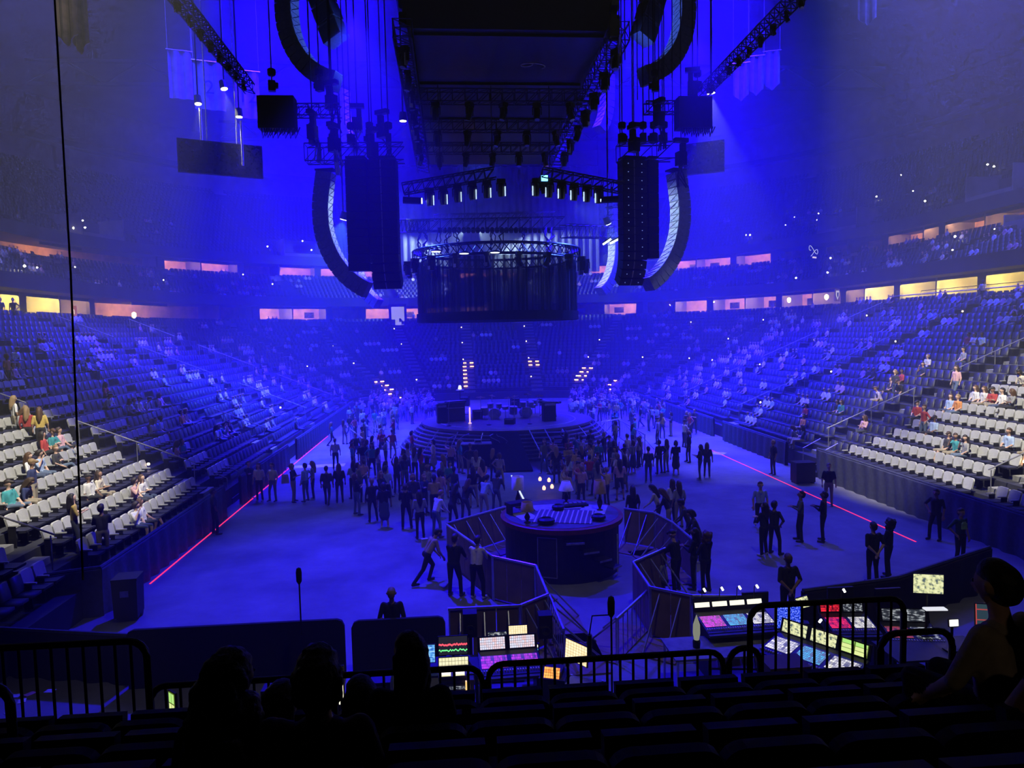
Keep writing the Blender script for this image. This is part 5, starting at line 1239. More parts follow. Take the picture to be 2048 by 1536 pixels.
# ------------------------------------------------------------------ banners and dark panels under the roof
def banner(px, py, w, h, Y, label, txt=None, point=False, col=(0.5, 0.47, 0.45), rz=0.3):
    p = at(px, py, Y); t = empty('hanging_banner', p, rz, label, 'banner')
    ol = [(-w/2, h/2), (-w/2, -h/2), (0, -h/2-(0.5 if point else 0)), (w/2, -h/2), (w/2, h/2)]
    n = 8; b = MB(); vs = []; fs = []
    for i in range(n+1):
        x = -w/2+w*i/n; lo = -h/2-(0.5*(1-abs(2*i/n-1)) if point else 0)
        for y in (0, 0.03): vs += [(x, y+0.06*math.sin(i*1.7), h/2), (x, y+0.08*math.sin(i*1.7), lo)]
    for i in range(n):
        a, e = 4*i, 4*(i+1); fs += [(a, a+1, e+1, e), (a+3, a+2, e+2, e+3), (a+1, a+3, e+3, e+1), (a, e, e+2, a+2)]
    b.add(vs, fs).build('cloth', mat('banner_%02d%02d' % (int(col[0]*99), int(col[2]*99)), col, 0.9, scale=2), t)
    MB().tube((-w/2-0.1, 0, h/2+0.03), (w/2+0.1, 0, h/2+0.03), 0.05, 6).build('top_pole', M_RAIL, t)
    for sx in (-1, 1): MB().tube((sx*w/2, 0, h/2), (sx*w/2, 0, max(h/2+0.5, 36.5-p.z)), 0.02, 4).build('cord', M_RAIL, t)
    if txt:
        o = text(txt, h*0.4, mat('banner_print', (0.06, 0.06, 0.12), 0.9), 'number', 0.01, t); o.location = (0, -0.1, -h*0.05); o.rotation_euler = (PI/2, 0, 0)
banner(130, 6, 0.9, 2.6, 33, 'pale pointed banner at the top left, left of a pair', None, True, (0.7, 0.6, 0.5), -0.2)
banner(156, 14, 0.75, 3.0, 33.5, 'pale lettered banner at the top left, right of a pair', None, True, (0.72, 0.6, 0.5), -0.2)
banner(361, 150, 1.5, 3.2, 52, 'faded grey striped banner left of the number banners', None, False, (0.28, 0.28, 0.32))
banner(419, 172, 1.9, 3.1, 50, 'hanging banner with a single dark digit, middle of three', '2', False, (0.30, 0.30, 0.36))
banner(495, 190, 1.6, 3.2, 52, 'hanging banner with two dark digits, right of three', '12', False, (0.34, 0.34, 0.42))
banner(1482, 158, 1.1, 2.2, 52, 'faint pointed banner right of the rig, left of three', None, True, (0.3, 0.3, 0.45), -0.3)
banner(1512, 145, 1.1, 2.3, 52, 'faint pointed banner right of the rig, middle of three', None, True, (0.3, 0.3, 0.45), -0.3)
banner(1544, 135, 1.1, 2.3, 52, 'faint pointed banner right of the rig, right of three', None, True, (0.3, 0.3, 0.45), -0.3)
banner(1735, 5, 1.2, 2.0, 48, 'dim pointed banner at the top right', None, True, (0.25, 0.25, 0.4), -0.3)
for nm, px, py, w, h, Y, rz in (('left', 442, 318, 4.9, 2.0, 46, 0.42), ('right', 1408, 316, 2.7, 2.1, 48, -0.5)):
    p = at(px, py, Y); t = empty('hanging_screen', p, rz, 'dark flat screen hanging under the %s banners' % nm, 'screen')
    MB().box((0, 0, 0), (w, 0.25, h)).build('frame', M_FASC, t); MB().box((0, -0.14, 0), (w*0.98, 0.03, h*0.96)).build('display', M_SCREEN0, t)
    MB().tube((-w*0.15, 0, h/2), (-w*0.15, 0, 36-p.z), 0.05, 5).build('hanger', M_RAIL, t)
    MB().tube((w*0.2, 0, h/2), (w*0.2, 0, 36-p.z), 0.05, 5).build('hanger', M_RAIL, t)
# black cable hanging close on the left
a, e = at(107, -40, 9.0), at(166, 1160, 8.0)
tag(MB().path([Vector((0, 0, 0)), (a-e)*0.5+Vector((0.03, 0, 0)), a-e], 0.012, 6).build('hanging_rope', M_BLKPL, None, e), 'thin black rope hanging down the left of the view', 'rope')
# ================================================================== near end: our own rows, rails
NR = dict(y0=5.5, p=0.95, z0=3.75, r=0.375)
b = MB()
b.box((3, 5.95, 1.72), (40, 0.9, 3.44))
for k in range(9):
    z = NR['z0']+NR['r']*k; b.box((3, NR['y0']-NR['p']*(k+0.5), z/2), (40, NR['p'], z))
tag(b.build('floor_near_rows', M_CONC), 'dark concrete steps of the near seating rows', 'terrace', kind='structure')
def nrow(k): return NR['y0']-NR['p']*k-0.45, NR['z0']+NR['r']*k

M_FSEAT = mat('front_seat_black', (0.007, 0.007, 0.009), 0.65, spec=0.18)
def fseat_parts():
    w = 0.25; ol = []
    for (cx, cz, a0, r) in ((w-0.05, 0.42, -90, 0.05), (w-0.10, 0.80, 0, 0.10), (-w+0.10, 0.80, 90, 0.10), (-w+0.05, 0.42, 180, 0.05)):
        for j in range(5):
            a = math.radians(a0+22.5*j); ol.append((cx+r*math.cos(a), cz+r*math.sin(a)))
    bk = MB().prism(ol, 0, 0.07); bk.v = [(x, y-0.22-(z-0.42)*0.2, z) for x, y, z in bk.v]
    pan = MB().box((0, -0.02, 0.62), (0.44, 0.08, 0.40), Matrix.Rotation(-0.15, 3, 'X'))
    arm = MB().box((0.27, -0.12, 0.3), (0.04, 0.16, 0.6)).box((0.27, 0.0, 0.62), (0.06, 0.34, 0.04))
    return bk.mesh('seat_back', M_FSEAT), pan.mesh('seat_pan', M_FSEAT), arm.mesh('arm_rest', M_FSEAT)
FB, FP, FA = fseat_parts()
ROWW = ('row against the rail', 'second row from the rail', 'third row from the rail', 'nearest row')
FSEATS = {}
for k, x0, sp, n in ((0, -3.6, 0.495, 16), (1, -3.2, 0.495, 14), (2, -2.6, 0.495, 12), (3, -1.6, 0.495, 8)):
    Y, z = nrow(k)
    for i in range(n):
        x = x0+sp*i
        px, py, w = proj((x, Y-0.3, z+0.9))
        if -150 < px < 2200:
            t = empty('stand_seat', (x, Y, z), 0, 'black folding seat from behind, %s from left, %s' % (ORD[i], ROWW[k]), 'seat', 'black seats in the foreground rows')
            link('seat_back', FB, t); link('seat_pan', FP, t); link('arm_rest', FA, t); FSEATS[(k, i)] = x

def railing(pxa, pya, pxb, pyb, Y, zb, label, r=0.028, sp=0.115, curve=(True, True), mid=False, tilt=0.0):
    a, e = at(pxa, pya, Y), at(pxb, pyb, Y); zt = (a.z+e.z)/2; L = e.x-a.x; h = zt-zb; rc = 0.13
    t = empty('guard_railing', (a.x, Y, zb), 0, label, 'railing')
    pts = []
    if curve[0]: pts += [(0, 0, 0), (0, 0, h-rc)]+[(rc-rc*math.cos(q), 0, h-rc+rc*math.sin(q)) for q in (0.4, 0.8, 1.2)]+[(rc, 0, h)]
    else: pts += [(-3, 0, h), (0, 0, h)]
    if curve[1]: pts += [(L-rc, 0, h)]+[(L-rc+rc*math.sin(q), 0, h-rc+rc*math.cos(q)) for q in (0.4, 0.8, 1.2)]+[(L, 0, h-rc), (L, 0, 0)]
    else: pts += [(L, 0, h), (L+3, 0, h)]
    MB().path(pts, r, 8).build('frame_pipe', M_BLACK, t, smooth=True)
    n = int(L/sp)
    if not mid:
        for k in range(1, n): MB().tube((L*k/n, 0, 0), (L*k/n, 0, h), 0.012, 6).build('baluster', M_BLACK, t)
    else: MB().tube((0, 0, h*0.5), (L, 0, h*0.5), r*0.8, 8).build('mid_rail', M_BLACK, t)
    return t
railing(-260, 1306, 292, 1284, 5.5, 3.46, 'tall black railing on the left of the front walkway')
railing(300, 1366, 964, 1341, 5.9, 3.46, 'low black railing in front of the seated people')
railing(976, 1332, 1446, 1300, 5.9, 3.46, 'low black railing in front of the empty black seats')
railing(1458, 1298, 1520, 1294, 5.95, 3.46, 'short piece of low black railing before the lighting desks')
railing(1500, 1212, 1808, 1196, 5.8, 3.46, 'tall black railing in front of the bright desks')
railing(1762, 1266, 1905, 1262, 5.3, 3.8, 'black stair railing with middle rail at the right', mid=True)
railing(-160, 1374, 18, 1372, 4.4, 4.13, 'black rail end at the lower left corner', mid=True)

# ================================================================== control area below the rows
G_WHITE = glow('white_lamp', (1, 0.98, 0.85), 4)
S_RTA = screen('screen_spectrum', 'spec', (1, 0.08, 0.12), (0.15, 0.9, 0.25), (0.01, 0.01, 0.015), 1.6)
S_PALE = screen('screen_pale', 'brick', (1, 0.95, 0.62), (0.9, 0.85, 0.5), (0.25, 0.22, 0.12), 1.1, (9, 3))
S_GRID = screen('screen_grid', 'brick', (1, 0.93, 0.62), (0.95, 0.8, 0.45), (0.5, 0.3, 0.1), 1.2, (8, 7))
S_BLUE = screen('screen_blue', 'noise', (0.03, 0.1, 0.5), (0.5, 0.85, 1), (0.1, 0.4, 0.9), 1.1, (5, 9))
S_CROWD = screen('screen_crowd', 'noise', (0.0, 0.01, 0.2), (0.25, 0.35, 1), (0.02, 0.06, 0.8), 1.2, (18, 14))
S_MIX = screen('screen_mixer', 'brick', (0.75, 0.8, 1), (0.9, 0.6, 0.62), (0.05, 0.05, 0.1), 1.1, (12, 5))
S_DARK = screen('screen_dim', 'noise', (0.02, 0.02, 0.03), (0.8, 0.85, 0.9), (0.05, 0.06, 0.08), 0.7, (6, 5))
S_GREEN = screen('screen_green', 'brick', (0.9, 0.95, 0.4), (0.3, 0.85, 0.15), (0.1, 0.15, 0.02), 1.0, (2, 3))
S_WARMU = screen('screen_amber', 'brick', (1, 0.5, 0.12), (0.9, 0.25, 0.05), (0.15, 0.02, 0.0), 1.4, (7, 4))
S_KEYS1 = screen('keys_magenta', 'brick', (0.9, 0.06, 0.75), (0.25, 0.1, 0.05), (0.01, 0.01, 0.02), 1.1, (14, 7))
S_KEYS2 = screen('keys_cyan', 'brick', (0.1, 0.55, 0.8), (0.12, 0.14, 0.2), (0.01, 0.01, 0.02), 1.1, (14, 7))
S_KEYS3 = screen('keys_white', 'brick', (1, 0.97, 0.85), (0.10, 0.10, 0.11), (0.02, 0.02, 0.02), 1.1, (12, 6))
S_RED = screen('keys_red', 'brick', (0.9, 0.02, 0.04), (0.05, 0.0, 0.01), (0.01, 0, 0), 1.4, (12, 6))
S_PURP = screen('fader_leds', 'brick', (0.75, 0.05, 0.85), (0.05, 0.04, 0.2), (0.01, 0.01, 0.05), 0.9, (16, 5))
S_APP = screen('screen_app', 'noise', (0.10, 0.14, 0.16), (1, 1, 0.62), (0.8, 0.82, 0.42), 1.0, (7, 5))
M_DESK = mat('desk_grey', (0.03, 0.03, 0.04), 0.5)

def monitor(px, py, wp, hp, Y, m, label, rz=0.0, stand=True, zdesk=None, tilt=0.12, roll=0.0, name='monitor', cat='monitor'):
    p = at(px, py, Y); w, h = wp*Y/FPX, hp*Y/FPX
    t = empty(name, (p.x, p.y, zdesk if zdesk is not None else p.z-h/2-0.15), rz, label, cat); dz = p.z-t.location.z
    o = MB().box((0, 0.02, 0), (w+0.03, 0.03, h+0.03)).build('bezel', M_BLKPL, t, (0, 0, dz)); o.rotation_euler = (-tilt, roll, 0)
    panel('display', w, h, m, o, (0, -0.002, 0))
    if stand:
        MB().tube((0, 0.05, 0), (0, 0.05, dz), 0.025, 6).build('stand', M_BLACK, t); MB().box((0, 0.05, 0.01), (0.25, 0.18, 0.02)).build('foot', M_BLACK, t)
    return t
def table(px0, px1, py, Y, z, depth, label, m=M_DESK, legm=M_BLACK):
    a, e = at(px0, py, Y), at(px1, py, Y); L = e.x-a.x
    t = empty('work_table', ((a.x+e.x)/2, Y, 0), 0, label, 'table')
    MB().box((0, 0, z-0.02), (L, depth, 0.04)).build('table_top', m, t)
    for sx in (-1, 1):
        for sy in (-1, 1): MB().tube((sx*(L/2-0.06), sy*(depth/2-0.06), 0), (sx*(L/2-0.06), sy*(depth/2-0.06), z-0.04), 0.025, 6).build('leg', legm, t)
    return t
def console(loc, rz, w, d, label, keys, scr, h=1.0, lamps=0, hood=True, sh=0.23):
    """mixing or lighting desk: body on legs, sloping panel with key fields, screens in the raised hood"""
    t = empty('control_desk', loc, rz, label, 'control desk')
    b = MB(); b.add([(-w/2, -d/2, h-0.16), (w/2, -d/2, h-0.16), (w/2, d/2, h-0.16), (-w/2, d/2, h-0.16), (-w/2, -d/2, h-0.08), (w/2, -d/2, h-0.08), (w/2, d/2, h+0.06), (-w/2, d/2, h+0.06)],
            [(3, 2, 1, 0), (4, 5, 6, 7), (0, 1, 5, 4), (1, 2, 6, 5), (2, 3, 7, 6), (3, 0, 4, 7)]).build('chassis', M_BLKPL, t)
    sl = math.atan2(0.14, d)
    n = len(keys)
    for k, m in enumerate(keys):
        o = panel('key_field', w/n*0.86, d*0.52, m, t, (-w/2+w*(k+0.5)/n, d*0.02, h+0.0), (-PI/2+sl, 0, 0), 0.012)
    fd = MB()
    for k in range(int(w/0.05)): fd.box((-w/2+0.03+0.05*k, -d*0.36, h-0.045), (0.018, 0.05, 0.03))
    tag(fd.build('faders', M_PALE, t), kind='stuff')
    MB().box((0, -d/2-0.05, h-0.12), (w, 0.1, 0.05)).build('arm_rest', M_DESK, t)
    if hood:
        o = MB().box((0, 0.03, 0.14), (w, 0.06, 0.30)).build('hood', M_BLKPL, t, (0, d/2, h+0.05)); o.rotation_euler = (-0.35, 0, 0)
        for k, m in enumerate(scr): panel('display', w/len(scr)*0.84, sh, m, o, (-w/2+w*(k+0.5)/len(scr), -0.005, 0.15))
    for sx in (-1, 1):
        MB().box((sx*(w/2-0.08), 0, (h-0.16)/2), (0.06, d*0.7, h-0.16)).build('leg', M_BLACK, t)
    for k in range(lamps):
        x = -w/2+w*(k+0.5)/lamps
        g = MB().path([(x, d/2+0.08, h+0.2), (x, d/2+0.05, h+0.52), (x, d/2-0.05, h+0.58)], 0.01, 5).build('gooseneck', M_BLACK, t)
        MB().tube((x, d/2-0.05, h+0.58), (x, d/2-0.12, h+0.555), 0.025, 6).build('lamp_head', G_WHITE, g)
    return t
def flat(p): return (p.x, p.y, 0)
# --- sound desk left of the centre aisle
table(806, 958, 1330, 13.5, 0.74, 0.8, 'dark work table with the measuring screens')
monitor(906, 1291, 58, 36, 13.7, S_RTA, 'monitor with red and green spectrum traces', zdesk=0.745)
monitor(907, 1326, 60, 22, 13.4, S_PALE, 'low pale-yellow screen under the spectrum monitor', tilt=0.35, stand=False)
monitor(848, 1308, 44, 34, 13.4, S_BLUE, 'laptop screen glowing blue beside the spectrum monitor', tilt=0.2, stand=False, name='laptop', cat='laptop')
p = at(905, 1352, 13.05); t = empty('button_box', p, 0, 'box with two lit pale keys below the yellow screen', 'controller')
MB().box((0, 0, 0), (0.52, 0.2, 0.08)).build('housing', M_BLKPL, t)
for k in range(2): MB().box((-0.14+0.26*k, -0.03, 0.05), (0.22, 0.1, 0.03)).build('lit_key', glow('lit_key', (1, 0.95, 0.6), 1.1), t)
p = at(1020, 1345, 13.4); console((p.x, 13.4, 0), 0.03, 1.2, 0.75, 'sound mixing desk with two screens and magenta fader lights', [S_PURP, S_PURP], [S_MIX, S_MIX], 0.80)
p = at(1073, 1310, 13.95); t = empty('meter_strip', p, 0, 'narrow meter strip with coloured lamps right of the mixing screens', 'meter')
MB().box((0, 0, 0), (0.12, 0.05, 0.5)).build('housing', M_BLKPL, t)
for k in range(6): MB().box((0.0, -0.03, -0.2+0.08*k), (0.06, 0.012, 0.05)).build('lamp', glow('meter_%d' % (k % 3), ((1, 0.1, 0.2), (0.1, 0.6, 1), (0.9, 0.9, 0.8))[k % 3], 1.3), t)
monitor(995, 1277, 38, 25, 14.3, S_DARK, 'small dark tablet with white curves above the mixing desk', tilt=0.25, zdesk=0.6, name='tablet', cat='tablet')
monitor(1036, 1264, 38, 26, 14.35, S_GRID, 'small pale grid tablet above the mixing desk', tilt=0.2, zdesk=0.6, name='tablet', cat='tablet')
p = at(1108, 1336, 13.0); t = empty('outboard_rack', (p.x, 13.0, 0), -0.35, 'slanted rack unit with glowing amber meters', 'rack')
MB().box((0, 0, 0.35), (0.5, 0.5, 0.7)).build('case', M_BLKPL, t); panel('meter_face', 0.3, 0.2, S_WARMU, t, (0, -0.2, p.z), (-0.6, 0, 0)); MB().box((0, 0.0, 0.75), (0.34, 0.3, 0.12)).build('unit', M_BLKPL, t)
monitor(1152, 1305, 62, 40, 12.8, S_GRID, 'bright open laptop turned sideways at the aisle end of the sound desk', rz=-0.95, tilt=0.1, stand=False, name='laptop', cat='laptop')
p = at(1160, 1370, 12.2); t = empty('flight_case', (p.x, 12.2, 0), -0.5, 'grey flight case at the aisle under the open laptop', 'flight case')
MB().box((0, 0, 0.4), (0.6, 0.8, 0.8)).build('case_body', mat('case_grey', (0.10, 0.10, 0.11), 0.5), t)
for sx in (-1, 1):
    for sy in (-1, 1): MB().box((sx*0.3, sy*0.4, 0.4), (0.035, 0.035, 0.82)).build('edge_profile', M_ALU, t)
for i, (px, py) in enumerate(((940, 1246), (1090, 1249))):
    p = at(px, py, 14.5); t = empty('monitor_speaker', (p.x, 14.5, 0), 0, 'black monitor speaker on a stand, %s of the sound desk tablets' % ('left', 'right')[i], 'loudspeaker')
    MB().box((0, 0, p.z), (0.29, 0.3, 0.5)).build('cabinet', M_CAB, t); MB().lathe([(0.10, 0), (0.09, 0.02), (0.02, 0.0)], 12).build('cone', M_GRL, t, (0, -0.155, p.z-0.08)).rotation_euler = (PI/2, 0, 0)
    MB().tube((0, 0, 0), (0, 0, p.z-0.25), 0.03, 8).build('pole', M_BLACK, t); MB().box((0, 0, 0.02), (0.45, 0.45, 0.04)).build('base_plate', M_BLACK, t)
# racks with small lamps under the desks
for i, (px, py, Y, g) in enumerate(((745, 1380, 12.2, S_WARMU), (915, 1374, 12.9, S_DARK), (560, 1395, 11.6, S_DARK))):
    p = at(px, py, Y); t = empty('equipment_rack', (p.x, Y, 0), 0, 'low equipment rack with %s lamps, %s from the left' % (('amber', 'small white', 'dim')[i], ORD[(1, 2, 0)[i]]), 'rack')
    H = max(0.55, p.z+0.12); MB().box((0, 0.25, H/2), (0.62, 0.5, H)).build('case', M_BLKPL, t)
    for k in range(4): MB().box((0, -0.01, H-0.12-0.14*k), (0.5, 0.03, 0.11)).build('rack_unit', M_DESK, t)
    panel('lamp_row', 0.34, 0.06, g, t, (0.02, -0.035, p.z))
p = at(934, 1388, 12.8); tag(MB().box((0, 0, 0), (0.05, 0.05, 0.5)).build('amber_strip', glow('amber_strip', (1, 0.62, 0.2), 1.2), None, p), 'upright amber light strip beside the sound desk rack', 'light strip')
monitor(675, 1372, 22, 78, 8.6, glow('white_display', (1, 0.9, 0.62), 1.6), 'bright white upright display between the two nearest heads', tilt=0.0, zdesk=0.6)
monitor(344, 1418, 22, 66, 9.0, S_GREEN, 'tall yellow-green screen standing at the left', rz=-0.75, tilt=0.0, zdesk=0.6)
# left: tables, open case, papers
table(-40, 132, 1440, 9.2, 0.92, 1.0, 'dark table with papers at the lower left', mat('table_blue', (0.07, 0.07, 0.10), 0.6))
for i, (px, py, c) in enumerate(((30, 1392, (0.5, 0.5, 0.5)), (60, 1388, (0.45, 0.2, 0.15)), (44, 1402, (0.7, 0.7, 0.6)), (100, 1382, (0.5, 0.5, 0.5)), (20, 1425, (0.4, 0.4, 0.4)))):
    p = atz(px, py, 0.93); tag(MB().box((0, 0, 0.008), (0.16, 0.12, 0.012)).build('paper', mat('paper_%d' % i, c, 0.8), None, (p.x, p.y, 0.921), i), '%s sheet on the dark table, %s from the left' % (('grey', 'reddish', 'pale', 'small grey', 'dim')[i], ORD[(1, 3, 2, 4, 0)[i]]), 'paper')
p = at(292, 1375, 10.0); t = empty('open_case', (p.x, 10.0, 0), -0.2, 'open flight case with a raised pale-edged lid', 'flight case')
MB().box((0, 0, 0.45), (0.75, 0.6, 0.9)).build('case_body', M_BLKPL, t); l = MB().box((0, 0, 0.25), (0.75, 0.04, 0.5)).build('lid', M_DESK, t, (0, 0.3, 0.9)); l.rotation_euler = (-0.5, 0, 0)
for pp in (((-0.37, -0.03, 0), (-0.37, -0.03, 0.5)), ((-0.37, -0.03, 0.5), (0.37, -0.03, 0.5)), ((0.37, -0.03, 0.5), (0.37, -0.03, 0))): MB().tube(*pp, 0.012, 5).build('lid_edge', M_ALU, l)
# dark masking panels in front of the control area
for i, (x0, x1, py, Y) in enumerate(((250, 688, 1252, 14.8), (702, 890, 1240, 14.9))):
    a, e = at(x0, py+4, Y), at(x1, py-8, Y); L = e.x-a.x; h = (a.z+e.z)/2
    t = empty('masking_panel', (a.x, Y, 0), 0, 'black rounded masking panel behind the control area, %s one' % ('wide left', 'narrow right')[i], 'panel')
    ol = [(0, 0), (L, 0), (L, h-0.15), (L-0.05, h-0.04), (L-0.15, h), (0.15, h), (0.05, h-0.04), (0, h-0.15)]
    MB().prism(ol, 0, 0.08).build('board', M_BLKCL, t); MB().box((L/2, 0.3, 0.05), (L*0.9, 0.5, 0.08)).build('foot', M_BLACK, t)
# --- lighting desks right of the centre aisle
table(1336, 1560, 1290, 13.4, 0.86, 1.0, 'long grey table under the lighting desk', mat('table_pale', (0.16, 0.16, 0.18), 0.6), M_ALU)
p = at(1470, 1262, 14.1); console((p.x, 14.0, 0), 0.04, 1.56, 0.75, 'wide lighting desk with magenta and cyan keys and a row of lamps', [S_KEYS1, S_KEYS2, S_KEYS3], [glow('hood_light', (1, 0.98, 0.8), 1.2)]*4, 1.12, 4, sh=0.10)
p = at(1393, 1270, 13.4); t = empty('glass_lamp', (p.x, 13.4, 0.86), 0, 'pointed pale glass lamp at the left end of the lighting desk', 'lamp')
MB().lathe([(0.07, 0), (0.08, 0.12), (0.06, 0.16)], 10).build('base', M_BLKPL, t); MB().lathe([(0.05, 0.16), (0.075, 0.3), (0.07, 0.46), (0.025, 0.6), (0.008, 0.66)], 10).build('glass', glow('glass_lamp', (0.75, 0.78, 0.6), 0.3), t, smooth=True)
monitor(1578, 1234, 62, 46, 13.7, S_CROWD, 'monitor showing a blue crowd picture', rz=0.1, zdesk=0.9, roll=0.08)
monitor(1606, 1205, 24, 22, 13.9, S_APP, 'small pale tilted screen above the blue crowd monitor', rz=-0.3, roll=-0.35, zdesk=1.0)
p = at(1628, 1300, 12.3); console((p.x, 12.4, 0), -0.95, 1.75, 0.85, 'long bright control desk standing at an angle', [S_KEYS3, S_KEYS2, S_KEYS3], [S_APP, S_APP, S_GREEN], 1.05, 1)
p = at(1700, 1265, 13.6); console((p.x, 13.6, 0), -0.1, 0.95, 0.75, 'control desk with red lit keys and white fader strips', [S_RED, S_KEYS3], [S_RED, S_DARK], 1.1, 1)
p = at(1825, 1258, 13.2); console((p.x, 13.2, 0), -0.2, 1.0, 0.75, 'dark control desk with small red lamps at the right', [screen('keys_dimred', 'brick', (0.5, 0.05, 0.02), (0.02, 0.02, 0.02), (0.01, 0.01, 0.01), 1.0, (16, 6)), S_DARK], [S_DARK], 1.0)
monitor(1857, 1168, 64, 40, 13.0, S_APP, 'bright screen on an arm at the right showing windows', rz=-0.1, roll=0.06, zdesk=1.0)
p = at(1870, 1218, 12.8); o = MB().box((0, 0, 0), (0.42, 0.14, 0.02)).box((0, 0.0, 0.015), (0.4, 0.12, 0.012)).build('keyboard_pad', glow('white_keys', (0.9, 0.92, 1), 0.9), None, p, -0.1); tag(o, 'flat white lit keyboard under the arm screen', 'keyboard')
table(1770, 1960, 1262, 12.6, 0.95, 0.9, 'dark table at the far right of the control area')
monitor(1908, 1246, 20, 14, 12.4, glow('tiny_display', (1, 1, 0.9), 1.6), 'tiny bright white screen at the right end of the desks', zdesk=0.96)
monitor(1972, 1235, 40, 56, 11.6, screen('screen_redline', 'brick', (0.03, 0.06, 0.09), (0.04, 0.08, 0.10), (0.5, 0.08, 0.08), 0.8, (1, 2.5)), 'dark upright monitor with a red line at the right edge', rz=-0.3, zdesk=0.9)
p = at(1568, 1345, 11.2); t = empty('labelled_case', (p.x, 11.2, 0), 0, 'brown case with two orange lit labels below the desks', 'case')
MB().box((0, 0, p.z/2+0.1), (0.7, 0.5, p.z+0.2)).build('case_body', mat('case_brown', (0.08, 0.05, 0.035), 0.6), t)
for k in range(2): MB().box((-0.09+0.18*k, -0.255, p.z+0.06), (0.15, 0.02, 0.09)).build('label_plate', glow('orange_label', (1, 0.5, 0.12), 0.75), t)
for i, (px, py) in enumerate(((1680, 1190), (1775, 1192), (1510, 1200))):
    p = at(px, py, 14.6); t = empty('screen_back', (p.x, 14.6, 0), 0, 'dark monitor seen from behind over the desks, %s from the left' % ORD[(1, 2, 0)[i]], 'monitor')
    MB().box((0, 0, p.z), (0.58, 0.06, 0.36)).build('shell', M_BLKPL, t); MB().tube((0, 0, 0), (0, 0, p.z), 0.03, 6).build('stand', M_BLACK, t)
# tall microphone stands
for i, (px, pt, pb, Y, lb) in enumerate(((597, 1135, 1250, 14.2, 'tall measuring microphone with furry cover left of the floor'), (1222, 1192, 1420, 10.6, 'tall microphone stand in the centre aisle'))):
    a = at(px, pt, Y); t = empty('microphone_stand', (a.x, Y, 0), 0, lb, 'microphone stand'); H = a.z
    MB().tube((0, 0, 0), (0, 0, H-0.3), 0.016, 6).build('pole', M_BLACK, t)
    for q in range(3): MB().tube((0, 0, 0.5), (0.4*math.cos(q*2.1), 0.4*math.sin(q*2.1), 0.02), 0.014, 5).build('leg', M_BLACK, t)
    MB().lathe([(0.02, H-0.34), (0.055, H-0.28), (0.06, H-0.1), (0.045, H-0.02), (0.01, H)], 10).build('wind_cover', M_BLKCL, t, smooth=True)
    if i: MB().path([(0, 0, H-0.3), (-0.3, 0, H-0.3), (-0.35, 0, H-0.6)], 0.012, 5).build('arm', M_BLACK, t); MB().tube((-0.35, 0, H-0.6), (-0.35, 0, H-0.95), 0.04, 8).build('hanging_microphone', M_BLKPL, t)
# wheeled bin at the left corner, black fence on the right
p = atz(236, 1228, 0); p.x += 0.45; p.y -= 0.35; t = empty('wheeled_bin', (p.x, p.y, 0), 0.12, 'black wheeled bin at the end of the left curtain wall', 'bin')
MB().box((0, 0, 0.6), (0.56, 0.55, 0.95), taper=1.08).build('tub', M_BLKPL, t); MB().box((0, 0.02, 1.1), (0.62, 0.62, 0.06)).build('lid', M_BLKPL, t); MB().box((0, -0.31, 0.75), (0.2, 0.01, 0.16)).build('sticker', M_RAIL, t)
for sx in (-1, 1): MB().tube((sx*0.2, 0.15, 0.1), (sx*0.27, 0.15, 0.1), 0.1, 10).build('wheel', M_BLACK, t)
MB().box((0, 0, 0.1), (0.5, 0.4, 0.08)).build('axle_block', M_BLACK, t)
for i, (a, e) in enumerate((((1610, 1186), (1800, 1160)), ((1800, 1160), (1985, 1098)))):
    a, e = atz(*a, 1.1), atz(*e, 1.1)
    drape('black_fence', (a.x, a.y), (e.x, e.y), 1.1, 'black cloth fence closing the control area, %s piece' % ('left', 'right')[i], m=M_BLKCL)
a, e = at(160, 1268, 15.4), at(252, 1256, 15.0)
drape('black_fence', (a.x-2.5, a.y+0.5), (e.x, e.y), 1.0, 'black cloth fence at the left corner of the control area', m=M_BLKCL)
# floor access steps at both sides
for i, (px, py, rz) in enumerate(((468, 1000, PI/2), (1622, 948, -PI/2))):
    p = atz(px, py, 0); t = empty('floor_steps', (p.x, p.y, 0), rz, 'black steps with pale edges from the %s stand to the floor' % ('left', 'right')[i], 'steps')
    for k in range(3):
        o = MB().box((0, 0.35*k, 0.12+0.12*k), (1.6, 0.36, 0.24+0.24*k)).build('step', M_BLKPL, t); MB().box((0, 0.35*k-0.17, 0.25+0.24*k), (1.6, 0.04, 0.02)).build('step_edge', M_ALU, o)
    for sx in (-1, 1):
        MB().tube((sx*0.8, 0, 0.25), (sx*0.8, 0, 1.15), 0.02, 5).build('post', M_RAIL, t); MB().tube((sx*0.8, 0, 1.15), (sx*0.8, 0.9, 1.6), 0.02, 5).build('hand_rail', M_RAIL, t)
p = atz(1612, 968, 0); t = empty('black_case', (p.x, p.y+0.3, 0), 0, 'big black equipment case beside the right curtain wall', 'case')
MB().box((0, 0, 0.5), (0.9, 0.6, 0.85)).build('case_body', M_BLKPL, t); MB().box((0, 0, 0.95), (0.94, 0.64, 0.06)).build('lid', M_BLACK, t)
for sx in (-1, 1): MB().box((sx*0.38, 0, 0.04), (0.1, 0.5, 0.08)).build('castor', M_BLACK, t)

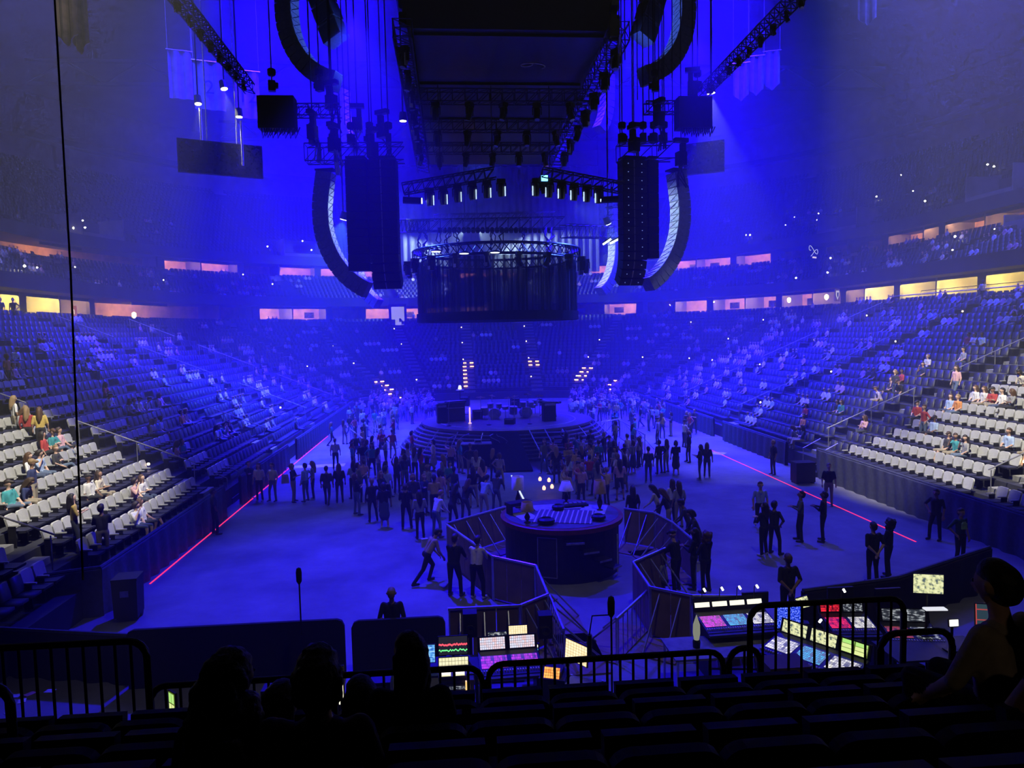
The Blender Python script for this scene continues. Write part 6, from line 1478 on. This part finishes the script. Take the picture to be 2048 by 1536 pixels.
# ------------------------------------------------------------------ signs in the suites, phone lights, wall lamps
def sign(px, py, Y, w, h, label, txt, back, ink, size, rz=0):
    p = at(px, py, Y); t = empty('wall_sign', p, rz, label, 'sign')
    MB().box((0, 0, 0), (w, 0.06, h)).build('board', back, t)
    if txt:
        o = text(txt, size, ink, 'lettering', 0.01, t); o.location = (0, -0.05, 0); o.rotation_euler = (PI/2, 0, 0)
    return t
sign(148, 622, 52, 0.62, 0.7, 'orange square sign with a pale letter in the left suites', 'n', glow('sign_orange', (0.6, 0.16, 0.03), 0.5), glow('sign_ink', (1, 0.85, 0.6), 1.0), 0.75, -0.6)
t = sign(1674, 590, 56, 0.75, 1.0, 'dark sign with a pale shield emblem in the right suites', None, glow('sign_dark', (0.25, 0.12, 0.05), 0.25), None, 0, 0.6)
MB().prism([(-0.26, 0.35), (0.26, 0.35), (0.26, -0.05), (0, -0.38), (-0.26, -0.05)], -0.06, -0.04).build('shield', glow('shield', (0.8, 0.75, 0.6), 0.7), t)
MB().prism([(-0.12, 0.2), (0.12, 0.2), (0.12, -0.05), (0, -0.2), (-0.12, -0.05)], -0.075, -0.062).build('shield_core', M_FASC, t)
p = at(1627, 500, 72); t = empty('neon_sign', p, 0.6, 'thin looping white neon script in a right upper suite', 'sign')
MB().path([(0.9*math.sin(q)*1.0, 0, 0.32*math.sin(2*q)+0.1*q-0.3) for q in [0.35*k-0.6 for k in range(19)]], 0.03, 5).build('neon_tube', glow('neon', (0.75, 0.78, 1), 0.8), t)
MB().box((0.3, 0.05, -0.75), (0.75, 0.05, 0.16)).build('lit_caption', glow('caption', (1, 0.8, 0.6), 0.9), t)
for i, (px, py, Y) in enumerate(((268, 630, 58), (672, 0, 0), (1578, 600, 64), (1653, 594, 60))):
    if not Y: continue
    p = at(px, py, Y); t = empty('wall_sconce', p, 0, 'glowing yellow wall lamp in %s' % {268: 'a left suite', 1578: 'a right suite, farther one', 1653: 'a right suite, nearer one'}[px], 'lamp')
    MB().lathe([(0.05, -0.25), (0.16, -0.1), (0.16, 0.12), (0.05, 0.22)], 10).build('globe', glow('sconce', (1, 0.7, 0.2), 14), t); MB().tube((0, 0, 0), (0, 0.3, 0), 0.04, 5).build('arm', M_BLACK, t)
def bowl_hit(px, py, up):
    """the seating (or suite) that the line of sight meets; up: height above the tread that counts as met"""
    r = ray(px, py)
    for st in range(120, 1400):
        q = CAMP+r*(st*0.1)
        if q.y <= YE-RC: d = max(XL-q.x, q.x-XR)
        else: d = math.hypot(max(XL+RC-q.x, q.x-XR+RC, 0), q.y-(YE-RC))-RC
        for lv in (LOW, CLUB, UPP):
            k = (d-lv['d0'])/lv['p']
            if 0 <= k < lv['n'] and lv['z0']+lv['r']*k-1.0 < q.z < lv['z0']+lv['r']*k+up: return q
        if TOPD+5 < d <= TOPD+7.5 and 9.0 < q.z < 11.0: return q
    return None
PH = [(165, 441), (147, 456), (170, 455), (154, 469), (49, 532), (94, 568), (150, 534), (74, 535), (327, 560), (486, 549), (535, 493), (605, 482), (623, 500), (556, 482), (545, 568),
      (1589, 434), (1637, 427), (1653, 437), (1634, 440), (1492, 470), (1571, 450), (1753, 393), (1826, 382), (1802, 350), (1975, 329), (1988, 333), (1989, 458), (1850, 402), (1905, 500), (1661, 516), (1655, 545), (1592, 556),
      (1862, 527), (1835, 534), (1910, 473), (1720, 549), (1500, 470), (950, 627), (1030, 634), (1340, 610), (1428, 604)]
for i, (px, py) in enumerate(PH):
    best = bowl_hit(px, py, 0.9)
    if best is None: continue
    big = RND.choice((0.05, 0.06, 0.09))
    o = MB().lathe([(0.2*big, -big), (big, -0.3*big), (big, 0.3*big), (0.2*big, big)], 8).build('phone_light', G_STAR, None, best)
    side = 'left' if px < 640 else ('right' if px > 1280 else 'far')
    tag(o, 'tiny bright light in the %s stand, %s' % (side, ('middle tier' if py > 500 else 'upper tier')), 'light', 'tiny lights %s %s' % (side, 'middle' if py > 500 else 'upper'))
D = math.radians
# --- people one can single out on the floor: key, hair, foot pixel, facing (deg, 0 = away), colour, label
FOLK = [
 ('h_stand', 'short', (430, 1068), -60, 'black', 'staff member in black standing alone by the left red line'),
 ('stand', 'long', (520, 1003), 170, 'white', 'woman in white crop top and dark trousers by the red line'),
 ('stand_long', 'short', (548, 1003), 150, 'cream', 'person in a patterned pale shirt and light trousers by the red line'),
 ('stand_phone', 'bob', (588, 1004), -100, 'black', 'person in black with a pale bag facing right'),
 ('stand_long', 'short', (612, 1004), 60, 'pale blue', 'tall man in a pale patterned shirt, talking'),
 ('stand', 'long', (627, 999), 100, 'grey', 'blonde woman close behind the tall patterned shirt'),
 ('walk', 'short', (655, 1012), 0, 'charcoal', 'man in dark jacket and pale jeans walking away'),
 ('stand', 'long', (680, 1006), 10, 'black', 'woman in dark top and jeans left of the main crowd'),
 ('stand', 'short', (672, 940), 0, 'white', 'man in white shirt standing on the left before the barriers'),
 ('stand_phone', 'long', (707, 998), 40, 'pale blue', 'woman in a pale top at the left edge of the crowd'),
 ('stand_phone', 'bob', (713, 1030), -60, 'black', 'woman in black top and dark trousers looking at a phone, left of crowd'),
 ('stand_long', 'short', (745, 1044), 20, 'black', 'man all in black in front of the left crowd'),
 ('dress', 'bob', (770, 1056), 10, 'black', 'person in black skirt and boots in front of the crowd'),
 ('h_phone', 'short', (812, 1058), 0, 'black', 'person in black with a pale waistband, seen from behind'),
 ('stand', 'long', (841, 1077), 20, 'grey', 'long-haired woman in grey standing nearest to the left pen'),
 ('lean_rail', 'short', (872, 1075), -50, 'white', 'man in pale shirt behind the left pen barrier'),
 ('lean_rail', 'long', (905, 1058), -40, 'black', 'long-haired fan in black leaning on the rear left barrier'),
 ('lean_rail', 'long', (930, 1046), -40, 'black', 'fan in black on the rear left barrier, middle one'),
 ('lean_rail', 'short', (967, 1036), -40, 'pale blue', 'fan in patterned shirt on the rear left barrier'),
 ('lean_rail', 'bob', (992, 1026), -30, 'charcoal', 'fan at the right end of the rear left barrier'),
 ('h_lunge', 'short', (855, 1165), -62, 'tan', 'man in tan shirt leaning hard onto the left pen barrier'),
 ('h_rail', 'short', (908, 1192), -25, 'black', 'man in black shirt leaning on the left pen barrier'),
 ('h_rail', 'short', (953, 1197), -30, 'cream', 'stocky man in pale shirt and dark trousers at the left pen barrier'),
 ('shorts', 'cap', (1250, 968), 60, 'white', 'man in white shirt, shorts and cap right of the ramp'),
 ('shorts', 'long', (1232, 965), 120, 'grey', 'woman in shorts beside the man in the white cap'),
 ('stand', 'short', (1297, 966), 0, 'navy', 'man in blue top and black trousers seen from behind on the right'),
 ('stand_long', 'short', (1318, 948), 20, 'black', 'person in black right of the blue-topped man'),
 ('stand_phone', 'long', (1332, 946), 30, 'grey', 'woman in grey right of the centre crowd'),
 ('dress', 'bob', (1352, 950), 0, 'black', 'person in a long black coat on the right floor'),
 ('stand_long', 'short', (1378, 925), 90, 'black', 'staff member in black near the right red line, left of three'),
 ('stand_phone', 'bob', (1400, 960), 60, 'black', 'person in black near the right red line, middle of three'),
 ('stand', 'long', (1414, 956), -30, 'charcoal', 'person in charcoal near the right red line, right of three'),
 ('stand', 'long', (1266, 1068), 10, 'black', 'woman with very long dark hair behind the right barrier'),
 ('stand_phone', 'long', (1343, 1050), 30, 'white', 'girl in a pale patterned top beyond the right pen'),
 ('stand', 'long', (1358, 1056), 15, 'grey', 'girl in grey beside the girl in the patterned top'),
 ('lean_rail', 'long', (1318, 1062), 60, 'cream', 'blonde fan leaning on the right barrier'),
 ('lean_rail', 'long', (1338, 1072), 60, 'black', 'dark-haired fan leaning on the right barrier'),
 ('lean_rail', 'short', (1378, 1100), 70, 'charcoal', 'man leaning over the curved right barrier'),
 ('lean_rail', 'bob', (1398, 1125), 80, 'charcoal', 'fan reaching over the right pen barrier'),
 ('h_rail', 'cap', (1352, 1184), 40, 'black', 'tall man in black cap standing in the right pen'),
 ('h_phone', 'long', (1388, 1178), 60, 'black', 'woman in black in the middle of the right pen'),
 ('h_phone', 'curly', (1411, 1186), 30, 'black', 'curly-haired person in black at the right of the right pen'),
 ('h_crouch', 'bob', (1326, 1184), 60, 'grey', 'fan in grey crouching inside the right pen'),
 ('h_walk', 'short', (1520, 1058), 172, 'pale blue', 'man in pale blue shirt walking towards the camera'),
 ('h_phone', 'long', (1527, 1112), 30, 'black', 'long-haired person in black before the walking man'),
 ('h_stand', 'short', (1547, 1108), -60, 'black', 'man in black close beside the long-haired person'),
 ('h_phone', 'short', (1601, 1083), 70, 'olive', 'man in olive jacket standing on the right floor'),
 ('h_phone', 'short', (1646, 1084), 50, 'black', 'person in black with pale shoes on the right floor'),
 ('stand', 'short', (1657, 1012), 160, 'black', 'guard in black standing by the right curtain wall'),
 ('h_back', 'short', (1745, 1166), 5, 'black', 'big man in black with hands clasped behind his back'),
 ('h_phone', 'curly', (1776, 1156), 40, 'black', 'curly-haired woman in black beside the big man'),
 ('h_stand', 'short', (1920, 1130), 190, 'dark green', 'guard in dark jacket with bright patch on the far right floor'),
 ('h_stand', 'short', (1872, 1080), 120, 'black', 'guard in black against the right curtain wall'),
 ('stand', 'short', (1546, 950), 100, 'black', 'guard in black beside the black steps on the right'),
 ('h_back', 'short', (783, 1330), 0, 'black', 'crew member in black seen from behind over the left masking panel'),
 ('h_back', 'short', (1576, 1312), 0, 'black', 'crew member in black seen from behind beyond the lighting desks'),
 ('stand_cross', 'short', (500, 998), -120, 'black', 'guard in black standing at the left floor steps'),
]
USED = []
for key, hair, (px, py), rot, col, lab in FOLK:
    p = atz(px, py, 0.0)
    if py > 1300: p = at(px, 1193 if px < 1000 else 1146, 15.2 if px < 1000 else 16.2); p.z = 0
    person(key, hair, (p.x, p.y, 0), D(rot), col, lab); USED.append((p.x, p.y))
# hi-vis patch, tote bag
p = atz(1920, 1130, 0); tag(MB().box((0, 0, 0), (0.16, 0.04, 0.18)).box((0, 0.01, 0.1), (0.1, 0.03, 0.05)).build('vest_patch', mat('vest_green', (0.4, 0.75, 0.1), 0.6), None, (p.x-0.02, p.y-0.16, 1.22)), 'bright green patch worn by the guard at the far right', 'vest')
p = atz(572, 1000, 0); t = empty('tote_bag', (p.x, p.y, 0.75), 0.3, 'pale tote bag carried by the person in black', 'bag')
MB().box((0, 0, 0.2), (0.34, 0.12, 0.4), taper=0.8).build('bag_body', M_PALE, t); MB().path([(-.1, 0, .4), (-.06, 0, .62), (.06, 0, .62), (.1, 0, .4)], .012, 5).build('strap', M_PALE, t)
p = atz(843, 1160, 0); t = empty('belt_bag', (p.x+0.12, p.y+0.05, 0.98), 0.3, 'small pale bag at the hip of the man in tan', 'bag')
MB().box((0, 0, 0.1), (0.2, 0.12, 0.22), taper=0.85).build('bag_body', M_PALE, t); MB().box((0, 0, 0.225), (0.19, 0.11, 0.03)).build('flap', M_PALE, t)
# --- crowd on the floor
AVOID = [(SX, SY, 7.1), (BX, BY, 2.6)]
KEYS = ['stand', 'stand_phone', 'stand_hip', 'stand_cross', 'stand_long', 'shorts', 'dress', 'walk', 'stand_up']
HAIRS = ['short', 'long', 'long', 'bob', 'cap', 'short']
COLS = ['black', 'black', 'white', 'grey', 'navy', 'pale blue', 'charcoal', 'cream', 'red', 'teal', 'lilac', 'pink', 'olive', 'mustard']
def crowd(poly, n, mind, where, sec):
    k = 0; tries = 0
    while k < n and tries < 6000:
        tries += 1
        px, py = RND.uniform(min(q[0] for q in poly), max(q[0] for q in poly)), RND.uniform(min(q[1] for q in poly), max(q[1] for q in poly))
        ins = False; m = len(poly)
        for i in range(m):
            (x1, y1), (x2, y2) = poly[i], poly[(i+1) % m]
            if (y1 > py) != (y2 > py) and px < (x2-x1)*(py-y1)/(y2-y1)+x1: ins = not ins
        if not ins: continue
        p = atz(px, py, 0)
        if p.x < XL+0.7 or p.x > XR-0.7 or any(math.hypot(p.x-a, p.y-b_) < r for a, b_, r in AVOID) or any((p.x-a)**2+(p.y-b_)**2 < mind*mind for a, b_ in USED): continue
        USED.append((p.x, p.y)); k += 1
        key = RND.choice(KEYS); hair = RND.choice(HAIRS); col = RND.choice(COLS)
        if key == 'dress': hair = RND.choice(('long', 'bob'))
        if key == 'stand_up': hair = RND.choice(('short', 'long'))
        to = math.atan2(-(SX-p.x), SY-p.y); rz = to+RND.gauss(0, .5) if RND.random() < .6 else RND.uniform(0, 6.28)
        look = {'stand': 'standing', 'stand_phone': 'holding a phone', 'stand_hip': 'hand on hip', 'stand_cross': 'arms crossed', 'stand_long': 'in long sleeves', 'shorts': 'in shorts', 'dress': 'in a skirt', 'walk': 'walking', 'stand_up': 'one arm raised'}[key]
        person(key, hair, (p.x, p.y, 0), rz, col, '%s-topped fan %s, %s, %s' % (col, look, {'short': 'short hair', 'long': 'long hair', 'bob': 'bobbed hair', 'cap': 'wearing a cap'}[hair], where), 'standing fans '+sec, RND.uniform(.92, 1.04))
crowd([(700, 925), (770, 900), (900, 940), (1010, 960), (1000, 1012), (880, 1045), (800, 1035), (720, 1015)], 42, 0.62, 'in crowd left of centre aisle', 'left of the aisle')
crowd([(1095, 905), (1180, 880), (1290, 900), (1285, 960), (1240, 1008), (1110, 1005), (1085, 960)], 34, 0.6, 'in crowd right of the ramp', 'right of the ramp')
crowd([(640, 838), (790, 812), (830, 850), (800, 905), (700, 915), (655, 890)], 36, 0.8, 'in crowd left of the stage', 'left of the stage')
crowd([(1175, 815), (1330, 812), (1420, 860), (1400, 900), (1290, 890), (1195, 880)], 34, 0.8, 'in crowd right of the stage', 'right of the stage')
crowd([(1110, 1000), (1240, 1000), (1240, 1018), (1110, 1018)], 5, 0.7, 'just behind the small round stage', 'behind the small stage')
# --- spectators in the lower bowl
SITK = ['sit_lap', 'sit_phone', 'sit_sprawl', 'sit_cross', 'sit_lean', 'sit_turn', 'sit_lap']
SITL = {'sit_lap': 'hands in lap', 'sit_phone': 'holding a phone', 'sit_sprawl': 'legs stretched', 'sit_cross': 'legs crossed', 'sit_lean': 'leaning forward', 'sit_turn': 'head turned'}
occ = []
for i in OCC:
    s, k, x, y, z, rz = LOWSEATS[i]; px, py, w = proj((x, y, z+0.8))
    if w > 1 and -20 < px < 2068 and py < 1200: occ.append((w, i))
occ.sort()
SITCOL = ['white', 'white', 'pale blue', 'black', 'grey', 'cream', 'navy', 'pink', 'red', 'lilac', 'tan', 'teal', 'white', 'orange', 'charcoal']
for w, i in occ[:84]:
    s, k, x, y, z, rz = LOWSEATS[i]; side, sec = section(s); key = RND.choice(SITK); hair = RND.choice(HAIRS); col = RND.choice(SITCOL)
    fx, fy = -math.sin(rz), math.cos(rz)
    if RND.random() < .06: key = RND.choice(('stand', 'stand_hip', 'stand_phone'))
    look = SITL.get(key, 'standing up')
    person(key, hair, (x+fx*.10, y+fy*.10, z), rz+RND.uniform(-.25, .25), col, '%s-topped spectator, %s, %s, %s row, %s stand, %s block' % (col, look, {'short': 'short hair', 'long': 'long hair', 'bob': 'bobbed', 'cap': 'capped'}[hair], ORD[k], side, ORD[sec]), 'seated spectators, row %s, block %s %s' % (ORD[k], side, ORD[sec]))
# the many far ones: one piece of low figures, coloured one by one
fm = FARSIT
far = [LOWSEATS[i][2:6] for w, i in occ[84:]]
def pick(lst, p, smin, smax):
    out = []
    j = 0
    while j < len(lst):
        if RND.random() < p:
            for m in range(RND.choice((1, 2, 2, 3, 4))):
                if j+m < len(lst) and smin < lst[j+m][4] < smax: out.append(lst[j+m][:4])
            j += 5
        j += 1
    return out
far += pick(CLUBS, 0.05, 0, STOT)+pick([q for q in UPPS if q[5] < 9], 0.014, 0, STOT)
TC = ['white', 'pale blue', 'black', 'grey', 'cream', 'white', 'pink', 'white']
def figures(name, fm, lst, fwd, label, TC=TC):
    """many small figures as one piece; every figure has one of eight tops"""
    nv, nf = len(fm.vertices), len(fm.polygons)
    V = np.zeros(nv*3); fm.vertices.foreach_get('co', V); V = V.reshape(-1, 3)
    lp = np.zeros(len(fm.loops), dtype=np.int32); fm.loops.foreach_get('vertex_index', lp); ls = np.zeros(nf, dtype=np.int32); fm.polygons.foreach_get('loop_start', ls); mi = np.zeros(nf, dtype=np.int32); fm.polygons.foreach_get('material_index', mi)
    A = np.array(lst); n = len(A); cs, sn = np.cos(A[:, 3]), np.sin(A[:, 3])
    VX = V[None, :, 0]*cs[:, None]-(V[None, :, 1]+fwd)*sn[:, None]+A[:, 0:1]; VY = V[None, :, 0]*sn[:, None]+(V[None, :, 1]+fwd)*cs[:, None]+A[:, 1:2]; VZ = V[None, :, 2]+A[:, 2:3]
    me = bpy.data.meshes.new(name); me.vertices.add(n*nv); me.vertices.foreach_set('co', np.stack([VX, VY, VZ], -1).ravel())
    me.loops.add(n*len(lp)); me.loops.foreach_set('vertex_index', (lp[None]+(np.arange(n)*nv)[:, None]).ravel().astype(np.int32))
    me.polygons.add(n*nf); me.polygons.foreach_set('loop_start', (ls[None]+(np.arange(n)*len(lp))[:, None]).ravel().astype(np.int32))
    me.materials.append(mat('far_skin', (0.5, 0.32, 0.23), 0.7))
    for c in TC: me.materials.append(mat('far_top_'+c.replace(' ', '_'), CO[c], 0.85))
    me.materials.append(mat('far_trousers', (0.05, 0.06, 0.09), 0.85))
    rr = np.array([RND.randrange(len(TC)) for _ in range(n)])
    M2 = np.where(mi[None] == 1, 1+rr[:, None], np.where(mi[None] >= 2, len(TC)+1, 0)); me.polygons.foreach_set('material_index', M2.ravel().astype(np.int32))
    me.update(calc_edges=True); return tag(link(name, me), label, 'people', None, 'stuff')
figures('distant_spectators', fm, far, .1, 'many small seated spectators scattered over the far stands')
fst = []
for poly, n in (([(640, 792), (870, 792), (850, 838), (640, 842)], 75), ([(1140, 792), (1420, 798), (1425, 855), (1180, 838)], 75)):
    k = t_ = 0
    while k < n and t_ < 4000:
        t_ += 1; px, py = RND.uniform(poly[0][0], poly[1][0]), RND.uniform(792, 842); p = atz(px, py, 0)
        if p.x < XL+.8 or p.x > XR-.8 or p.y > YE-1.5 or math.hypot(p.x-SX, p.y-SY) < 7.2 or any((p.x-a)**2+(p.y-b_)**2 < .36 for a, b_ in USED): continue
        USED.append((p.x, p.y)); fst.append((p.x, p.y, 0, math.atan2(-(SX-p.x), SY-p.y)+RND.gauss(0, .4))); k += 1
figures('distant_standing_crowd', FARSTAND, fst, 0, 'packed standing crowd on both far sides of the stage', ['black', 'grey', 'navy', 'charcoal', 'pale blue', 'white', 'black', 'grey'])
# --- people standing by the left curtain wall and in the suites
for key, hair, (px, py), z, rot, col, lab in (('stand_phone', 'long', (152, 1098), .75, -60, 'mustard', 'woman in yellow top standing in the first row on the left'), ('stand_cross', 'short', (208, 1112), .75, 30, 'charcoal', 'man in dark T-shirt standing in the first row on the left'),
        ('stand', 'long', (32, 868), 5.0, -40, 'white', 'woman in white with long hair standing high on the left'), ('stand', 'long', (84, 905), 4.0, 20, 'mustard', 'blonde woman standing in the left stand, seen from behind'), ('stand_long', 'long', (56, 888), 4.4, 10, 'red', 'person in dark red standing in the left stand'),
        ('walk', 'long', (1912, 800), 5.2, 100, 'pink', 'woman in pale top walking up the right stand')):
    p = bowl_hit(px, py, 0.0)
    d = max(XL-p.x, p.x-XR); k = max(0, min(LOW['n']-1, int((d-LOW['d0'])/LOW['p']))); zz = LOW['z0']+LOW['r']*k
    person(key, hair, (p.x, p.y, zz), D(rot), col, lab)
for i, (px, py, Y, col) in enumerate(((28, 628, 50, 'black'), (2, 630, 50, 'navy'), (792, 656, 98, 'navy'), (801, 656, 98, 'black'), (1965, 612, 47, 'white'), (828, 655, 96, 'white'), (1058, 648, 96, 'white'), (1345, 640, 88, 'black'))):
    p = at(px, py, Y)
    d = math.hypot(max(XL+RC-p.x, p.x-XR+RC, 0), max(p.y-YE+RC, 0))-RC if p.y > YE-RC else max(XL-p.x, p.x-XR)
    zz = 8.47 if d > TOPD+0.3 else TOPZ
    person(('stand_hip', 'stand', 'stand', 'stand_hip', 'stand', 'stand_phone', 'stand', 'walk')[i], 'short', (p.x, p.y, zz), D(180), col, ('man with hands on hips silhouetted in a bright left suite', 'person at the left edge in a bright suite', 'left person in the far pale doorway', 'right person in the far pale doorway', 'person in white shirt standing below the right suites', 'person in white standing at the top of the far seats', 'person in white at the top of the far aisle', 'person standing in the far right suites')[i])

# ================================================================== seated people in the foreground
def front(i, px, row, label, col, rz=0.0, Yo=0.0, zo=0.0):
    Y, z = nrow(row); Y += Yo; z += zo; x = at(px, 1400, Y).x; me, h, ey = FRONT[i]
    o = link('person', me, None, (x, Y+0.02, z), rz); o.color = (*col, 1); tag(o, label, 'person')
    ho = link('hair', h, o); link('eyes', ey, o)
    if i >= 5: return o
    tx = bpy.data.textures.get('curl') or bpy.data.textures.new('curl', 'CLOUDS'); tx.noise_scale = 0.03
    dm = ho.modifiers.new('locks', 'DISPLACE'); dm.texture = tx; dm.strength = 0.022 if i < 2 else 0.012; dm.mid_level = 0.4
    return o
BK = (.012, .011, .013)
front(0, 462, 2, 'person with wide long curly dark hair in the foreground left', BK)
front(1, 640, 2, 'person with pinned-up hair and broad shoulders in the foreground', (.03, .024, .02))
front(2, 548, 1, 'person with reddish cardigan half hidden between the two nearest heads', (.10, .05, .035), zo=-.30)
front(3, 712, 1, 'person in a furry reddish top looking towards the bright display', (.10, .05, .035), zo=-.30)
front(4, 822, 1, 'person in black with long dark hair, right of the nearest heads', BK)
front(5, 1998, 2, 'man in a pale T-shirt sitting at the right edge', (.42, .36, .27), .35, .35, .10)
front(6, 2120, 2, 'bare-armed person cut off by the lower right corner', (.02, .02, .02))
